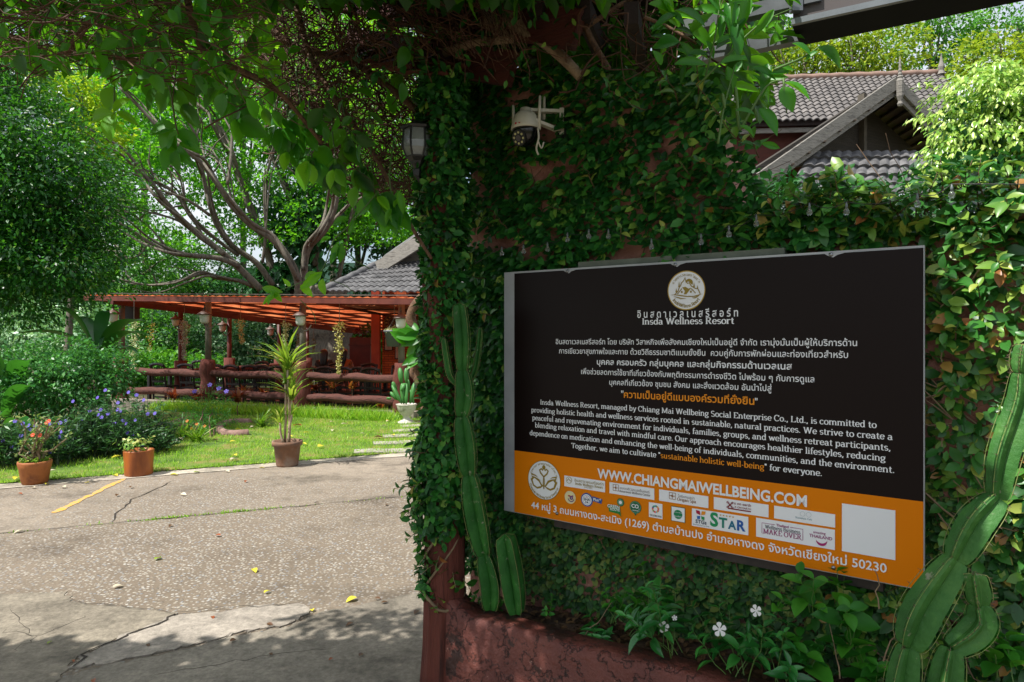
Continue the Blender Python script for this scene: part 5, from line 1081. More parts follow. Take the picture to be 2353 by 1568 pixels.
n = 3800; Y = G.uniform(2.45, 3.3, n); X = G.uniform(-1.1, .38, n); z = EYE+(HZ+25)/F*Y+.45*G.random(n); L = G.uniform(.08, .14, n)  # unseen leaves added above the gate to shade the security camera
leaves('shade_leaves', np.stack([X, Y, z], 1), rv(n)+[0, 0, -.3], rv(n)*.6+[0, 0, 1], L, L*.65, M_vine, vn, tpl='mid')

n = 1500; x = G.uniform(-350, 640, n); y = -170+G.random(n)*(np.interp(x, [-350, 0, 300, 560, 900], [110, 130, 160, 190, 300])+170)*.95; Y = G.uniform(2.55, 2.95, n); pos = np.stack([(x-CX)/F*Y, Y, EYE-(y-HZ)/F*Y], 1); L = G.uniform(.04, .08, n)
leaves('sunlit_leaves', pos, rv(n)+[0, 0, -.4], rv(n)*.8+[0, 0, .7], L, L*.62, M_lime, vn, tpl='near')

n = 6000; xx = G.uniform(-1.35, .75, n); yy = G.uniform(1.2, 2.5, n); zz = G.uniform(3.05, 3.4, n); keep = (xx < np.where(yy > 1.9, .42, .12+.9*(yy-1.3))) & (zz > 1.6+(HZ+30)/F*yy); xx, yy, zz = xx[keep], yy[keep], zz[keep]; n = len(xx); L = G.uniform(.09, .15, n)  # extra unseen leaves added to keep sun flecks off the sign
leaves('shade_leaves', np.stack([xx, yy, zz], 1), rv(n)+[0, 0, -.2], rv(n)*.4+[-.3, -.2, 1], L, L*.65, M_vine, vn, tpl='mid')

n = 1700; xx = G.uniform(-4.8, -1.4, n); yy = G.uniform(2.2, 2.58, n); zz = EYE+(HZ+30)/F*yy+.25*G.random(n); L = G.uniform(.09, .14, n)  # unseen strip of leaves added to deepen the shadow on the drive
leaves('shade_leaves', np.stack([xx, yy, zz], 1), rv(n)+[0, 0, -.2], rv(n)*.4+[-.3, -.2, 1], L, L*.65, M_vine, vn, tpl='mid')

n = 420; x = G.uniform(800, 1330, n); y = G.uniform(-60, 190, n); Y = G.uniform(2.85, 3.3, n); pos = np.stack([(x-CX)/F*Y, Y, EYE-(y-HZ)/F*Y], 1); L = G.uniform(.035, .06, n)
leaves('small_leaves', pos, rv(n)+[0, 0, -.5], rv(n)*.8+[0, -.5, .5], L, L*.55, M_ivy, vn, tpl='mid')

# ------------------------------------------------------------------ log fence and pavilion
FP = [Vector((-8.7, 15.2, 0)), Vector((-6.37, 14.3, 0)), Vector((-4.11, 13.4, 0)), Vector((-2.06, 12.7, 0))]
FL_ = -.08
M_log = pbr('red_log_bark', '#42201a', .85, '#573026', 7, '#2d130c', bump=1.0, bs=12, stretch=(.5, 2.5, 3.5), lo=.3, hi=.7)
def fy(x): return 12.7+(-2.06-x)*.35
M_floor = pbr('red_floor_tiles', '#5e2216', .5, '#7a3020', 3, bump=.1, bs=10); M_kerb = pbr('grey_plinth', '#6d675c', .9, '#8d8678', 6, '#4f4a40', bump=.4, bs=30)
sheet('pavilion_floor', [Vector((-9.3, 15.2, FL_)), Vector((1.5, 11.6, FL_)), Vector((3, 24, FL_)), Vector((-5, 25, FL_))], M_floor)
mb = MB(); mb.beam(Vector((-9.2, fy(-9.2)+.02, 0)), Vector((-1.75, fy(-1.75)+.02, 0)), .30, .30); tag(mb.build('plinth', M_kerb), kind='structure')
fn = empty('log_fence', FP[2], 'red brown fence of rough round logs and posts edging the open pavilion', 'fence')
lowposts = ['half hidden by the round bush', 'behind the purple flower bed', 'behind the striped dracaena', 'behind the white urn']
for i, p in enumerate(FP):
    mb = MB(); k = 12; pts = [p+Vector((.01*math.sin(j+i), 0, -.1+j*1.14/k)) for j in range(k+1)]
    rad = [.145+.015*math.sin(j*1.3+i)+(.03 if j < 2 else 0) for j in range(k+1)]; rad[-1] *= .93
    mb.tube(pts, rad, 16, sec=[[1+.06*math.sin(a*2+j*.4+i)+.03*math.sin(a*5+j) for a in range(16)] for j in range(k+1)])
    mb.build('post', M_bark_red, fn, smooth=True)
for i in range(3):
    for z in (.75, .34):
        a, b = FP[i]+Vector((.05, -.02, z)), FP[i+1]+Vector((-.05, -.02, z-.01)); k = 14
        pts = [a.lerp(b, j/k)+Vector((0, 0, .012*math.sin(j*.9+i+z*7))) for j in range(k+1)]
        mb = MB(); mb.tube(pts, [.074+.006*math.sin(j*1.7+i*2+z*3)+.004*math.sin(j*4.1) for j in range(k+1)], 12, sec=[[1+.06*math.sin(a_*2.1+j*.3)+.05*math.sin(a_*4.7+j*.3) for a_ in range(12)] for j in range(k+1)]); mb.build('rail', M_log, fn, smooth=True)
M_post = pbr('grey_round_post', '#5f5a52', .6, '#7c766b', 5); M_redpost = pbr('dark_red_post', '#43140d', .55, '#561c12', 5)
M_roofred = bpy.data.materials.new('red_translucent_roofing'); M_roofred.use_nodes = True
nt = M_roofred.node_tree; b = nt.nodes['Principled BSDF']; n_ = noise_node(nt, 1.6, 8, .7, (1, .4, 1)); rc = ramp(nt, n_.outputs[0], [(.35, '#5a2012'), (.65, '#94401f')]); nt.links.new(rc, b.inputs['Base Color']); b.inputs['Roughness'].default_value = .6
tr = nt.nodes.new('ShaderNodeBsdfTranslucent'); nt.links.new(ramp(nt, n_.outputs[0], [(.38, '#8a3c1e'), (.5, '#c0603a'), (.62, '#d88252')]), tr.inputs[0]); mx = nt.nodes.new('ShaderNodeMixShader'); mx.inputs[0].default_value = .6; nt.links.new(b.outputs[0], mx.inputs[1]); nt.links.new(tr.outputs[0], mx.inputs[2]); nt.links.new(mx.outputs[0], nt.nodes['Material Output'].inputs[0])
RFL, RFR, RRL, RRR = P(192, 683, 15.2), P(1120, 692, 11.6), P(840, 762, 23.5), Vector((.5, 20.5, 1.75))
pv = empty('pavilion', Vector((-5, 16, FL_)), 'open dining pavilion with orange red sheet roof, grey posts and dark red wooden frame', 'pavilion')
mb = MB(); vs = []; nu = 160
for i in range(nu+1):
    u = i/nu; a = RFL.lerp(RFR, u); c = RRL.lerp(RRR, u); dz = .012*math.sin(i*math.pi/1.5)
    vs += [a+Vector((0, 0, dz+.05)), a.lerp(c, .5)+Vector((0, 0, dz+.05)), c+Vector((0, 0, dz+.05))]
mb.add(vs, [(3*i+k, 3*i+3+k, 3*i+4+k, 3*i+1+k) for i in range(nu) for k in (0, 1)]); mb.build('roof_sheet', M_roofred, pv, smooth=True)
mb = MB(); fd = (RFR-RFL).normalized()
mb.beam(RFL+Vector((0, .03, -.02)), RFR+Vector((0, .03, -.02)), .06, .11); mb.build('fascia', pbr('orange_red_fascia', '#54221a', .55, '#6e3426', 4), pv)
mb = MB(); mb.beam(RFL+Vector((0, -.02, .085)), RFR+Vector((0, -.02, .085)), .02, .02); mb.build('drip_edge', pbr('dark_drip_edge', '#3a2d2a', .6, '#63574f', 9), pv)
mb = MB()
for k in range(1, 8):
    t = k/8; mb.beam(RFL.lerp(RRL, t)+Vector((0, 0, -.0)), RFR.lerp(RRR, t)+Vector((0, 0, .02)), .04, .03)
for k in range(0, 9):
    t = k/8; a, c = RFL.lerp(RFR, t), RRL.lerp(RRR, t); mb.beam(a+Vector((0, .1, -.03)), c+Vector((0, 0, .0)), .05, .05)
mb.build('rafters', M_redpost, pv)
ra, rb = RFL.lerp(RFR, .09)+Vector((0, 0, -.08)), RRL.lerp(RRR, .0)+Vector((.1, 0, -.06))
MB().beam(ra, rb, .08, .14).build('side_beam', M_redpost, pv)
for p in FP:
    t = (p.x-RFL.x)/(RFR.x-RFL.x); MB().tube([p+Vector((0, .02, 1.0)), Vector((p.x, p.y+.02, RFL.lerp(RFR, t).z))], .062, 12).build('post', M_post, pv, smooth=True)
for x, Y, rr in ((415, 16.7, .06), (527, 18.6, .06), (641, 20.3, .06), (706, 21.3, .05)):
    b = P(x, 0, Y); b.z = FL_; mb = MB(); t = (Y-15.2)/8.3; top = RFL.lerp(RRL, t).z
    mb.tube([b, Vector((b.x, b.y, top+.03))], rr, 10); mb.build('post', M_redpost, pv, smooth=True)
    MB().tube([b, b+Vector((0, 0, .55)), b+Vector((0, 0, 1.0 if Y < 20 else .9))], [.15, .14, .15], 14, sec=[[1+.05*math.sin(a*2+j) for a in range(14)] for j in range(3)]).build('post_base', M_bark_red, pv, smooth=True)
mb = MB(); a, b = P(415, 0, 16.7), P(706, 0, 21.3); a.z = b.z = .72+FL_; mb.tube(wig(a, b, 6, .01), .07, 8); a, b = Vector((-8.75, 15.3, .7)), P(415, 0, 16.7); b.z = .68; mb.tube([a, b], .07, 8); mb.build('rear_rail', M_bark_red, pv, smooth=True)
# house part of the pavilion: tiled roof, brick wall, door
def tile_roof(mb, e0, e1, t1, t0_, cols, rows, amp, step, sub=6):
    nrm = ((e1-e0).cross(t0_-e0)).normalized()
    if nrm.z < 0: nrm = -nrm
    n = cols*sub
    for r in range(rows):
        v0, v1 = r/rows, (r+1.12)/rows; vs = []
        for i in range(n+1):
            u = i/n; w = abs(math.sin(math.pi*u*cols)); h = amp*w**1.3
            a = e0.lerp(e1, u).lerp(t0_.lerp(t1, u), v0); c = e0.lerp(e1, u).lerp(t0_.lerp(t1, u), min(1, v1))
            vs += [a+nrm*(h+.004), a+nrm*(h+step), c+nrm*h]
        mb.add(vs, [q for i in range(n) for q in ((3*i, 3*i+3, 3*i+4, 3*i+1), (3*i+1, 3*i+4, 3*i+5, 3*i+2))])
def tilemat(name, c1, c2, c3):
    return pbr(name, c1, .75, c2, 3.5, c3, bump=.2, bs=50, lo=.3, hi=.7)
M_tile = tilemat('grey_concrete_tiles', '#3f3f40', '#5a5959', '#777676'); M_tile2 = tilemat('warm_grey_tiles', '#454240', '#5d5956', '#75706c')
M_oldwood = pbr('grey_weathered_wood', '#5d5a55', .85, '#8b877f', 4, '#494640', bump=.5, bs=25, stretch=(1, 1, 6), lo=.3, hi=.72)
M_brick = bpy.data.materials.new('red_brickwork'); M_brick.use_nodes = True; nt = M_brick.node_tree; b = nt.nodes['Principled BSDF']
tc = nt.nodes.new('ShaderNodeTexCoord'); sx = nt.nodes.new('ShaderNodeSeparateXYZ'); cb = nt.nodes.new('ShaderNodeCombineXYZ'); nt.links.new(tc.outputs['Object'], sx.inputs[0]); nt.links.new(sx.outputs[0], cb.inputs[0]); nt.links.new(sx.outputs[2], cb.inputs[1])
br = nt.nodes.new('ShaderNodeTexBrick'); nt.links.new(cb.outputs[0], br.inputs[0]); br.inputs['Scale'].default_value = 1; br.inputs['Brick Width'].default_value = .2; br.inputs['Row Height'].default_value = .06; br.inputs['Mortar Size'].default_value = .006
br.inputs['Color1'].default_value = col('#b5481a'); br.inputs['Color2'].default_value = col('#c86028'); br.inputs['Mortar'].default_value = col('#5f2814'); nt.links.new(br.outputs[0], b.inputs['Base Color']); b.inputs['Roughness'].default_value = .8
hs = empty('dining_house', Vector((-1.8, 17, FL_)), 'tile-roofed brick house at the end of the pavilion, partly behind the ivy pillar', 'house')
wl = MB().box((.2, 17.25, 1.4), (6.9, .3, 3.2)).build('brick_wall', M_brick, hs)
MB().box(P(864, 780, 16.85), (.2, .2, 3.4)).build('column', pbr('orange_red_timber', '#943014', .6, '#a8401c', 4), hs)
e0, e1, t1_, t0_ = P(745, 672, 14.6), P(1150, 676, 13.2), P(1150, 575, 15.4), P(866, 612, 16.4)
mb = MB(); tile_roof(mb, e0, e1, t1_, t0_, 26, 7, .035, .03); mb.build('tile_roof', M_tile, hs, smooth=False)
mb = MB(); mb.tube([e0.lerp(t0_, i/10)+Vector((0, 0, .04+.02*(i % 2))) for i in range(11)], .09, 8); mb.build('hip_ridge', M_tile, hs, smooth=True)
mb = MB(); mb.beam(P(868, 616, 15.9), P(1080, 482, 14.6), .06, .30); mb.build('bargeboard', M_oldwood, hs)
mb = MB(); mb.prism([P(873, 598, 16.0), P(1080, 466, 14.7), P(1080, 450, 15.6), P(885, 585, 16.9)], (0, 0, -.05)); mb.build('upper_roof', M_tile, hs)
mb = MB(); mb.prism([P(872, 612, 16.3), P(1100, 612, 15.4), P(1100, 480, 15.4)], (.05, .15, 0)); mb.build('gable', M_oldwood, hs)
MB().box(P(1000, 780, 17.05), (1.3, .1, 2.3)).build('door', M_redpost, hs)
MB().box(P(985, 755, 16.98), (.42, .03, .95)).build('window', pbr('dark_glass', '#15100e', .1), hs)
z2 = Zc(1100, 1150, 2.851)
cl = empty('wheel_clock', P(*z2(1345, 405), 16.95), 'round carved wheel clock on a dark red board on the brick wall', 'clock')
k = 16.95/F; C_ = P(*z2(1345, 405), 16.95)
MB().box(C_+Vector((0, .05, 0)), (40*k, .03, 56*k)).build('board', pbr('maroon_board', '#3d0f0a', .6, '#4a150e', 5), cl)
mb = MB(); M_bronze = pbr('bronze_relief', '#5a3a18', .5, '#7a5426', 9)
for rr, w_ in ((19.5, 1.6), (10.5, 1.0), (3, 1.2)): mb.tube([C_+Vector((rr*k*math.cos(R(a)), -.0, rr*k*math.sin(R(a)))) for a in range(0, 361, 12)], w_*k, 6, cap=False)
mb.build('rim', M_bronze, cl, smooth=True); mb = MB()
for i in range(12): a = R(i*30); mb.beam(C_+Vector((13*k*math.cos(a), 0, 13*k*math.sin(a))), C_+Vector((17*k*math.cos(a), 0, 17*k*math.sin(a))), .03, 3*k, Vector((0, 1, 0)))
mb.build('numerals', pbr('pale_bronze', '#9a7436', .5), cl)
for i, ((a, b), (c, d), lab) in enumerate((((1245, 575), (1342, 722), 'upper left framed picture with dark marks on the brick wall'), ((1366, 670), (1440, 818), 'lower right framed picture beside the grey post on the brick wall'))):
    p0, p1 = P(*z2(a, b), 16.98), P(*z2(c, d), 16.98); m = (p0+p1)/2; o = empty('framed_picture', m, lab, 'picture', 'pictures on the brick wall')
    w, h = p1.x-p0.x, p0.z-p1.z; MB().box(m, (w, .03, h)).build('frame', M_dark, o); MB().box(m+Vector((0, -.012, 0)), (w-.04, .02, h-.04)).build('print', pbr('faded_print', '#a07a68', .7, '#b08d7b', 9, '#59423a', lo=.45, hi=.72), o)
cb_ = empty('cabinet', P(831, 843, 17.9), 'dark red serving cabinet beside the column', 'cabinet')
MB().box(P(831, 822, 17.9), (.54, .4, .62*1.7)).build('body', M_redpost, cb_); MB().box(P(831, 793, 17.9)+Vector((0, 0, .005)), (.6, .45, .03)).build('top', M_redpost, cb_)
M_terra = pbr('terracotta', '#8a4426', .8, '#a2583a', 6, '#6f3620'); M_fol = leafmat('garden_foliage', ['#1c4a18', '#2b661f', '#468a2b', '#7aa83a'], '#7ac828', .3, .45)
for x, lab, hc in ((827, 'terracotta pot with reddish plant on the dark cabinet', ['#4a1418', '#6a2020', '#3a2a18']), (846, 'small terracotta pot with green plant on the dark cabinet', ['#1c4a18', '#2b661f', '#468a2b'])):
    b = P(x, 792, 17.9); o = empty('potted_plant', b, lab, 'potted plant', 'pots on the cabinet'); MB().lathe(b, [(.06, .02), (.09, .16), (.1, .17), (.09, .17)], 14).build('pot', M_terra, o, smooth=True)
    crown('foliage', o, [(b+Vector((0, 0, .32)), (.14, .14, .16))], 20, 10, .07, leafmat('pot_leaf', hc, hc[1], .25), .06)
# lamps hung on the posts
lp = empty('post_lamp', Vector((0, 0, 0)), '', 'lamp', 'lamps round the pavilion')
M_lglass = pbr('frosted_lamp_glass', '#c9cbc6', .35); M_cop = pbr('copper_cap', '#4a362c', .55, '#5c463a', 8)
def part0(mb, name, mat, root, sm=True): return mb.build(name, mat, root, smooth=sm)
part0(MB().lathe((0, 0, 0), [(.06, -.16), (.085, -.12), (.10, 0), (.105, .03)], 16), 'shade', M_lglass, lp)
part0(MB().lathe((0, 0, 0), [(.15, .02), (.145, .04), (.08, .085), (.035, .11), (.03, .14)], 16), 'cap', M_cop, lp)
part0(MB().lathe((0, 0, 0), [(.012, .13), (.028, .16), (.012, .19), (.02, .215), (0, .25)], 10), 'finial', M_cop, lp)
part0(MB().lathe((0, 0, 0), [(0, -.22), (.02, -.2), (.015, -.18), (.06, -.16)], 10), 'base', M_cop, lp)
part0(MB().tube(smooth_path([(0, 0, -.2), (.06, .0, -.26), (.13, .02, -.25), (.2, .04, -.15)]), .014, 6), 'arm', M_post, lp)
z1 = Zc(450, 1150, 2.851)
for i, (xy, Y, s, lab) in enumerate(((z1(5, 315), 15.0, 1.0, 'white lamp on the far left fence post, over the round bush'), (z1(720, 375), 16.6, .9, 'pinkish lamp on the left dark red rear post'), (z1(1050, 325), 14.1, 1.0, 'white lamp on the grey post above the purple flowers'), (z1(1255, 440), 18.5, .95, 'pinkish lamp on the second dark red rear post'),
                                   (z1(1800, 490), 20.2, .95, 'small dim lamp deep in the pavilion near the yellow leaf'), (z2(290, 340), 13.2, 1.0, 'white lamp on the grey post above the dracaena'), (z2(1435, 370), 12.5, 1.0, 'white lamp on the grey post in front of the clock'))):
    o = lp if i == 0 else copy_tree(lp); o.location = P(*xy, Y); o.scale = (s,)*3; o['label'] = lab
MB_sp = MB().box(P(301, 717, 15.6), (.27, .25, .33)); tag(MB_sp.build('loudspeaker', M_blk2, origin=P(301, 717, 15.6)), 'black box loudspeaker hung under the left end of the red roof', 'loudspeaker')
# hanging plants
def hang_plant(xt, yt, xb, yb, Y, w, cols, lab, ytop=690, n=260, ls=.035):
    top, bot = P(xt, yt, Y), P(xb, yb, Y); o = empty('hanging_plant', top, lab, 'hanging plant', 'trailing plants hung from the pavilion roof')
    t = G.random(n)**1.2; r = w*(1-.75*t)*(.5+.6*np.sin(t*9)**2)
    c = np.array(top)[None]*(1-t)[:, None]+np.array(bot)[None]*t[:, None]+rv(n)*[1, 1, .3]*(r*G.random(n)**.5)[:, None]
    leaves('foliage', c, rv(n)+[0, 0, -.5], rv(n)+[0, -.6, .2], ls, ls*.75, leafmat('hang_leaf', cols, cols[-1], .3, .5), o, tpl='far')
    MB().tube([top, P(xt, ytop, Y)], .006, 4).build('wire', M_post, o)
PALE = ['#8a9a5a', '#b8c384', '#dadfb4']; hang_plant(*z1(245, 400), *z1(232, 940), 14.3, .2, PALE, 'pale green trailing plant near the left end of the roof', 692, 330)
hang_plant(*z1(450, 420), *z1(425, 720), 17.2, .17, ['#6a5a14', '#94821e', '#b09c3a'], 'yellowish trailing plant between the loudspeaker and the first red post', 705, 200)
hang_plant(*z1(820, 385), *z1(815, 830), 15.0, .16, ['#7d7d72', '#a3a396', '#c2c2b6'], 'long grey beard of hanging moss by the first red post', 695, 900, .03)
hang_plant(*z1(1460, 365), *z1(1470, 640), 15.8, .2, PALE, 'pale trailing plant between the grey post and the yellow leaf', 700, 240)
hang_plant(*z1(1975, 395), *z1(1965, 680), 13.6, .17, PALE, 'pale trailing plant just left of the grey post by the dracaena', 690, 260)
hang_plant(*z2(735, 395), *z2(730, 990), 13.0, .17, ['#7f8a3a', '#b5b35a', '#d6d292'], 'long yellow-green trailing plant hung over the middle fence span', 692, 420, .04)
hang_plant(*z2(262, 545), *z2(262, 810), 16.5, .13, ['#3a5222', '#566a30', '#7d8a4a'], 'dim green trailing plant behind the grey post by the dracaena', 715, 160)
hang_plant(*z2(440, 585), *z2(440, 740), 19, .14, ['#3a4a22', '#56622c', '#7d7a3a'], 'dim short trailing plant before the great tree trunk', 735, 120)
hp = empty('hanging_pot', P(*z2(1345, 630), 12.6), 'grey plastic pot hung on wires in front of the clock', 'hanging pot'); b = P(*z2(1345, 675), 12.6)
MB().lathe(b, [(.11, 0), (.155, .26), (.175, .27), (.175, .30), (.16, .30), (.15, .25)], 18).build('pot', pbr('grey_plastic', '#565b60', .5), hp, smooth=True)
mb = MB(); top = P(*z2(1362, 190), 12.6)
for a in (0, 2.1, 4.2): mb.tube([b+Vector((.165*math.cos(a), .165*math.sin(a), .29)), top-Vector((0, 0, .25)), top], .004, 4)
mb.build('wires', M_post, hp); crown('foliage', hp, [(b+Vector((0, 0, .33)), (.15, .15, .06))], 20, 10, .05, leafmat('hp_leaf', PALE, PALE[1], .3), .05)
# chairs, tables, people
M_chair = pbr('black_lacquer_wood', '#101012', .4, '#1b1b1e', 9)
ch = empty('dining_chair', Vector((0, 0, 0)), '', 'chair', 'black dining chairs in the pavilion')
mb = MB(); mb.box((0, 0, .44), (.40, .40, .035)); mb.build('seat', M_chair, ch)
for sx in (-1, 1):
    MB().beam((sx*.18, .17, 0), (sx*.18, .17, .43), .04, .04, Vector((0, 1, 0))).build('leg', M_chair, ch)
    MB().tube([(sx*.18, -.18, 0), (sx*.18, -.18, .44), (sx*.185, -.22, .75), (sx*.19, -.26, .96)], .022, 6).build('leg', M_chair, ch)
mb = MB()
for i in range(6): x = -.13+.052*i; mb.tube([(x, -.215, .58), (x, -.245, .76), (x, -.255, .9)], .011, 5)
mb.build('backrest', M_chair, ch); mb = MB()
mb.tube([(-.2, -.258, .92), (-.1, -.262, .955), (0, -.265, .965), (.1, -.262, .955), (.2, -.258, .92)], .035, 6); mb.build('top_rail', M_chair, ch)
MB().beam((-.18, -.205, .56), (.18, -.205, .56), .03, .05).build('lower_rail', M_chair, ch); MB().beam((-.18, -.18, .2), (.18, -.18, .2), .025, .04).build('stretcher', M_chair, ch)
def chpos(x, off):
    kx = (x-CX)/F; Y = (12.7-2.06*.35+off)/(1+.35*kx); return Vector((kx*Y, Y, FL_))
cs = [(381, 1.1, 0, 'black slat-backed chair alone at the left end, behind the first fence span'), (510, 1.1, .1, 'black chair just right of the fence post over the purple flowers'), (551, 1.0, -.05, 'black chair left of the dracaena, second from that fence post'), (618, 1.1, .05, 'black chair hidden partly behind the dracaena leaves'), (722, 1.1, 0, 'black chair just right of the fence post behind the dracaena'), (803, 1.0, .05, 'black chair at the middle of the fence span near the urn'), (868, 1.0, -.04, 'black chair nearest the white urn and its post'),
      (757, 2.2, 3.1, 'black chair across the table, below the seated people'), (836, 2.2, 3.2, 'black chair across the table in front of the cabinet'), (905, 2.0, 3.1, 'black chair against the brick wall under the pictures'), (585, 2.3, 3.1, 'black chair in the second row left of the dracaena'), (440, 2.2, 3.2, 'black chair in the second row at the left end'), (592, 1.05, .02, 'black chair behind the left side of the striped dracaena'), (655, 1.0, -.03, 'black chair behind the right side of the striped dracaena'), (762, 1.05, .03, 'black chair under the long yellow-green hanging plant'), (838, 1.1, -.02, 'black chair between the long hanging plant and the urn'), (445, 1.05, .04, 'black chair left of the fence post over the purple flowers')]
for i, (x, off, rz, lab) in enumerate(cs):
    o = ch if i == 0 else copy_tree(ch); o.location = chpos(x, off); o.rotation_euler = (0, 0, -.33+rz); o['label'] = lab
tb = empty('dining_table', Vector((0, 0, 0)), '', 'table', 'black dining tables in the pavilion')
MB().box((0, 0, .74), (1.3, .75, .04)).build('tabletop', M_chair, tb)
for sx in (-1, 1):
    for sy in (-1, 1): MB().box((sx*.58, sy*.31, .36), (.07, .07, .72)).build('leg', M_chair, tb)
for i, (x, off, lab) in enumerate(((410, 1.7, 'black table behind the first fence span'), (560, 1.7, 'black table behind the second fence span'), (815, 1.65, 'black table behind the fence span next to the urn'))):
    o = tb if i == 0 else copy_tree(tb); o.location = chpos(x, off); o.rotation_euler = (0, 0, -.33); o['label'] = lab
def skin(name, V, E, Rr, mat, parent, loc):
    me = bpy.data.meshes.new(name); me.from_pydata(V, E, []); o = link_mesh(name, me, parent, mat); md = o.modifiers.new('skin', 'SKIN'); md.use_smooth_shade = True
    sv = me.skin_vertices[0].data
    for i, r in enumerate(Rr): sv[i].radius = (r, r)
    sv[0].use_root = True; s = o.modifiers.new('sub', 'SUBSURF'); s.levels = 1; s.render_levels = 2; o.location = loc; return o
M_skin = pbr('skin_tone', '#8a5a40', .55); M_hair = pbr('black_hair', '#0d0a09', .45)
def person(x, Y, lab, shirt, rz):
    b = P(x, 0, Y); b.z = FL_; o = empty('person', b, lab, 'person'); o.rotation_euler = (0, 0, rz)
    V = [(0, 0, .52), (0, .01, .75), (0, .03, .95), (0, .04, 1.03), (0, .05, 1.11), (0, .07, 1.2), (0, .06, 1.29), (-.16, .04, .96), (-.22, .08, .74), (-.14, .3, .72), (-.06, .38, .76), (.16, .04, .96), (.23, .1, .74), (.16, .32, .72), (.08, .4, .78), (-.1, .04, .5), (-.11, .42, .5), (-.11, .44, .1), (-.11, .54, .04), (.1, .04, .5), (.11, .42, .5), (.11, .44, .1), (.11, .54, .04)]
    E = [(0, 1), (1, 2), (2, 3), (3, 4), (4, 5), (5, 6), (2, 7), (7, 8), (8, 9), (9, 10), (2, 11), (11, 12), (12, 13), (13, 14), (0, 15), (15, 16), (16, 17), (17, 18), (0, 19), (19, 20), (20, 21), (21, 22)]
    Rr = [.15, .13, .12, .055, .075, .095, .06, .055, .045, .035, .028, .055, .045, .035, .028, .09, .075, .05, .04, .09, .075, .05, .04]
    skin('body', V, E, Rr, M_skin, o, (0, 0, 0))
    skin('shirt', [(0, 0, .5), (0, .0, .7), (0, .03, .93), (-.15, .04, .96), (-.205, .07, .84), (.15, .04, .96), (.205, .08, .84)], [(0, 1), (1, 2), (2, 3), (3, 4), (2, 5), (5, 6)], [.165, .15, .13, .075, .065, .075, .065], shirt, o, (0, 0, 0))
    skin('hair', [(0, .04, 1.27), (0, -.005, 1.17), (0, -.04, 1.02), (0, -.06, .86)], [(0, 1), (1, 2), (2, 3)], [.095, .115, .10, .06], M_hair, o, (0, 0, 0))
person(744, 16.6, 'person with long black hair and bare shoulders seated facing away at a table', pbr('black_top', '#121214', .8), .1)
person(789, 16.9, 'person in a tan and orange top seated beside the long-haired one', pbr('tan_top', '#8a4a1c', .8), -.25)

# ------------------------------------------------------------------ garden
def shrub(name, lab, cat, ells, ncl, per_, size, mat, base, clr=.25, tpl='far', stems=8, group=None, asp=.5, shell=.6):
    o = empty(name, base, lab, cat, group); crown('foliage', o, ells, ncl, per_, size, mat, clr, tpl, asp, shell=shell); mb = MB()
    for i in range(stems):
        c, r = ells[i % len(ells)]; d = Vector(c)+Vector((rnd.uniform(-.7, .7)*r[0], rnd.uniform(-.7, .7)*r[1], rnd.uniform(-.2, .6)*r[2])); mb.tube(smooth_path(wig(Vector(base)+Vector((rnd.uniform(-.15, .15), rnd.uniform(-.1, .1), 0)), d, 4, .06), 3), [.014+.006*r[2], .004], 5)
    mb.build('stems', M_stem, o); return o
M_bush = leafmat('round_bush_leaf', ['#1d4a22', '#2c662c', '#3f8038', '#5c9a45'], '#6ab838', .25, .4)
shrub('round_bush', 'big rounded green bush at the left in front of the log fence', 'bush', [(P(140, 868, 9.6), (.86, .75, .52)), (P(60, 880, 9.4), (.6, .6, .4)), (P(225, 860, 9.7), (.45, .5, .38))], 420, 26, .06, M_bush, GR(140, 1010), .15, stems=22)
M_ruel = leafmat('ruellia_leaf', ['#1c3a22', '#2a5230', '#3c6a3a', '#557a48'], '#5a9a3a', .2, .45); M_purple = leafmat('purple_petal', ['#5a48b0', '#6a58c4', '#7d6cd2'], '#8a78e0', .3, .6)
def ruellia(lab, cs_, base, fl):
    o = empty('flowering_shrub', base, lab, 'flower bush', 'purple flower bushes'); n = 0
    ps, dd, nn_, LL = [], [], [], []; sm = MB()
    for c, r in cs_:
        for i in range(int(150*r[0]/.5)):
            b = Vector((c.x+rnd.uniform(-.8, .8)*r[0], c.y+rnd.uniform(-.8, .8)*r[1], 0)); t = Vector((b.x+rnd.gauss(0, .12), b.y+rnd.gauss(0, .12), c.z+r[2]*rnd.uniform(-.5, 1)*(1-.4*abs(b.x-c.x)/r[0])))
            pts = wig(b, t, 4, .015); sm.tube(pts, [.005, .002], 4)
            for j in range(12):
                q = pts[0].lerp(pts[-1], .35+.65*rnd.random()); ps.append(q); dd.append(Vector((rnd.gauss(0, 1), rnd.gauss(0, 1), rnd.uniform(-.2, .8)))); nn_.append(Vector((rnd.gauss(0, .4), rnd.gauss(0, .4), 1))); LL.append(rnd.uniform(.06, .13))
    leaves('foliage', ps, dd, nn_, LL, np.array(LL)*.2, M_ruel, o, tpl='far'); sm.build('stems', pbr('dark_green_stem', '#2a3a22', .7), o)
    fl = list(fl)+[(c.x/c.y*F+CX+rnd.uniform(-.9, .9)*r[0]/c.y*F, HZ-(c.z-EYE)/c.y*F-rnd.uniform(-.6, .95)*r[2]/c.y*F) for c, r in cs_ for _ in range(3)]
    for x, y in fl: Yf = cs_[0][0].y-cs_[0][1][1]*rnd.uniform(.3, .8); f_ = flower5(o, P(x, y, Yf), (rnd.uniform(-.4, .4), -1, .5), .024, M_purple, 'flower', .62)
z5 = Zc(0, 1000, 1.5313)
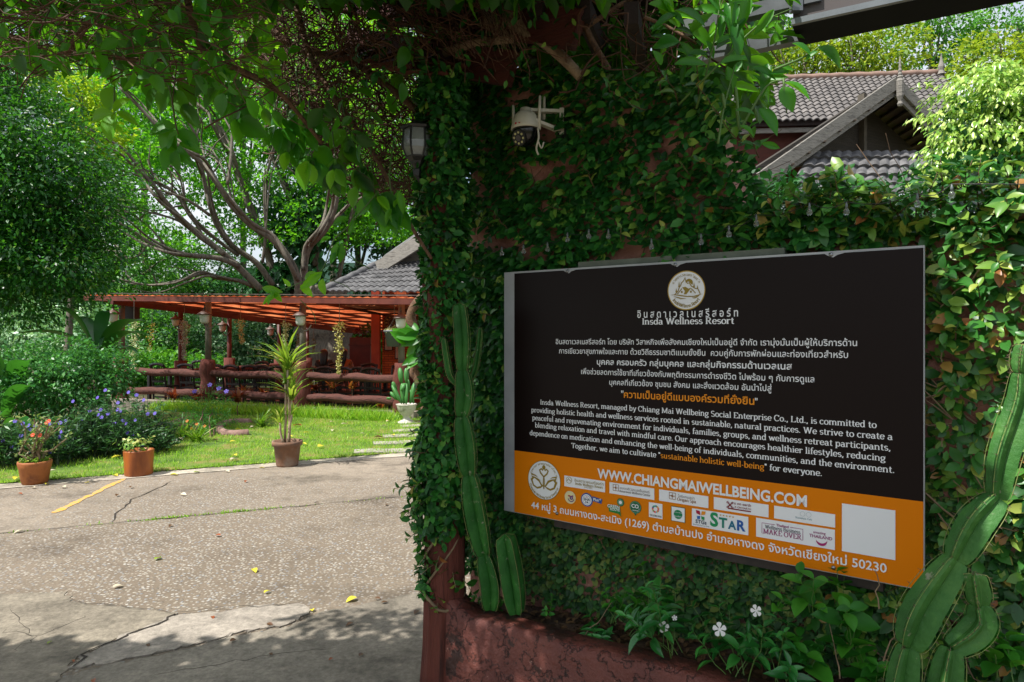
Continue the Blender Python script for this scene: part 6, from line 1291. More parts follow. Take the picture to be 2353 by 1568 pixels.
FLW = [z5(*q) for q in ((645, 860), (597, 905), (447, 928), (722, 937), (617, 980), (548, 988), (602, 1010), (622, 1026), (720, 980), (737, 990), (506, 1036), (787, 873), (836, 890), (880, 920), (905, 1005), (948, 1002), (828, 1045), (700, 1062), (566, 1113), (468, 1145), (815, 1130))]
FLW2 = [z5(*q) for q in ((91, 1050), (140, 1064), (176, 1076), (215, 1078), (305, 1066), (368, 1060), (376, 1114), (183, 1102), (128, 1138), (20, 1168), (178, 1242), (72, 1205), (240, 1090), (330, 1070))]
ruellia('taller purple-flowered bush in front of the log fence', [(P(265, 975, 9.0), (.62, .45, .45)), (P(190, 990, 8.8), (.5, .45, .38)), (P(330, 1000, 9.1), (.35, .35, .32))], GR(260, 1055), FLW)
ruellia('lower purple-flowered bush behind the crown-of-thorns pot at the left edge', [(P(90, 1010, 8.3), (.55, .4, .3)), (P(10, 1010, 8.2), (.4, .4, .25))], GR(90, 1080), FLW2)
for x, y in ((1160, 1120), (965, 1210), (1065, 1190)): pass
# big-leaved heliconia
M_ban = leafmat('banana_leaf', ['#16421a', '#215a22', '#33742a'], '#5aa82a', .3, .3, .6)
def paddle(a, b, w, drop=.15, n=10):
    a, b = Vector(a), Vector(b); d = b-a; s = Vector((-d.y, d.x, 0)); s = s.normalized() if s.length > .01 else Vector((1, 0, 0)); vs = []; fs = []
    if abs(d.normalized().y) > .7: s = Vector((1, 0, .2)).normalized()
    for i in range(n+1):
        t = i/n; c = a.lerp(b, t)+Vector((0, 0, drop*math.sin(math.pi*t))); ww = w*math.sin(math.pi*min(1, .06+.94*t))**.7*(1-.25*t)/2; up = Vector((0, 0, ww*.45)); vs += [c-s*ww+up, c, c+s*ww+up]
    for i in range(n): k = i*3; fs += [(k, k+3, k+4, k+1), (k+1, k+4, k+5, k+2)]
    return vs, fs
def paddles(name, lab, base, Ls, group=None, mat=M_ban):
    o = empty(name, base, lab, 'plant', group); sm = MB()
    for (x0, y0, x1, y1, Y0, Y1, w) in Ls:
        a, b = P(x0, y0, Y0), P(x1, y1, Y1); MB().add(*paddle(a, b, w)).build('leaf', mat, o, smooth=True); sm.tube(smooth_path([Vector(base), Vector(base).lerp(a, .7)+Vector((0, 0, .1)), a], 3), [.025, .012], 6)
    sm.build('stems', M_gstem, o); return o
paddles('heliconia', 'tall plant with long paddle leaves rising behind the round bush', GR(235, 985), [(215, 800, 125, 705, 11, 10.6, .32), (225, 810, 35, 768, 11, 10.6, .26), (230, 805, 330, 738, 11.2, 10.8, .34), (235, 815, 335, 770, 11, 10.6, .3), (225, 800, 245, 715, 11, 11.3, .26), (230, 800, 165, 730, 11.2, 11.4, .3), (240, 830, 320, 815, 10.9, 10.6, .22)])
paddles('heliconia', 'dark broad-leaved plant at the left edge below the round bush', GR(20, 1020), [(10, 900, -60, 800, 9, 8.6, .35), (20, 920, 60, 830, 9.1, 8.8, .3), (10, 960, 80, 890, 8.9, 8.6, .28), (15, 960, -40, 1010, 8.8, 8.4, .28), (30, 900, -20, 850, 9, 9.3, .4), (10, 1000, 70, 985, 8.7, 8.3, .2)])
# curved stone edging
M_edge = pbr('pinkish_edging', '#6f5448', .9, '#93756a', 5, '#574238', bump=.5, bs=30)
for pts, lab in (([(330, 985), (350, 975), (390, 968), (420, 958), (446, 948)], 'low curved pinkish garden edging beside the purple flowers'), ([(575, 962), (540, 962), (508, 968), (506, 982), (530, 990), (570, 988)], 'small curved stone edging round a flower bed near the dracaena')):
    q = smooth_path([GR(x, y+14) for x, y in pts], 5); mb = MB(); mb.tube([p+Vector((0, 0, .03)) for p in q], .075, 8); tag(mb.build('garden_edging', M_edge, origin=q[0], smooth=True), lab, 'edging')
M_feather = leafmat('feathery_leaf', ['#2c6a2a', '#3f8a36', '#5aa845'], '#7ad040', .35, .5); M_of = leafmat('orange_petal', ['#d8681a', '#e8862a'], '#ffa030', .3)
o = shrub('marigold_bush', 'feathery green bush with tiny orange flowers before the second fence post', 'flower bush', [(P(478, 955, 11.2), (.42, .3, .42)), (P(440, 985, 10.6), (.4, .25, .22))], 160, 26, .05, M_feather, GR(470, 1008), .12, asp=.18)
for x, y in ((430, 968), (440, 985), (452, 975), (462, 992), (420, 990), (470, 980)): flower5(o, P(x, y, 10.2), (0, -1, .5), .025, M_of)
for x, y in ((482, 885), (503, 893), (447, 900), (520, 900)): flower5(o, P(x, y, 11.0), (0, -1, .6), .04, M_purple)
M_strap = leafmat('strap_leaf', ['#2f5a16', '#4a7a1e', '#6c962e', '#a8b050'], '#9ad02a', .35, .4)
def strappy(name, lab, base, n, L, mat, w=.1, up=.8, group=None, cat='plant', H=0.0, tpl='blade'):
    o = empty(name, base, lab, cat, group); d = rv(n); d[:, 2] = np.abs(d[:, 2])+up*G.random(n); q = np.array(base)+np.array([0, 0, H])+rv(n)*[.04, .04, .02]
    LL = L*(.6+.5*G.random(n)); leaves('foliage', q, d, np.array([0, 0, 1])+rv(n)*.3-d*.4, LL, LL*w, mat, o, tpl=tpl)
    if H > 0: MB().tube(wig(base, Vector(base)+Vector((0, 0, H)), 4, .01), [.012, .008], 6).build('stem', M_stem, o, smooth=True)
    return o
for x, y, lab in ((385, 1008, 'grassy clump beside the purple flowers'), (420, 1012, 'grassy clump left of the feathery marigold bush'), (452, 1018, 'grassy clump under the marigold bush'), (600, 985, 'grassy clump beside the small curved edging'), (350, 1025, 'grassy clump at the foot of the purple flower bush')): strappy('grass_clump', lab, GR(x, y), 70, .34, M_strap, .07, .6, 'grassy clumps in the bed')
M_red = leafmat('red_cordyline_leaf', ['#3a1418', '#5a2420', '#6a4a22', '#8a5a3a'], '#b0502a', .35, .4)
M_croton = leafmat('variegated_croton_leaf', ['#6a4a1c', '#8a2a1c', '#a88a3a', '#3a5a22'], '#d0702a', .3, .4)
for i, (x, y, H, L, m, lab) in enumerate(((*z1(960, 1340), .22, .26, M_red, 'dark red leafy plant before the second fence post'), (*z1(1430, 1450), .3, .34, M_red, 'reddish arching plant left of the dracaena by the fence'), (*z1(1505, 1330), .35, .22, M_croton, 'brownish croton behind the reddish arching plant'), (*z1(700, 1290), .25, .24, M_red, 'dark red sprig below the lower rail at the left'), (*z1(1700, 1370), .3, .22, M_croton, 'small croton hard against the dracaena'),
                                      (*z2(440, 1330), .42, .24, M_red, 'dark red croton just right of the fence post behind the dracaena'), (*z2(648, 1400), .5, .24, M_croton, 'brown-leaved croton at the middle fence span, second from its post'), (*z2(880, 1410), .5, .2, M_croton, 'pink and yellow croton at the middle of the last fence span'), (*z2(470, 1440), .05, .34, M_strap, 'yellow-green strappy plant right of the fence post base'), (*z2(1050, 1440), .05, .34, M_strap, 'yellow-green strappy plant two thirds along the last fence span'), (*z2(1210, 1420), .12, .18, M_croton, 'tiny red croton near the white urn'))):
    strappy('border_plant', lab, GR(x, max(y, 938)+6), 26 if H > .1 else 18, L, m, .26 if m is not M_strap else .1, .5, 'small plants along the log fence', 'plant', H)
# grass bank before the plinth
n = 12000; s = G.random(n); a, b = np.array((-7.2, fy(-7.2)-.35, 0)), np.array((-2.2, fy(-2.2)-.3, 0)); p = a[None]*(1-s)[:, None]+b[None]*s[:, None]+rv(n)*[.35, .35, 0]
tag(leaves('grass', p, rv(n)*.7+[0, 0, 1], rv(n)+[0, -.5, .2], G.uniform(.1, .27, n), .014, M_grass, tpl='far', smooth=False), 'longer unmown grass along the plinth below the log fence', 'grass', kind='stuff')
# pots
M_pot1 = pbr('orange_terracotta', '#8a4c22', .7, '#a0612f', 5, '#74401d', bump=.1, bs=20); M_pot2 = pbr('wood_look_glaze', '#7a3a14', .45, '#a35a22', 3, '#5f2c10', stretch=(1, 1, .25), lo=.3, hi=.7, bump=.2, bs=8); M_pot3 = pbr('stained_terracotta', '#5a4a40', .85, '#7c5a44', 5, '#8d7f74', bump=.3, bs=18, lo=.3, hi=.7)
b = GR(80, 1112); o = empty('potted_plant', b, 'tapered orange terracotta pot of crown-of-thorns with red flowers, at the lawn edge', 'potted plant', 'pots along the lawn edge')
MB().lathe(b, [(.115, 0), (.12, .03), (.125, .035), (.145, .17), (.148, .175), (.158, .225), (.155, .245), (.14, .245), (.135, .20)], 28).build('pot', M_pot1, o, smooth=True)
MB().lathe(b, [(.134, .205), (0, .215)], 20).build('soil', M_soil, o); sm = MB(); tips = []
for i in range(14):
    t = b+Vector((rnd.uniform(-.25, .25), rnd.uniform(-.2, .2), rnd.uniform(.42, .72))); pts = wig(b+Vector((rnd.uniform(-.06, .06), 0, .21)), t, 5, .03); sm.tube(pts, [.012, .007], 5); tips += pts[2:]
sm.build('stems', M_stem_pale, o); q = np.repeat(np.array(tips), 7, 0); n = len(q); leaves('foliage', q+rv(n)*.03, rv(n)+[0, 0, .3], rv(n)*.6+[0, 0, 1], G.uniform(.03, .06, n), .022, leafmat('thorn_leaf', ['#3a5a2a', '#5a7a3a', '#8a9a5a', '#8a6a5a'], '#8ab83a', .3), o, tpl='mid')
n = 220; a = G.uniform(0, 6.28, n); leaves('ground_leaves', np.array(b)+np.stack([.14*np.cos(a)*G.random(n)**.4, .14*np.sin(a)*G.random(n)**.4, .22+.05*G.random(n)], 1), rv(n)+[0, 0, .2], rv(n)*.5+[0, 0, 1], .04, .025, M_strap, o, tpl='far')
M_rf = leafmat('red_petal', ['#c83a1a', '#e05a2a'], '#ff5a2a', .25)
for x, y in ((112, 968), (107, 972), (75, 1000), (92, 1001)): flower5(o, P(x, y, 7.1), (0, -1, .5), .022, M_rf, notch=.7)
b = GR(318, 1092); o = empty('potted_plant', b, 'round log-look brown glazed pot with a small leafy plant', 'potted plant', 'pots along the lawn edge')
MB().lathe(b, [(.14, 0), (.145, .02), (.148, .14), (.157, .275), (.157, .285), (.14, .285), (.135, .24)], 30, wob=lambda a, r, z: 1+.02*math.sin(3*a)).build('pot', M_pot2, o, smooth=True)
MB().lathe(b, [(.14, .25), (0, .255)], 20).build('soil', M_soil, o); stalk_plant(o, b+Vector((0, 0, .25)), .22, 9, 4, .085, leafmat('pale_pot_leaf', ['#4a7a2a', '#6a9a3c', '#a2b45a', '#c2b870'], '#a8d04a', .3), tpl='mid', asp=.5, spread=.5)
b = GR(660, 1070); o = empty('potted_plant', b, 'stained clay pot with a tall striped dracaena', 'potted plant', 'pots along the lawn edge')
MB().lathe(b, [(.125, 0), (.13, .02), (.155, .24), (.175, .245), (.18, .275), (.178, .30), (.16, .30), (.15, .26)], 28).build('pot', M_pot3, o, smooth=True); MB().lathe(b, [(.15, .265), (0, .27)], 20).build('soil', M_soil, o)
M_drac = leafmat('striped_dracaena_leaf', ['#3f6a1c', '#5a8a24', '#8aa83a', '#b8a85a'], '#b8d83a', .4, .35)
sm = MB(); hd = [(Vector((.0, 0, 1.17)), 36, .5), (Vector((.05, .02, .8)), 26, .42), (Vector((-.03, .03, 1.0)), 26, .44), (Vector((-.09, 0, .52)), 14, .24), (Vector((.06, -.02, .62)), 10, .22)]
for hv, k, l in hd: sm.tube(wig(b+Vector((hv.x*.6+rnd.uniform(-.03, .03), hv.y, .26)), b+hv, 5, .008), [.016, .012], 7)
sm.build('stems', pbr('pale_cane', '#8a7862', .7, '#a8957c', 12), o, smooth=True)
for hv, k, l in hd:
    d = rv(k); d[:, 2] = np.abs(d[:, 2])*.9+.15; d = unit(d+np.array([0, 0, .22])); LL = l*(.75+.4*G.random(k)); leaves('leaf_rosette', np.array(b+hv)+rv(k)*.02, d, np.array([0, 0, 1.0])-d*.3+rv(k)*.2, LL, LL*.088, M_drac, o, tpl='blade')
b = GR(934, 974); o = empty('urn_planter', b, 'white fluted pedestal urn full of flat green prickly pear', 'urn', None)
M_urn = pbr('white_painted_urn', '#a9a698', .75, '#c4c1b4', 8, '#8c8a78', lo=.3, hi=.7)
flt = lambda a, r, z: 1+(.035*math.cos(14*a) if z > .16 else 0)
MB().lathe(b, [(.16, 0), (.16, .03), (.12, .05), (.06, .09), (.055, .13), (.10, .17), (.15, .24), (.165, .31), (.175, .33), (.185, .345), (.17, .35), (.15, .31)], 42, wob=flt).build('urn', M_urn, o, smooth=True)
M_pad = leafmat('cactus_pad', ['#2c5a2c', '#3f7a3a', '#5a8f4a'], '#4a8a3a', .05, .5)
def pad(c, d, L, w, mb):
    d = Vector(d).normalized(); s = Vector((1, rnd.uniform(-.5, .5), 0)); s = (s-d*s.dot(d)).normalized(); t = d.cross(s); vs = []; n = 14
    for lay in (-1, 1):
        for i in range(n): a = 2*math.pi*i/n; vs.append(Vector(c)+d*L*(.5-.5*math.cos(a))+s*w*.5*math.sin(a)*(1+.15*-math.cos(a))+t*lay*.010)
    ctr = [Vector(c)+d*L*.5-t*.02, Vector(c)+d*L*.5+t*.02]; mb.add(vs+ctr, [(i, (i+1) % n, n+(i+1) % n, n+i) for i in range(n)]+[((i+1) % n, i, 2*n) for i in range(n)]+[(n+i, n+(i+1) % n, 2*n+1) for i in range(n)])
zz = lambda a, b_: P(*z2(a, b_), 11.9)
for a, c, w in (((1450, 1330), (1340, 1130), .1), ((1470, 1335), (1450, 1110), .13), ((1500, 1335), (1500, 1100), .1), ((1540, 1330), (1590, 1100), .12), ((1440, 1100), (1425, 930), .13), ((1500, 1090), (1498, 930), .12), ((1380, 1200), (1345, 1085), .11), ((1330, 1260), (1280, 1270), .1), ((1440, 1180), (1480, 1100), .1), ((1560, 1320), (1545, 1180), .07), ((1490, 1330), (1480, 1230), .07), ((1580, 1330), (1560, 1230), .06), ((1520, 1200), (1520, 1060), .08), ((1400, 1290), (1320, 1200), .1)):
    mb = MB(); p0, p1 = zz(*a), zz(*c); p0.y += rnd.uniform(-.06, .06); pad(p0, p1-p0, (p1-p0).length*1.08, w*.72, mb); mb.build('cactus_pad', M_pad, o, smooth=True)
MB().lathe(b, [(.16, .325), (0, .33)], 16).build('soil', M_soil, o)
# vine trunk climbing in front of the dining house
mb = MB(); mb.tube(smooth_path([P(*z2(1700, 1200), 6.2), P(*z2(1620, 1040), 6.2), P(*z2(1575, 980), 6.2), P(*z2(1600, 900), 6.2), P(*z2(1690, 770), 6.2)]), .035, 8); mb.tube(smooth_path([P(*z2(1640, 1080), 6.2), P(*z2(1630, 900), 6.2), P(*z2(1590, 700), 6.2), P(*z2(1570, 450), 6.2), P(*z2(1545, 350), 6.2), P(*z2(1590, 220), 6.2), P(*z2(1680, 110), 6.2)]), [.05, .06, .06, .055, .055, .055, .045]*5+[.045]*2, 9)
b = P(*z2(1700, 1200), 6.2); mb.tube(smooth_path([Vector((b.x+.1, b.y, -.02)), Vector((b.x+.05, b.y, .2)), b], 3), .04, 8)
o = empty('twisted_vine', Vector((b.x, b.y, 0)), 'grey twisted woody vine trunk rising beside the ivy pillar', 'vine'); mb.build('trunk', M_vbark, o, smooth=True)
ps = [zz_ for zz_ in [P(*z2(a, c), 6.1) for a, c in ((1540, 640), (1680, 520), (1680, 690), (1720, 700), (1640, 560), (1690, 640), (1700, 780))]]; n = 21; q = np.repeat(np.array(ps), 3, 0); leaves('leaves', q, rv(n)*[1, .4, 1]+[0, -.3, -.3], rv(n)*.3+[0, -1, .5], G.uniform(.14, .24, n), G.uniform(.09, .14, n), M_mid, o, tpl='near')

# ------------------------------------------------------------------ house to the right
H2 = empty('tiled_house', P(2000, 420, 13), 'house with grey-brown wavy tile roof and gabled porch behind the wall', 'house')
e0, e1, t1_, t0_ = P(1655, 284, 14.4), P(2235, 270, 15.3), P(2166, 171, 18.2), P(1640, 190, 17.4)
mb = MB(); tile_roof(mb, e0, e1, t1_, t0_, 34, 13, .045, .03); mb.build('main_roof', M_tile2, H2)
mb = MB(); mb.tube([t0_.lerp(t1_, i/24)+Vector((0, 0, .03+.02*(i % 2))) for i in range(25)], .10, 8); mb.build('ridge', pbr('ridge_tiles', '#7a6458', .8, '#94786a', 4), H2, smooth=True)
mb = MB(); mb.beam(P(1655, 287, 14.5), P(2040, 277, 15.1), .05, .12); mb.build('fascia', M_dark, H2); mb = MB(); mb.beam(P(1655, 304, 14.6), P(2040, 294, 15.2), .05, .10); mb.build('fascia', M_oldwood, H2)
mb = MB(); mb.prism([P(1650, 278, 14.9), P(2040, 268, 15.5), P(2040, 460, 15.5), P(1650, 470, 14.9)], (0, .2, 0)); mb.build('wall', pbr('dark_red_boards', '#4a1d10', .7, '#5a2616', 5, stretch=(1, 1, 12)), H2)
pk, lf, rt_ = P(2061, 190, 12.5), P(1745, 412, 10.95), P(2190, 325, 13.25)
gd = (rt_-lf); gd.z = 0; gd.normalize(); gn = Vector((gd.y, -gd.x, 0)); up = Vector((0, 0, 1))
for a, b in ((pk, lf), (pk, rt_)):
    mb = MB(); mb.beam(a, b, .05, .20, gn.cross((b-a).normalized()) if False else up); mb.build('bargeboard', M_oldwood, H2)
    mb = MB(); s = (b-a).normalized(); dn = Vector((0, 0, -.155)); mb.beam(a+dn-gn*.05, b+dn-gn*.05, .04, .13); mb.build('bargeboard', M_oldwood, H2)
for a, b in ((pk, lf), (pk, rt_)):
    back = Vector((.25, 4.0, 0)); mb = MB(); mb.prism([a+Vector((0, 0, .12)), b+Vector((0, 0, .12)), b+back+Vector((0, 0, .12)), a+back+Vector((0, 0, .12))], (0, 0, -.06)); mb.build('porch_roof', M_tile, H2)
    mb = MB(); nb = 9
    for i in range(nb): t = (i+.5)/nb; p = a.lerp(b, t)+Vector((0, 0, -.03)); mb.beam(p-gn*.06, p+back, (b-a).length/nb*.94, .03, ) if False else mb.beam(p-gn*.06, p+back*.8, (b-a).length/nb*.9, .025)
    mb.build('soffit', pbr('soffit_boards', '#3a3028', .8, '#4b3f34', 6), H2)
mb = MB(); g0 = -gn*.75; mb.prism([lf.lerp(pk, .12)+g0, rt_.lerp(pk, .05)+g0, pk+g0-Vector((0, 0, .1))], -gn*.1); mb.build('gable_wall', pbr('dim_louvre_boards', '#2e2922', .8, '#3a342b', 3, bump=.8, bs=6, stretch=(.2, .2, 10)), H2)
mb = MB(); c = pk+g0+gn*.05; mb.beam(c-Vector((0, 0, 2.2)), c, .14, .08, gd); c2_ = c-Vector((0, 0, 1.35)); mb.beam(c2_-gd*1.6, c2_+gd*1.1, .06, .12); mb.build('gable_frame', pbr('grey_brown_frame', '#4a443a', .8, '#5a5347', 6), H2)
mb = MB(); fz_ = pk+gn*.06; mb.lathe(fz_, [(0.037, -0.450), (0.053, -0.414), (0.031, -0.360), (0.043, -0.324), (0.062, -0.270), (0.068, 0.010), (0.043, 0.058), (0.056, 0.077), (0.031, 0.106), (0.040, 0.130), (0.025, 0.163), (0.034, 0.192), (0.019, 0.240), (0.025, 0.269), (0.015, 0.336), (0.019, 0.365), (0.000, 0.480)], 8); mb.build('finial', M_oldwood, H2)
mb = MB(); mb.lathe(P(2163, 171, 18.0), [(.1, 0), (.06, .1), (.08, .2), (.04, .35), (0, .58)], 8); mb.build('finial', M_oldwood, H2)
mb = MB(); tile_roof(mb, P(1800, 450, 10.6), P(2160, 450, 11.9), P(2150, 348, 13.1), P(1865, 350, 11.95), 13, 5, .035, .055); mb.build('lower_roof', M_tile, H2)

# ------------------------------------------------------------------ trees
M_tbark = pbr('grey_brown_bark', '#4c463c', .9, '#6e675a', 4, '#322e27', bump=.6, bs=14, stretch=(2, 2, .6), lo=.3, hi=.7)
M_rain = leafmat('raintree_leaf', ['#2a6a14', '#3f8a1c', '#5aa82a', '#7cc03a'], '#8ee01c', .5, .5)
z6 = lambda a, b_: (172.3+a/2.9256, 201+b_/2.9256)
rt = empty('spreading_tree', P(740, 880, 24), 'great spreading tree with many fanned grey limbs behind the pavilion', 'tree')
LIMB = [([(1500, 1420), (1500, 1300), (1440, 1160), (1330, 1020), (1190, 930), (1060, 800), (960, 650), (860, 520), (780, 450), (620, 330), (440, 140), (300, 0)], 62, 20, 23, 20), ([(1560, 1420), (1540, 1230), (1570, 1080), (1680, 960), (1740, 830), (1770, 690), (1800, 560), (1840, 350)], 58, 24, 23, 22),
        ([(1400, 1420), (1330, 1250), (1290, 1090), (1230, 940), (1180, 800), (1100, 600), (1050, 450), (960, 270), (900, 180), (760, 60), (650, -80)], 60, 20, 25, 23), ([(1620, 1200), (1580, 1000), (1500, 880), (1420, 700), (1340, 500), (1290, 330), (1270, 200), (1230, 0)], 46, 18, 25, 25),
        ([(1330, 1330), (1220, 1180), (1050, 1060), (960, 930), (900, 770), (860, 580), (820, 420), (800, 300), (700, 150)], 44, 16, 24, 21), ([(1250, 1360), (1120, 1230), (1000, 1120), (850, 1000), (720, 890), (620, 780), (540, 680), (430, 540), (330, 420), (200, 340), (60, 260)], 52, 12, 23, 19),
        ([(1100, 1200), (970, 1150), (780, 1130), (640, 1110), (480, 1030), (330, 930), (180, 860), (60, 840)], 42, 14, 22.5, 19), ([(1200, 1340), (1100, 1300), (950, 1280), (860, 1250), (700, 1300), (500, 1330), (300, 1290)], 34, 12, 23, 20), ([(1100, 1130), (1000, 1060), (800, 900), (680, 720), (560, 650), (440, 600), (280, 540), (100, 420)], 28, 10, 23.5, 21),
        ([(1025, 650), (1050, 450), (1060, 200), (1090, 0)], 24, 12, 21.5, 22), ([(1260, 1180), (1280, 1000), (1290, 600), (1340, 400), (1330, 200), (1390, 0)], 24, 12, 24, 23), ([(1640, 1250), (1620, 1010), (1560, 800), (1570, 640), (1420, 480), (1400, 330), (1380, 150)], 34, 14, 25, 25), ([(1770, 1400), (1770, 1300), (1810, 1080), (1880, 800), (1920, 600), (2000, 350)], 40, 18, 25, 25),
        ([(480, 1060), (430, 1130), (300, 1160)], 16, 7, 21.5, 21), ([(905, 860), (760, 760), (560, 690), (380, 690)], 24, 8, 22, 20), ([(1190, 930), (1080, 830), (1000, 560), (900, 430), (700, 380)], 20, 8, 22.5, 21), ([(860, 1000), (780, 860), (740, 780), (700, 600), (600, 480)], 22, 8, 22.5, 21), ([(850, 1020), (700, 900), (500, 840), (330, 800), (180, 760)], 20, 7, 22.3, 20), ([(1680, 960), (1830, 800), (1930, 740), (2080, 620)], 30, 12, 23, 23), ([(1570, 760), (1600, 600), (1560, 400), (1620, 200)], 24, 10, 25, 25), ([(640, 1110), (520, 960), (420, 880), (250, 780)], 18, 6, 21.5, 20)]
for pts, w0, w1, Ya, Yb in LIMB:
    k = len(pts); Ya -= 1; Yb -= .5; q = [P(*z6(*p), Ya+(Yb-Ya)*i/(k-1)) for i, p in enumerate(pts)]; sp = smooth_path(q, 4); n = len(sp); r0, r1 = w0/2.9256/F*Ya/2*.95, w1/2.9256/F*Yb/2*.95
    MB().tube(sp, [r0*(1-i/(n-1))+r1*i/(n-1) for i in range(n)], 9).build('limb', M_tbark, rt, smooth=True)
for li, (pts, w0, w1, Ya, Yb) in enumerate(LIMB):
    if len(pts) < 5: continue
    for rep_ in range(2):
        k = len(pts); st_ = rnd.randint(1, 2); dx, dy = rnd.uniform(-75, 75), rnd.uniform(-60, 60); q = []
        for i in range(st_, k): t = (i-st_)/(k-st_); q.append(P(*z6(pts[i][0]+dx*t*1.6+rnd.uniform(-14, 14)*(t > 0), pts[i][1]+dy*t*1.6+rnd.uniform(-14, 14)*(t > 0)), Ya-1+(Yb-Ya+rnd.uniform(-1, 1.5))*i/(k-1)))
        if len(q) > 2: sp = smooth_path(q, 4); n = len(sp); r0 = w0*.5/2.9256/F*Ya/2; MB().tube(sp, [r0*(1-.75*i/(n-1)) for i in range(n)], 7).build('limb', M_tbark, rt, smooth=True)
b0 = P(745, 850, 24.5); MB().tube(smooth_path([Vector((b0.x, b0.y, -.4)), Vector((b0.x, b0.y, .6)), P(745, 760, 24.5), P(735, 700, 24.3), P(725, 655, 24.2)]), [1.25]*2+[1.05, .95, .9]*5, 16, sec=[[1+.14*math.sin(j*2.1+1)+.08*math.sin(j*4.3+i*.4) for j in range(16)] for i in range(17)]).build('trunk', M_tbark, rt, smooth=True)
mb = Parts('branch', M_tbark, rt)
for i in range(75):
    pts, w0, w1, Ya, Yb = rnd.choice(LIMB); t = rnd.uniform(.35, .98)*(len(pts)-1); a = Vector((*pts[int(t)], 0)).lerp(Vector((*pts[min(len(pts)-1, int(t)+1)], 0)), t % 1); Y = Ya+(Yb-Ya)*t/(len(pts)-1)
    an = rnd.gauss(2.4, .7); l = rnd.uniform(100, 330); mb.tube(smooth_path(wig(P(*z6(a.x, a.y), Y), P(*z6(a.x+l*math.cos(an), a.y-l*math.sin(an)), Y+rnd.uniform(-1.5, 1.5)), 4, .05), 3), [.035, .010], 5)
mb.build('branches', M_tbark, rt, smooth=True)
GAP = [(300, 300, 26), (275, 330, 20), (560, 480, 26), (580, 410, 18), (345, 445, 40), (400, 490, 40), (455, 510, 26), (610, 500, 22), (680, 400, 20), (300, 270, 26), (720, 340, 18), (520, 440, 14), (430, 430, 22), (580, 330, 20), (470, 520, 18), (360, 500, 30), (500, 520, 22), (640, 440, 14)]
def masked_crown(name, root, n, xr, yr, Yr, size, mat, dens=None, gaps=GAP, ncl=None, cl=.45):
    ncl = ncl or n//30; X = G.uniform(*xr, ncl*3); Yy = G.uniform(*yr, ncl*3); D = G.uniform(*Yr, ncl*3); ok = np.ones(len(X), bool)
    for gx, gy, g in gaps: ok &= np.hypot(X-gx, Yy-gy) > g*(.5+.3*G.random(len(X)))
    if dens is not None: ok &= dens(X, Yy)
    X, Yy, D = X[ok][:ncl], Yy[ok][:ncl], D[ok][:ncl]; C = np.stack([(X-CX)/F*D, D, EYE-(Yy-HZ)/F*D], 1); per_ = n//len(X); idx = np.repeat(np.arange(len(X)), per_); m = len(idx)
    p = C[idx]+rv(m)*(G.random(m)**.5)[:, None]*cl*np.array([1.2, 1.2, .55]); L = size*(.6+.7*G.random(m))
    return leaves(name, p, rv(m)+[0, 0, -.3], rv(m)*.8+[0, 0, .8], L, L*.5, mat, root, tpl='far')
masked_crown('crown', rt, 90000, (170, 960), (-60, 640), (22.6, 28.5), .16, M_rain, lambda x, y: (y < 560-.0*x) & ((y < 470) | (x > 520) | (G.random(len(x)) < .5)), cl=.5, ncl=2600)
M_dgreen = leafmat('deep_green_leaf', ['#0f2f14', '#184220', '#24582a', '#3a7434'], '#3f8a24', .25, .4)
o = empty('climbing_philodendron', P(680, 640, 22), 'dark big-leaved climber draped on the spreading tree limbs', 'climber'); n = 1500
M_phil = leafmat('philodendron_leaf', ['#12361a', '#1c4a22', '#2c6430', '#3a6a3a'], '#4a9a2a', .25, .35)
x = np.concatenate([G.normal(690, 42, n//2), G.normal(630, 30, n//2)]); y = np.concatenate([G.normal(520, 60, n//2), G.normal(650, 20, n//2)]); D = G.uniform(23.2, 25, n); L = G.uniform(.25, .5, n)
leaves('leaves', np.stack([(x-CX)/F*D, D, EYE-(y-HZ)/F*D], 1), rv(n)*.7+[0, -.2, -.7], rv(n)*.6+[0, -.5, .8], L, L*.55, M_phil, o, tpl='mid')
def tree(name, lab, base, ells, ncl, per_, size, mat, group=None, trunk=.16, clr=.45, tpl='far', asp=.5, shell=.55, droop=.3):
    o = empty(name, base, lab, 'tree', group); crown('crown', o, ells, ncl, per_, size, mat, clr, tpl, asp, droop, shell=shell); mb = MB(); c0 = Vector(ells[0][0])
    mb.tube(smooth_path(wig(base, c0, 4, .08), 3), [trunk, trunk*.45], 9)
    for i in range(9):
        c, r = ells[i % len(ells)]; e = Vector(c)+Vector((rnd.uniform(-.8, .8)*r[0], rnd.uniform(-.8, .8)*r[1], rnd.uniform(-.2, .8)*r[2])); mb.tube(smooth_path(wig(Vector(base).lerp(c0, rnd.uniform(.5, .95)), e, 4, .1), 3), [trunk*.45, trunk*.1], 6)
    mb.build('trunk', M_tbark, o, smooth=True); return o
M_dense = leafmat('dense_tree_leaf', ['#133816', '#1d511f', '#2d6d27', '#4a8a30', '#86a444'], '#6ac024', .3, .4, pos=[0, .4, .75, .93, 1])
E_ = lambda x, y, Y, rx, ry, rz: (P(x, y, Y), (rx, ry, rz))
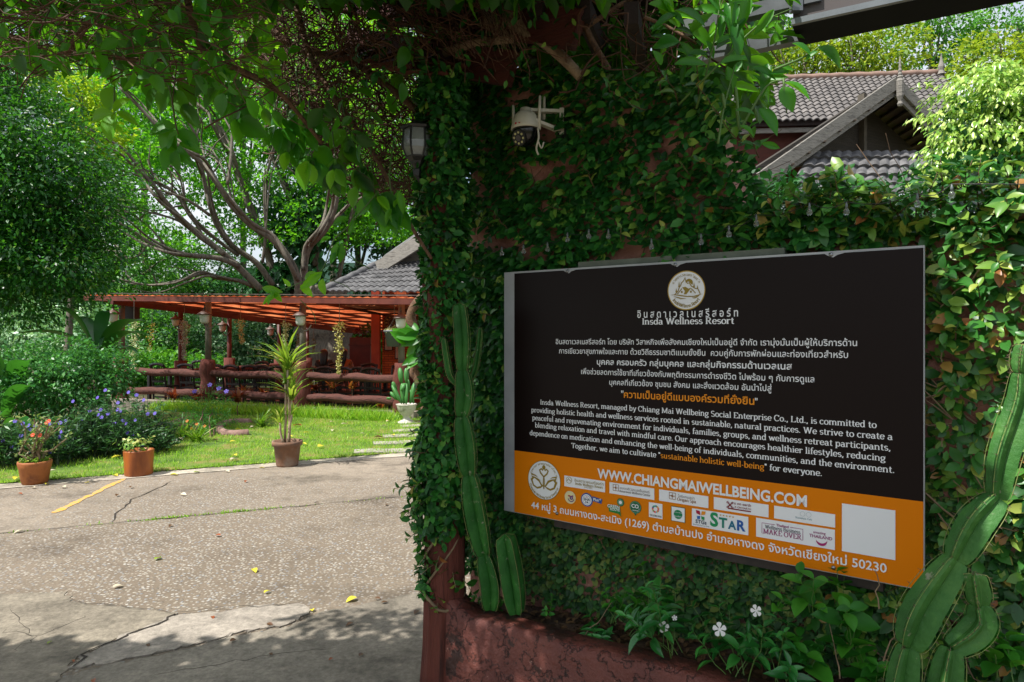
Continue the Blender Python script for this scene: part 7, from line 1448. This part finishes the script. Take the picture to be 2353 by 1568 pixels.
tree('dense_tree', 'dense dark green tree filling the left edge, hanging low', (-10.6, 11.8, 0), [E_(10, 330, 11, 1.25, 1.4, 1.25), E_(120, 430, 11, 1.05, 1.3, .95), E_(90, 580, 10.8, 1.2, 1.3, .75), E_(-60, 520, 11, 1.4, 1.5, 1.6), E_(195, 490, 11, .45, .8, .5), E_(130, 620, 10.8, .6, .8, .45), E_(-20, 180, 11.5, 1.2, 1.3, .8), E_(250, 420, 11, .28, .4, .22), E_(215, 330, 11, .25, .4, .25), E_(255, 560, 11, .25, .4, .2), E_(60, 690, 10.8, .7, .8, .35)], 1150, 56, .088, M_dense, None, .2, .42, asp=.42, shell=.45)
M_yel = leafmat('backlit_yellow_leaf', ['#6a9a14', '#8ab81c', '#a8c82c', '#c8d84a'], '#d8f02a', .5, .45)  # yellow of the backlit crown put into the leaf colour
tree('yellow_tree', 'yellow-green sunlit tree glowing behind the dense dark one', (P(150, 0, 20).x, 20, -.4), [E_(185, 260, 20, .8, .8, .75), E_(230, 320, 20, .6, .7, .5), E_(140, 180, 20, .9, .9, .75), E_(215, 335, 19.8, .5, .5, .36)], 190, 28, .15, M_yel, None, .12, .3, asp=.5)
M_mid2 = leafmat('mid_green_leaf', ['#245a1a', '#357a22', '#52962e', '#78b03e'], '#7cc828', .35, .45); M_palesh = leafmat('pale_shrub_leaf', ['#3a6a3a', '#56885a', '#7da878', '#a8c49a'], '#9ad06a', .3, .35, .7)
gpx = 'shrubs beyond the pavilion'
for x, y, Y, rx, rz, m, lab in ((60, 760, 24, 2.2, 1.15, M_palesh, 'pale glossy shrub behind the bush at the left edge'), (180, 790, 22, 1.4, 1.1, M_palesh, 'pale shrub behind the paddle-leaved plant'), (330, 790, 27, 2.0, 1.7, M_mid2, 'green shrub beyond the loudspeaker end of the pavilion'), (450, 780, 28, 2.0, 1.8, M_palesh, 'silvery shrub beyond the first red rear post'), (560, 800, 28, 2.0, 1.9, M_palesh, 'silvery shrub beyond the second red rear post'), (650, 800, 29, 1.6, 1.6, M_dgreen, 'dark shrub left of the great tree trunk'), (395, 850, 24, 2.0, .6, M_mid2, 'low sunlit shrub seen under the fence rails'), (880, 775, 27, 2.0, 1.2, M_mid2, 'green shrub seen through the pavilion by the cabinet'), (-40, 950, 11, .9, .7, M_dgreen, 'dark shrub behind the flowers at the far left')):
    shrub('garden_shrub', lab, 'shrub', [(P(x, y, Y), (rx, 1.3, rz))], int(110*rx), 30, .16 if Y > 15 else .08, m, (P(x, y, Y).x, Y, -.4 if Y > 15 else 0), .4 if Y > 15 else .2, stems=7, group=gpx, shell=.5)
for x, y, Y, rx, rz, m, lab in ((260, 600, 34, 4.0, 2.6, M_mid2, 'leafy tree beyond the garden, right of the dense tree'), (440, 640, 38, 4.2, 2.0, M_mid2, 'leafy tree under the long low limb, beyond the pavilion'), (610, 690, 36, 3.0, 1.6, M_dgreen, 'dark tree low behind the pavilion roof'), (890, 560, 29, 2.6, 3.4, M_dgreen, 'dark leafy tree behind the pavilion tile roof'), (820, 420, 31, 2.6, 2.6, M_mid2, 'tree crown behind the twig tangle over the drive'), (100, 700, 32, 3.5, 2.0, M_mid2, 'leafy tree beyond the dense tree at the left'), (960, 300, 33, 3.5, 3.5, M_mid2, 'tree crown behind the wall lantern'), (960, 680, 27, 2, 2, M_dgreen, 'dark tree behind the dining house'), (330, 250, 36, 3.6, 3.0, M_dgreen, 'deep green tree high behind the left limbs of the spreading tree'), (560, 160, 38, 4.4, 3.4, M_dgreen, 'deep green tree high behind the middle limbs of the spreading tree'), (760, 200, 37, 3.6, 3.6, M_dgreen, 'deep green tree high behind the right limbs of the spreading tree')):
    tree('background_tree', lab, (P(x, y, Y).x, Y, -.5), [(P(x, y, Y), (rx, rx*.7, rz))], int(75*rx), 36, .2, m, 'trees beyond the pavilion', .2, .6)
M_lt = leafmat('yellowish_tree_leaf', ['#3f6a1c', '#5f8a24', '#8aa42c', '#b0b83a'], '#b8d02a', .45, .45)
for x, y, Y, rx, rz, m, lab in ((1850, 130, 27, 1.9, 1.2, M_lt, 'yellow-green tree behind the left end of the house ridge'), (1990, 110, 26, 2.0, 1.5, M_lt, 'yellow-green tree behind the roof finial'), (2140, 70, 29, 2.4, 2.2, M_mid2, 'taller green tree behind the right end of the ridge'), (2290, 150, 24, 1.6, 1.2, M_lt, 'yellowish tree behind the bright shrub'), (2340, 60, 30, 2.5, 2.2, M_mid2, 'green tree at the top right corner'), (1780, 30, 31, 2.2, 2.2, M_mid2, 'green tree seen left of the hanging box sign'), (1660, 90, 28, 2.2, 1.8, M_mid2, 'green tree behind the vine shoots')):
    tree('house_tree', lab, (P(x, y, Y).x, Y, -.4), [(P(x, y, Y), (rx, rx*.7, rz)), (P(x, y, Y)+Vector((rx*.5, .3, -rz*.5)), (rx*.6, rx*.5, rz*.5))], int(62*rx), 30, .19, m, 'trees behind the tiled house', .16, .5)
M_bright = leafmat('bright_weeping_leaf', ['#5c8c2a', '#84ac3c', '#aac658', '#cad884'], '#b4e04a', .3, .28, .6)
sb_ = empty('weeping_fig', P(2240, 640, 5.6), 'dome of bright pale-green drooping leaves in full sun by the tiled house', 'small tree')
p, od = crown_pts([E_(2285, 300, 5.6, .50, .5, .52), E_(2330, 270, 5.6, .5, .5, .45), E_(2240, 385, 5.5, .38, .4, .3), E_(2370, 330, 5.6, .55, .5, .5), E_(2265, 220, 5.6, .26, .3, .24)], 760, 15, .085, .82); n = len(p)
L = G.uniform(.042, .068, n); leaves('crown', p, od*.6+rv(n)*.4+[0, 0, -.7], od+rv(n)*.35+[0, -.2, .3], L, L*.45, M_bright, sb_, tpl='mid')
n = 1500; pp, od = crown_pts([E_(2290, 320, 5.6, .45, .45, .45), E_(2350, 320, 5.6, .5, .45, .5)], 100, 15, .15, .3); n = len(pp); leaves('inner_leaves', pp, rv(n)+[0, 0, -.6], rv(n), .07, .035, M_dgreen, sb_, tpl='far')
mb = MB(); a = P(2260, 640, 5.6); a.z = 0; mb.tube(wig(a, P(2260, 300, 5.6), 5, .03), [.06, .03], 8); mb.build('trunk', M_tbark, sb_, smooth=True)

for x, y, Y, rx, rz, lab in ((1830, 540, 6.5, .9, .42, 'dark shrub behind the ivy wall, below the porch roof'), (2060, 545, 6.0, .9, .4, 'dark shrub behind the ivy wall, left of the bright weeping tree'), (2330, 470, 5.0, .8, .45, 'dark shrub behind the ivy wall at the right edge'), (1700, 520, 6.8, .8, .45, 'dark shrub behind the tall ivy wall end')):
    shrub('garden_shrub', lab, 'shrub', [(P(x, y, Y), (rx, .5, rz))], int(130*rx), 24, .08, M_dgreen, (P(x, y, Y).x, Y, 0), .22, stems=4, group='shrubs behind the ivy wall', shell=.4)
# ------------------------------------------------------------------ fallen leaves, each its own
zf = lambda a, b_: (a/2.3405, 1005.3+b_/2.3405)
KIND = {'y': (leafmat('yellow_fallen', ['#c8b82a', '#d8cc4a'], '#e0d84a', .2), 'bright yellow fallen leaf lying on the concrete drive'), 'b': (leafmat('brown_fallen', ['#4a3018', '#5f3f20'], '#6a4a2a', .1), 'curled brown dead leaf lying on the concrete drive'), 'p': (leafmat('pale_fallen', ['#c0b498', '#d0c6ac'], '#d8d0b0', .15), 'bleached pale leaf lying on the concrete drive'), 'g': (leafmat('green_fallen', ['#7a9a2a', '#94a83a'], '#a8c84a', .2), 'green fallen leaf lying on the concrete drive'), 'r': (leafmat('rust_fallen', ['#7a3a18', '#8f4a20'], '#9a5a2a', .1), 'rust red dead leaf lying on the concrete drive')}
def fleaf(pt, kd, L, lab=None):
    m, l = KIND[kd]; a = rnd.uniform(0, 6.28); o = leaves('fallen_leaf', [pt+Vector((0, 0, .002+.03*L))], [(math.cos(a), math.sin(a), rnd.uniform(.05, .2))], [(rnd.gauss(0, .15), rnd.gauss(0, .15), 1)], L, L*rnd.uniform(.5, .7), m, None, pt, 'near'); tag(o, lab or l, 'leaf', 'fallen leaves on the drive' if not lab else 'fallen leaves on the lawn')
for a, b_, kd, L in ((915, 203, 'y', .12), (1040, 190, 'g', .1), (1210, 180, 'p', .11), (1395, 165, 'y', .09), (710, 265, 'b', .08), (635, 308, 'b', .09), (970, 308, 'p', .1), (1325, 235, 'r', .08), (1718, 352, 'b', .08), (922, 472, 'b', .07), (1187, 530, 'r', .07), (835, 660, 'g', .1), (1360, 710, 'y', .1), (605, 810, 'p', .09), (1420, 840, 'y', .07), (1920, 865, 'y', .11), (1680, 937, 'y', .06), (1140, 965, 'r', .05), (1435, 1005, 'b', .06), (1900, 1000, 'b', .07), (1235, 1100, 'b', .05), (790, 1115, 'b', .045), (1462, 1175, 'b', .05), (255, 1113, 'g', .05), (500, 1305, 'r', .06), (390, 1200, 'r', .04), (2050, 893, 'b', .06), (2080, 365, 'b', .07), (350, 270, 'p', .1), (185, 272, 'p', .09), (95, 303, 'r', .08), (125, 503, 'p', .1), (610, 205, 'y', .11), (245, 255, 'y', .1), (480, 243, 'y', .07), (2015, 868, 'b', .06), (1930, 1180, 'b', .05), (1790, 1190, 'r', .04), (2250, 935, 'b', .07)):
    fleaf(GR(*zf(a, b_), .012), kd, L*.68)
LL_ = {'y': 'small yellow leaf fallen on the sunlit lawn', 'p': 'bleached pale leaf fallen on the sunlit lawn', 'b': 'brown dry leaf fallen on the sunlit lawn', 'r': 'rust red leaf fallen on the sunlit lawn', 'g': 'green leaf fallen on the sunlit lawn'}
for i in range(60):
    s, t = rnd.uniform(-.5, 6.2), rnd.uniform(.1, 3.6)**1.0; p = edge(s, t, .045); kd = rnd.choice('yyppppbr'); fleaf(p, kd, rnd.uniform(.07, .13), LL_[kd])
for o in [o for o in COL.objects if o.name.startswith('txt')]: bpy.data.objects.remove(o)
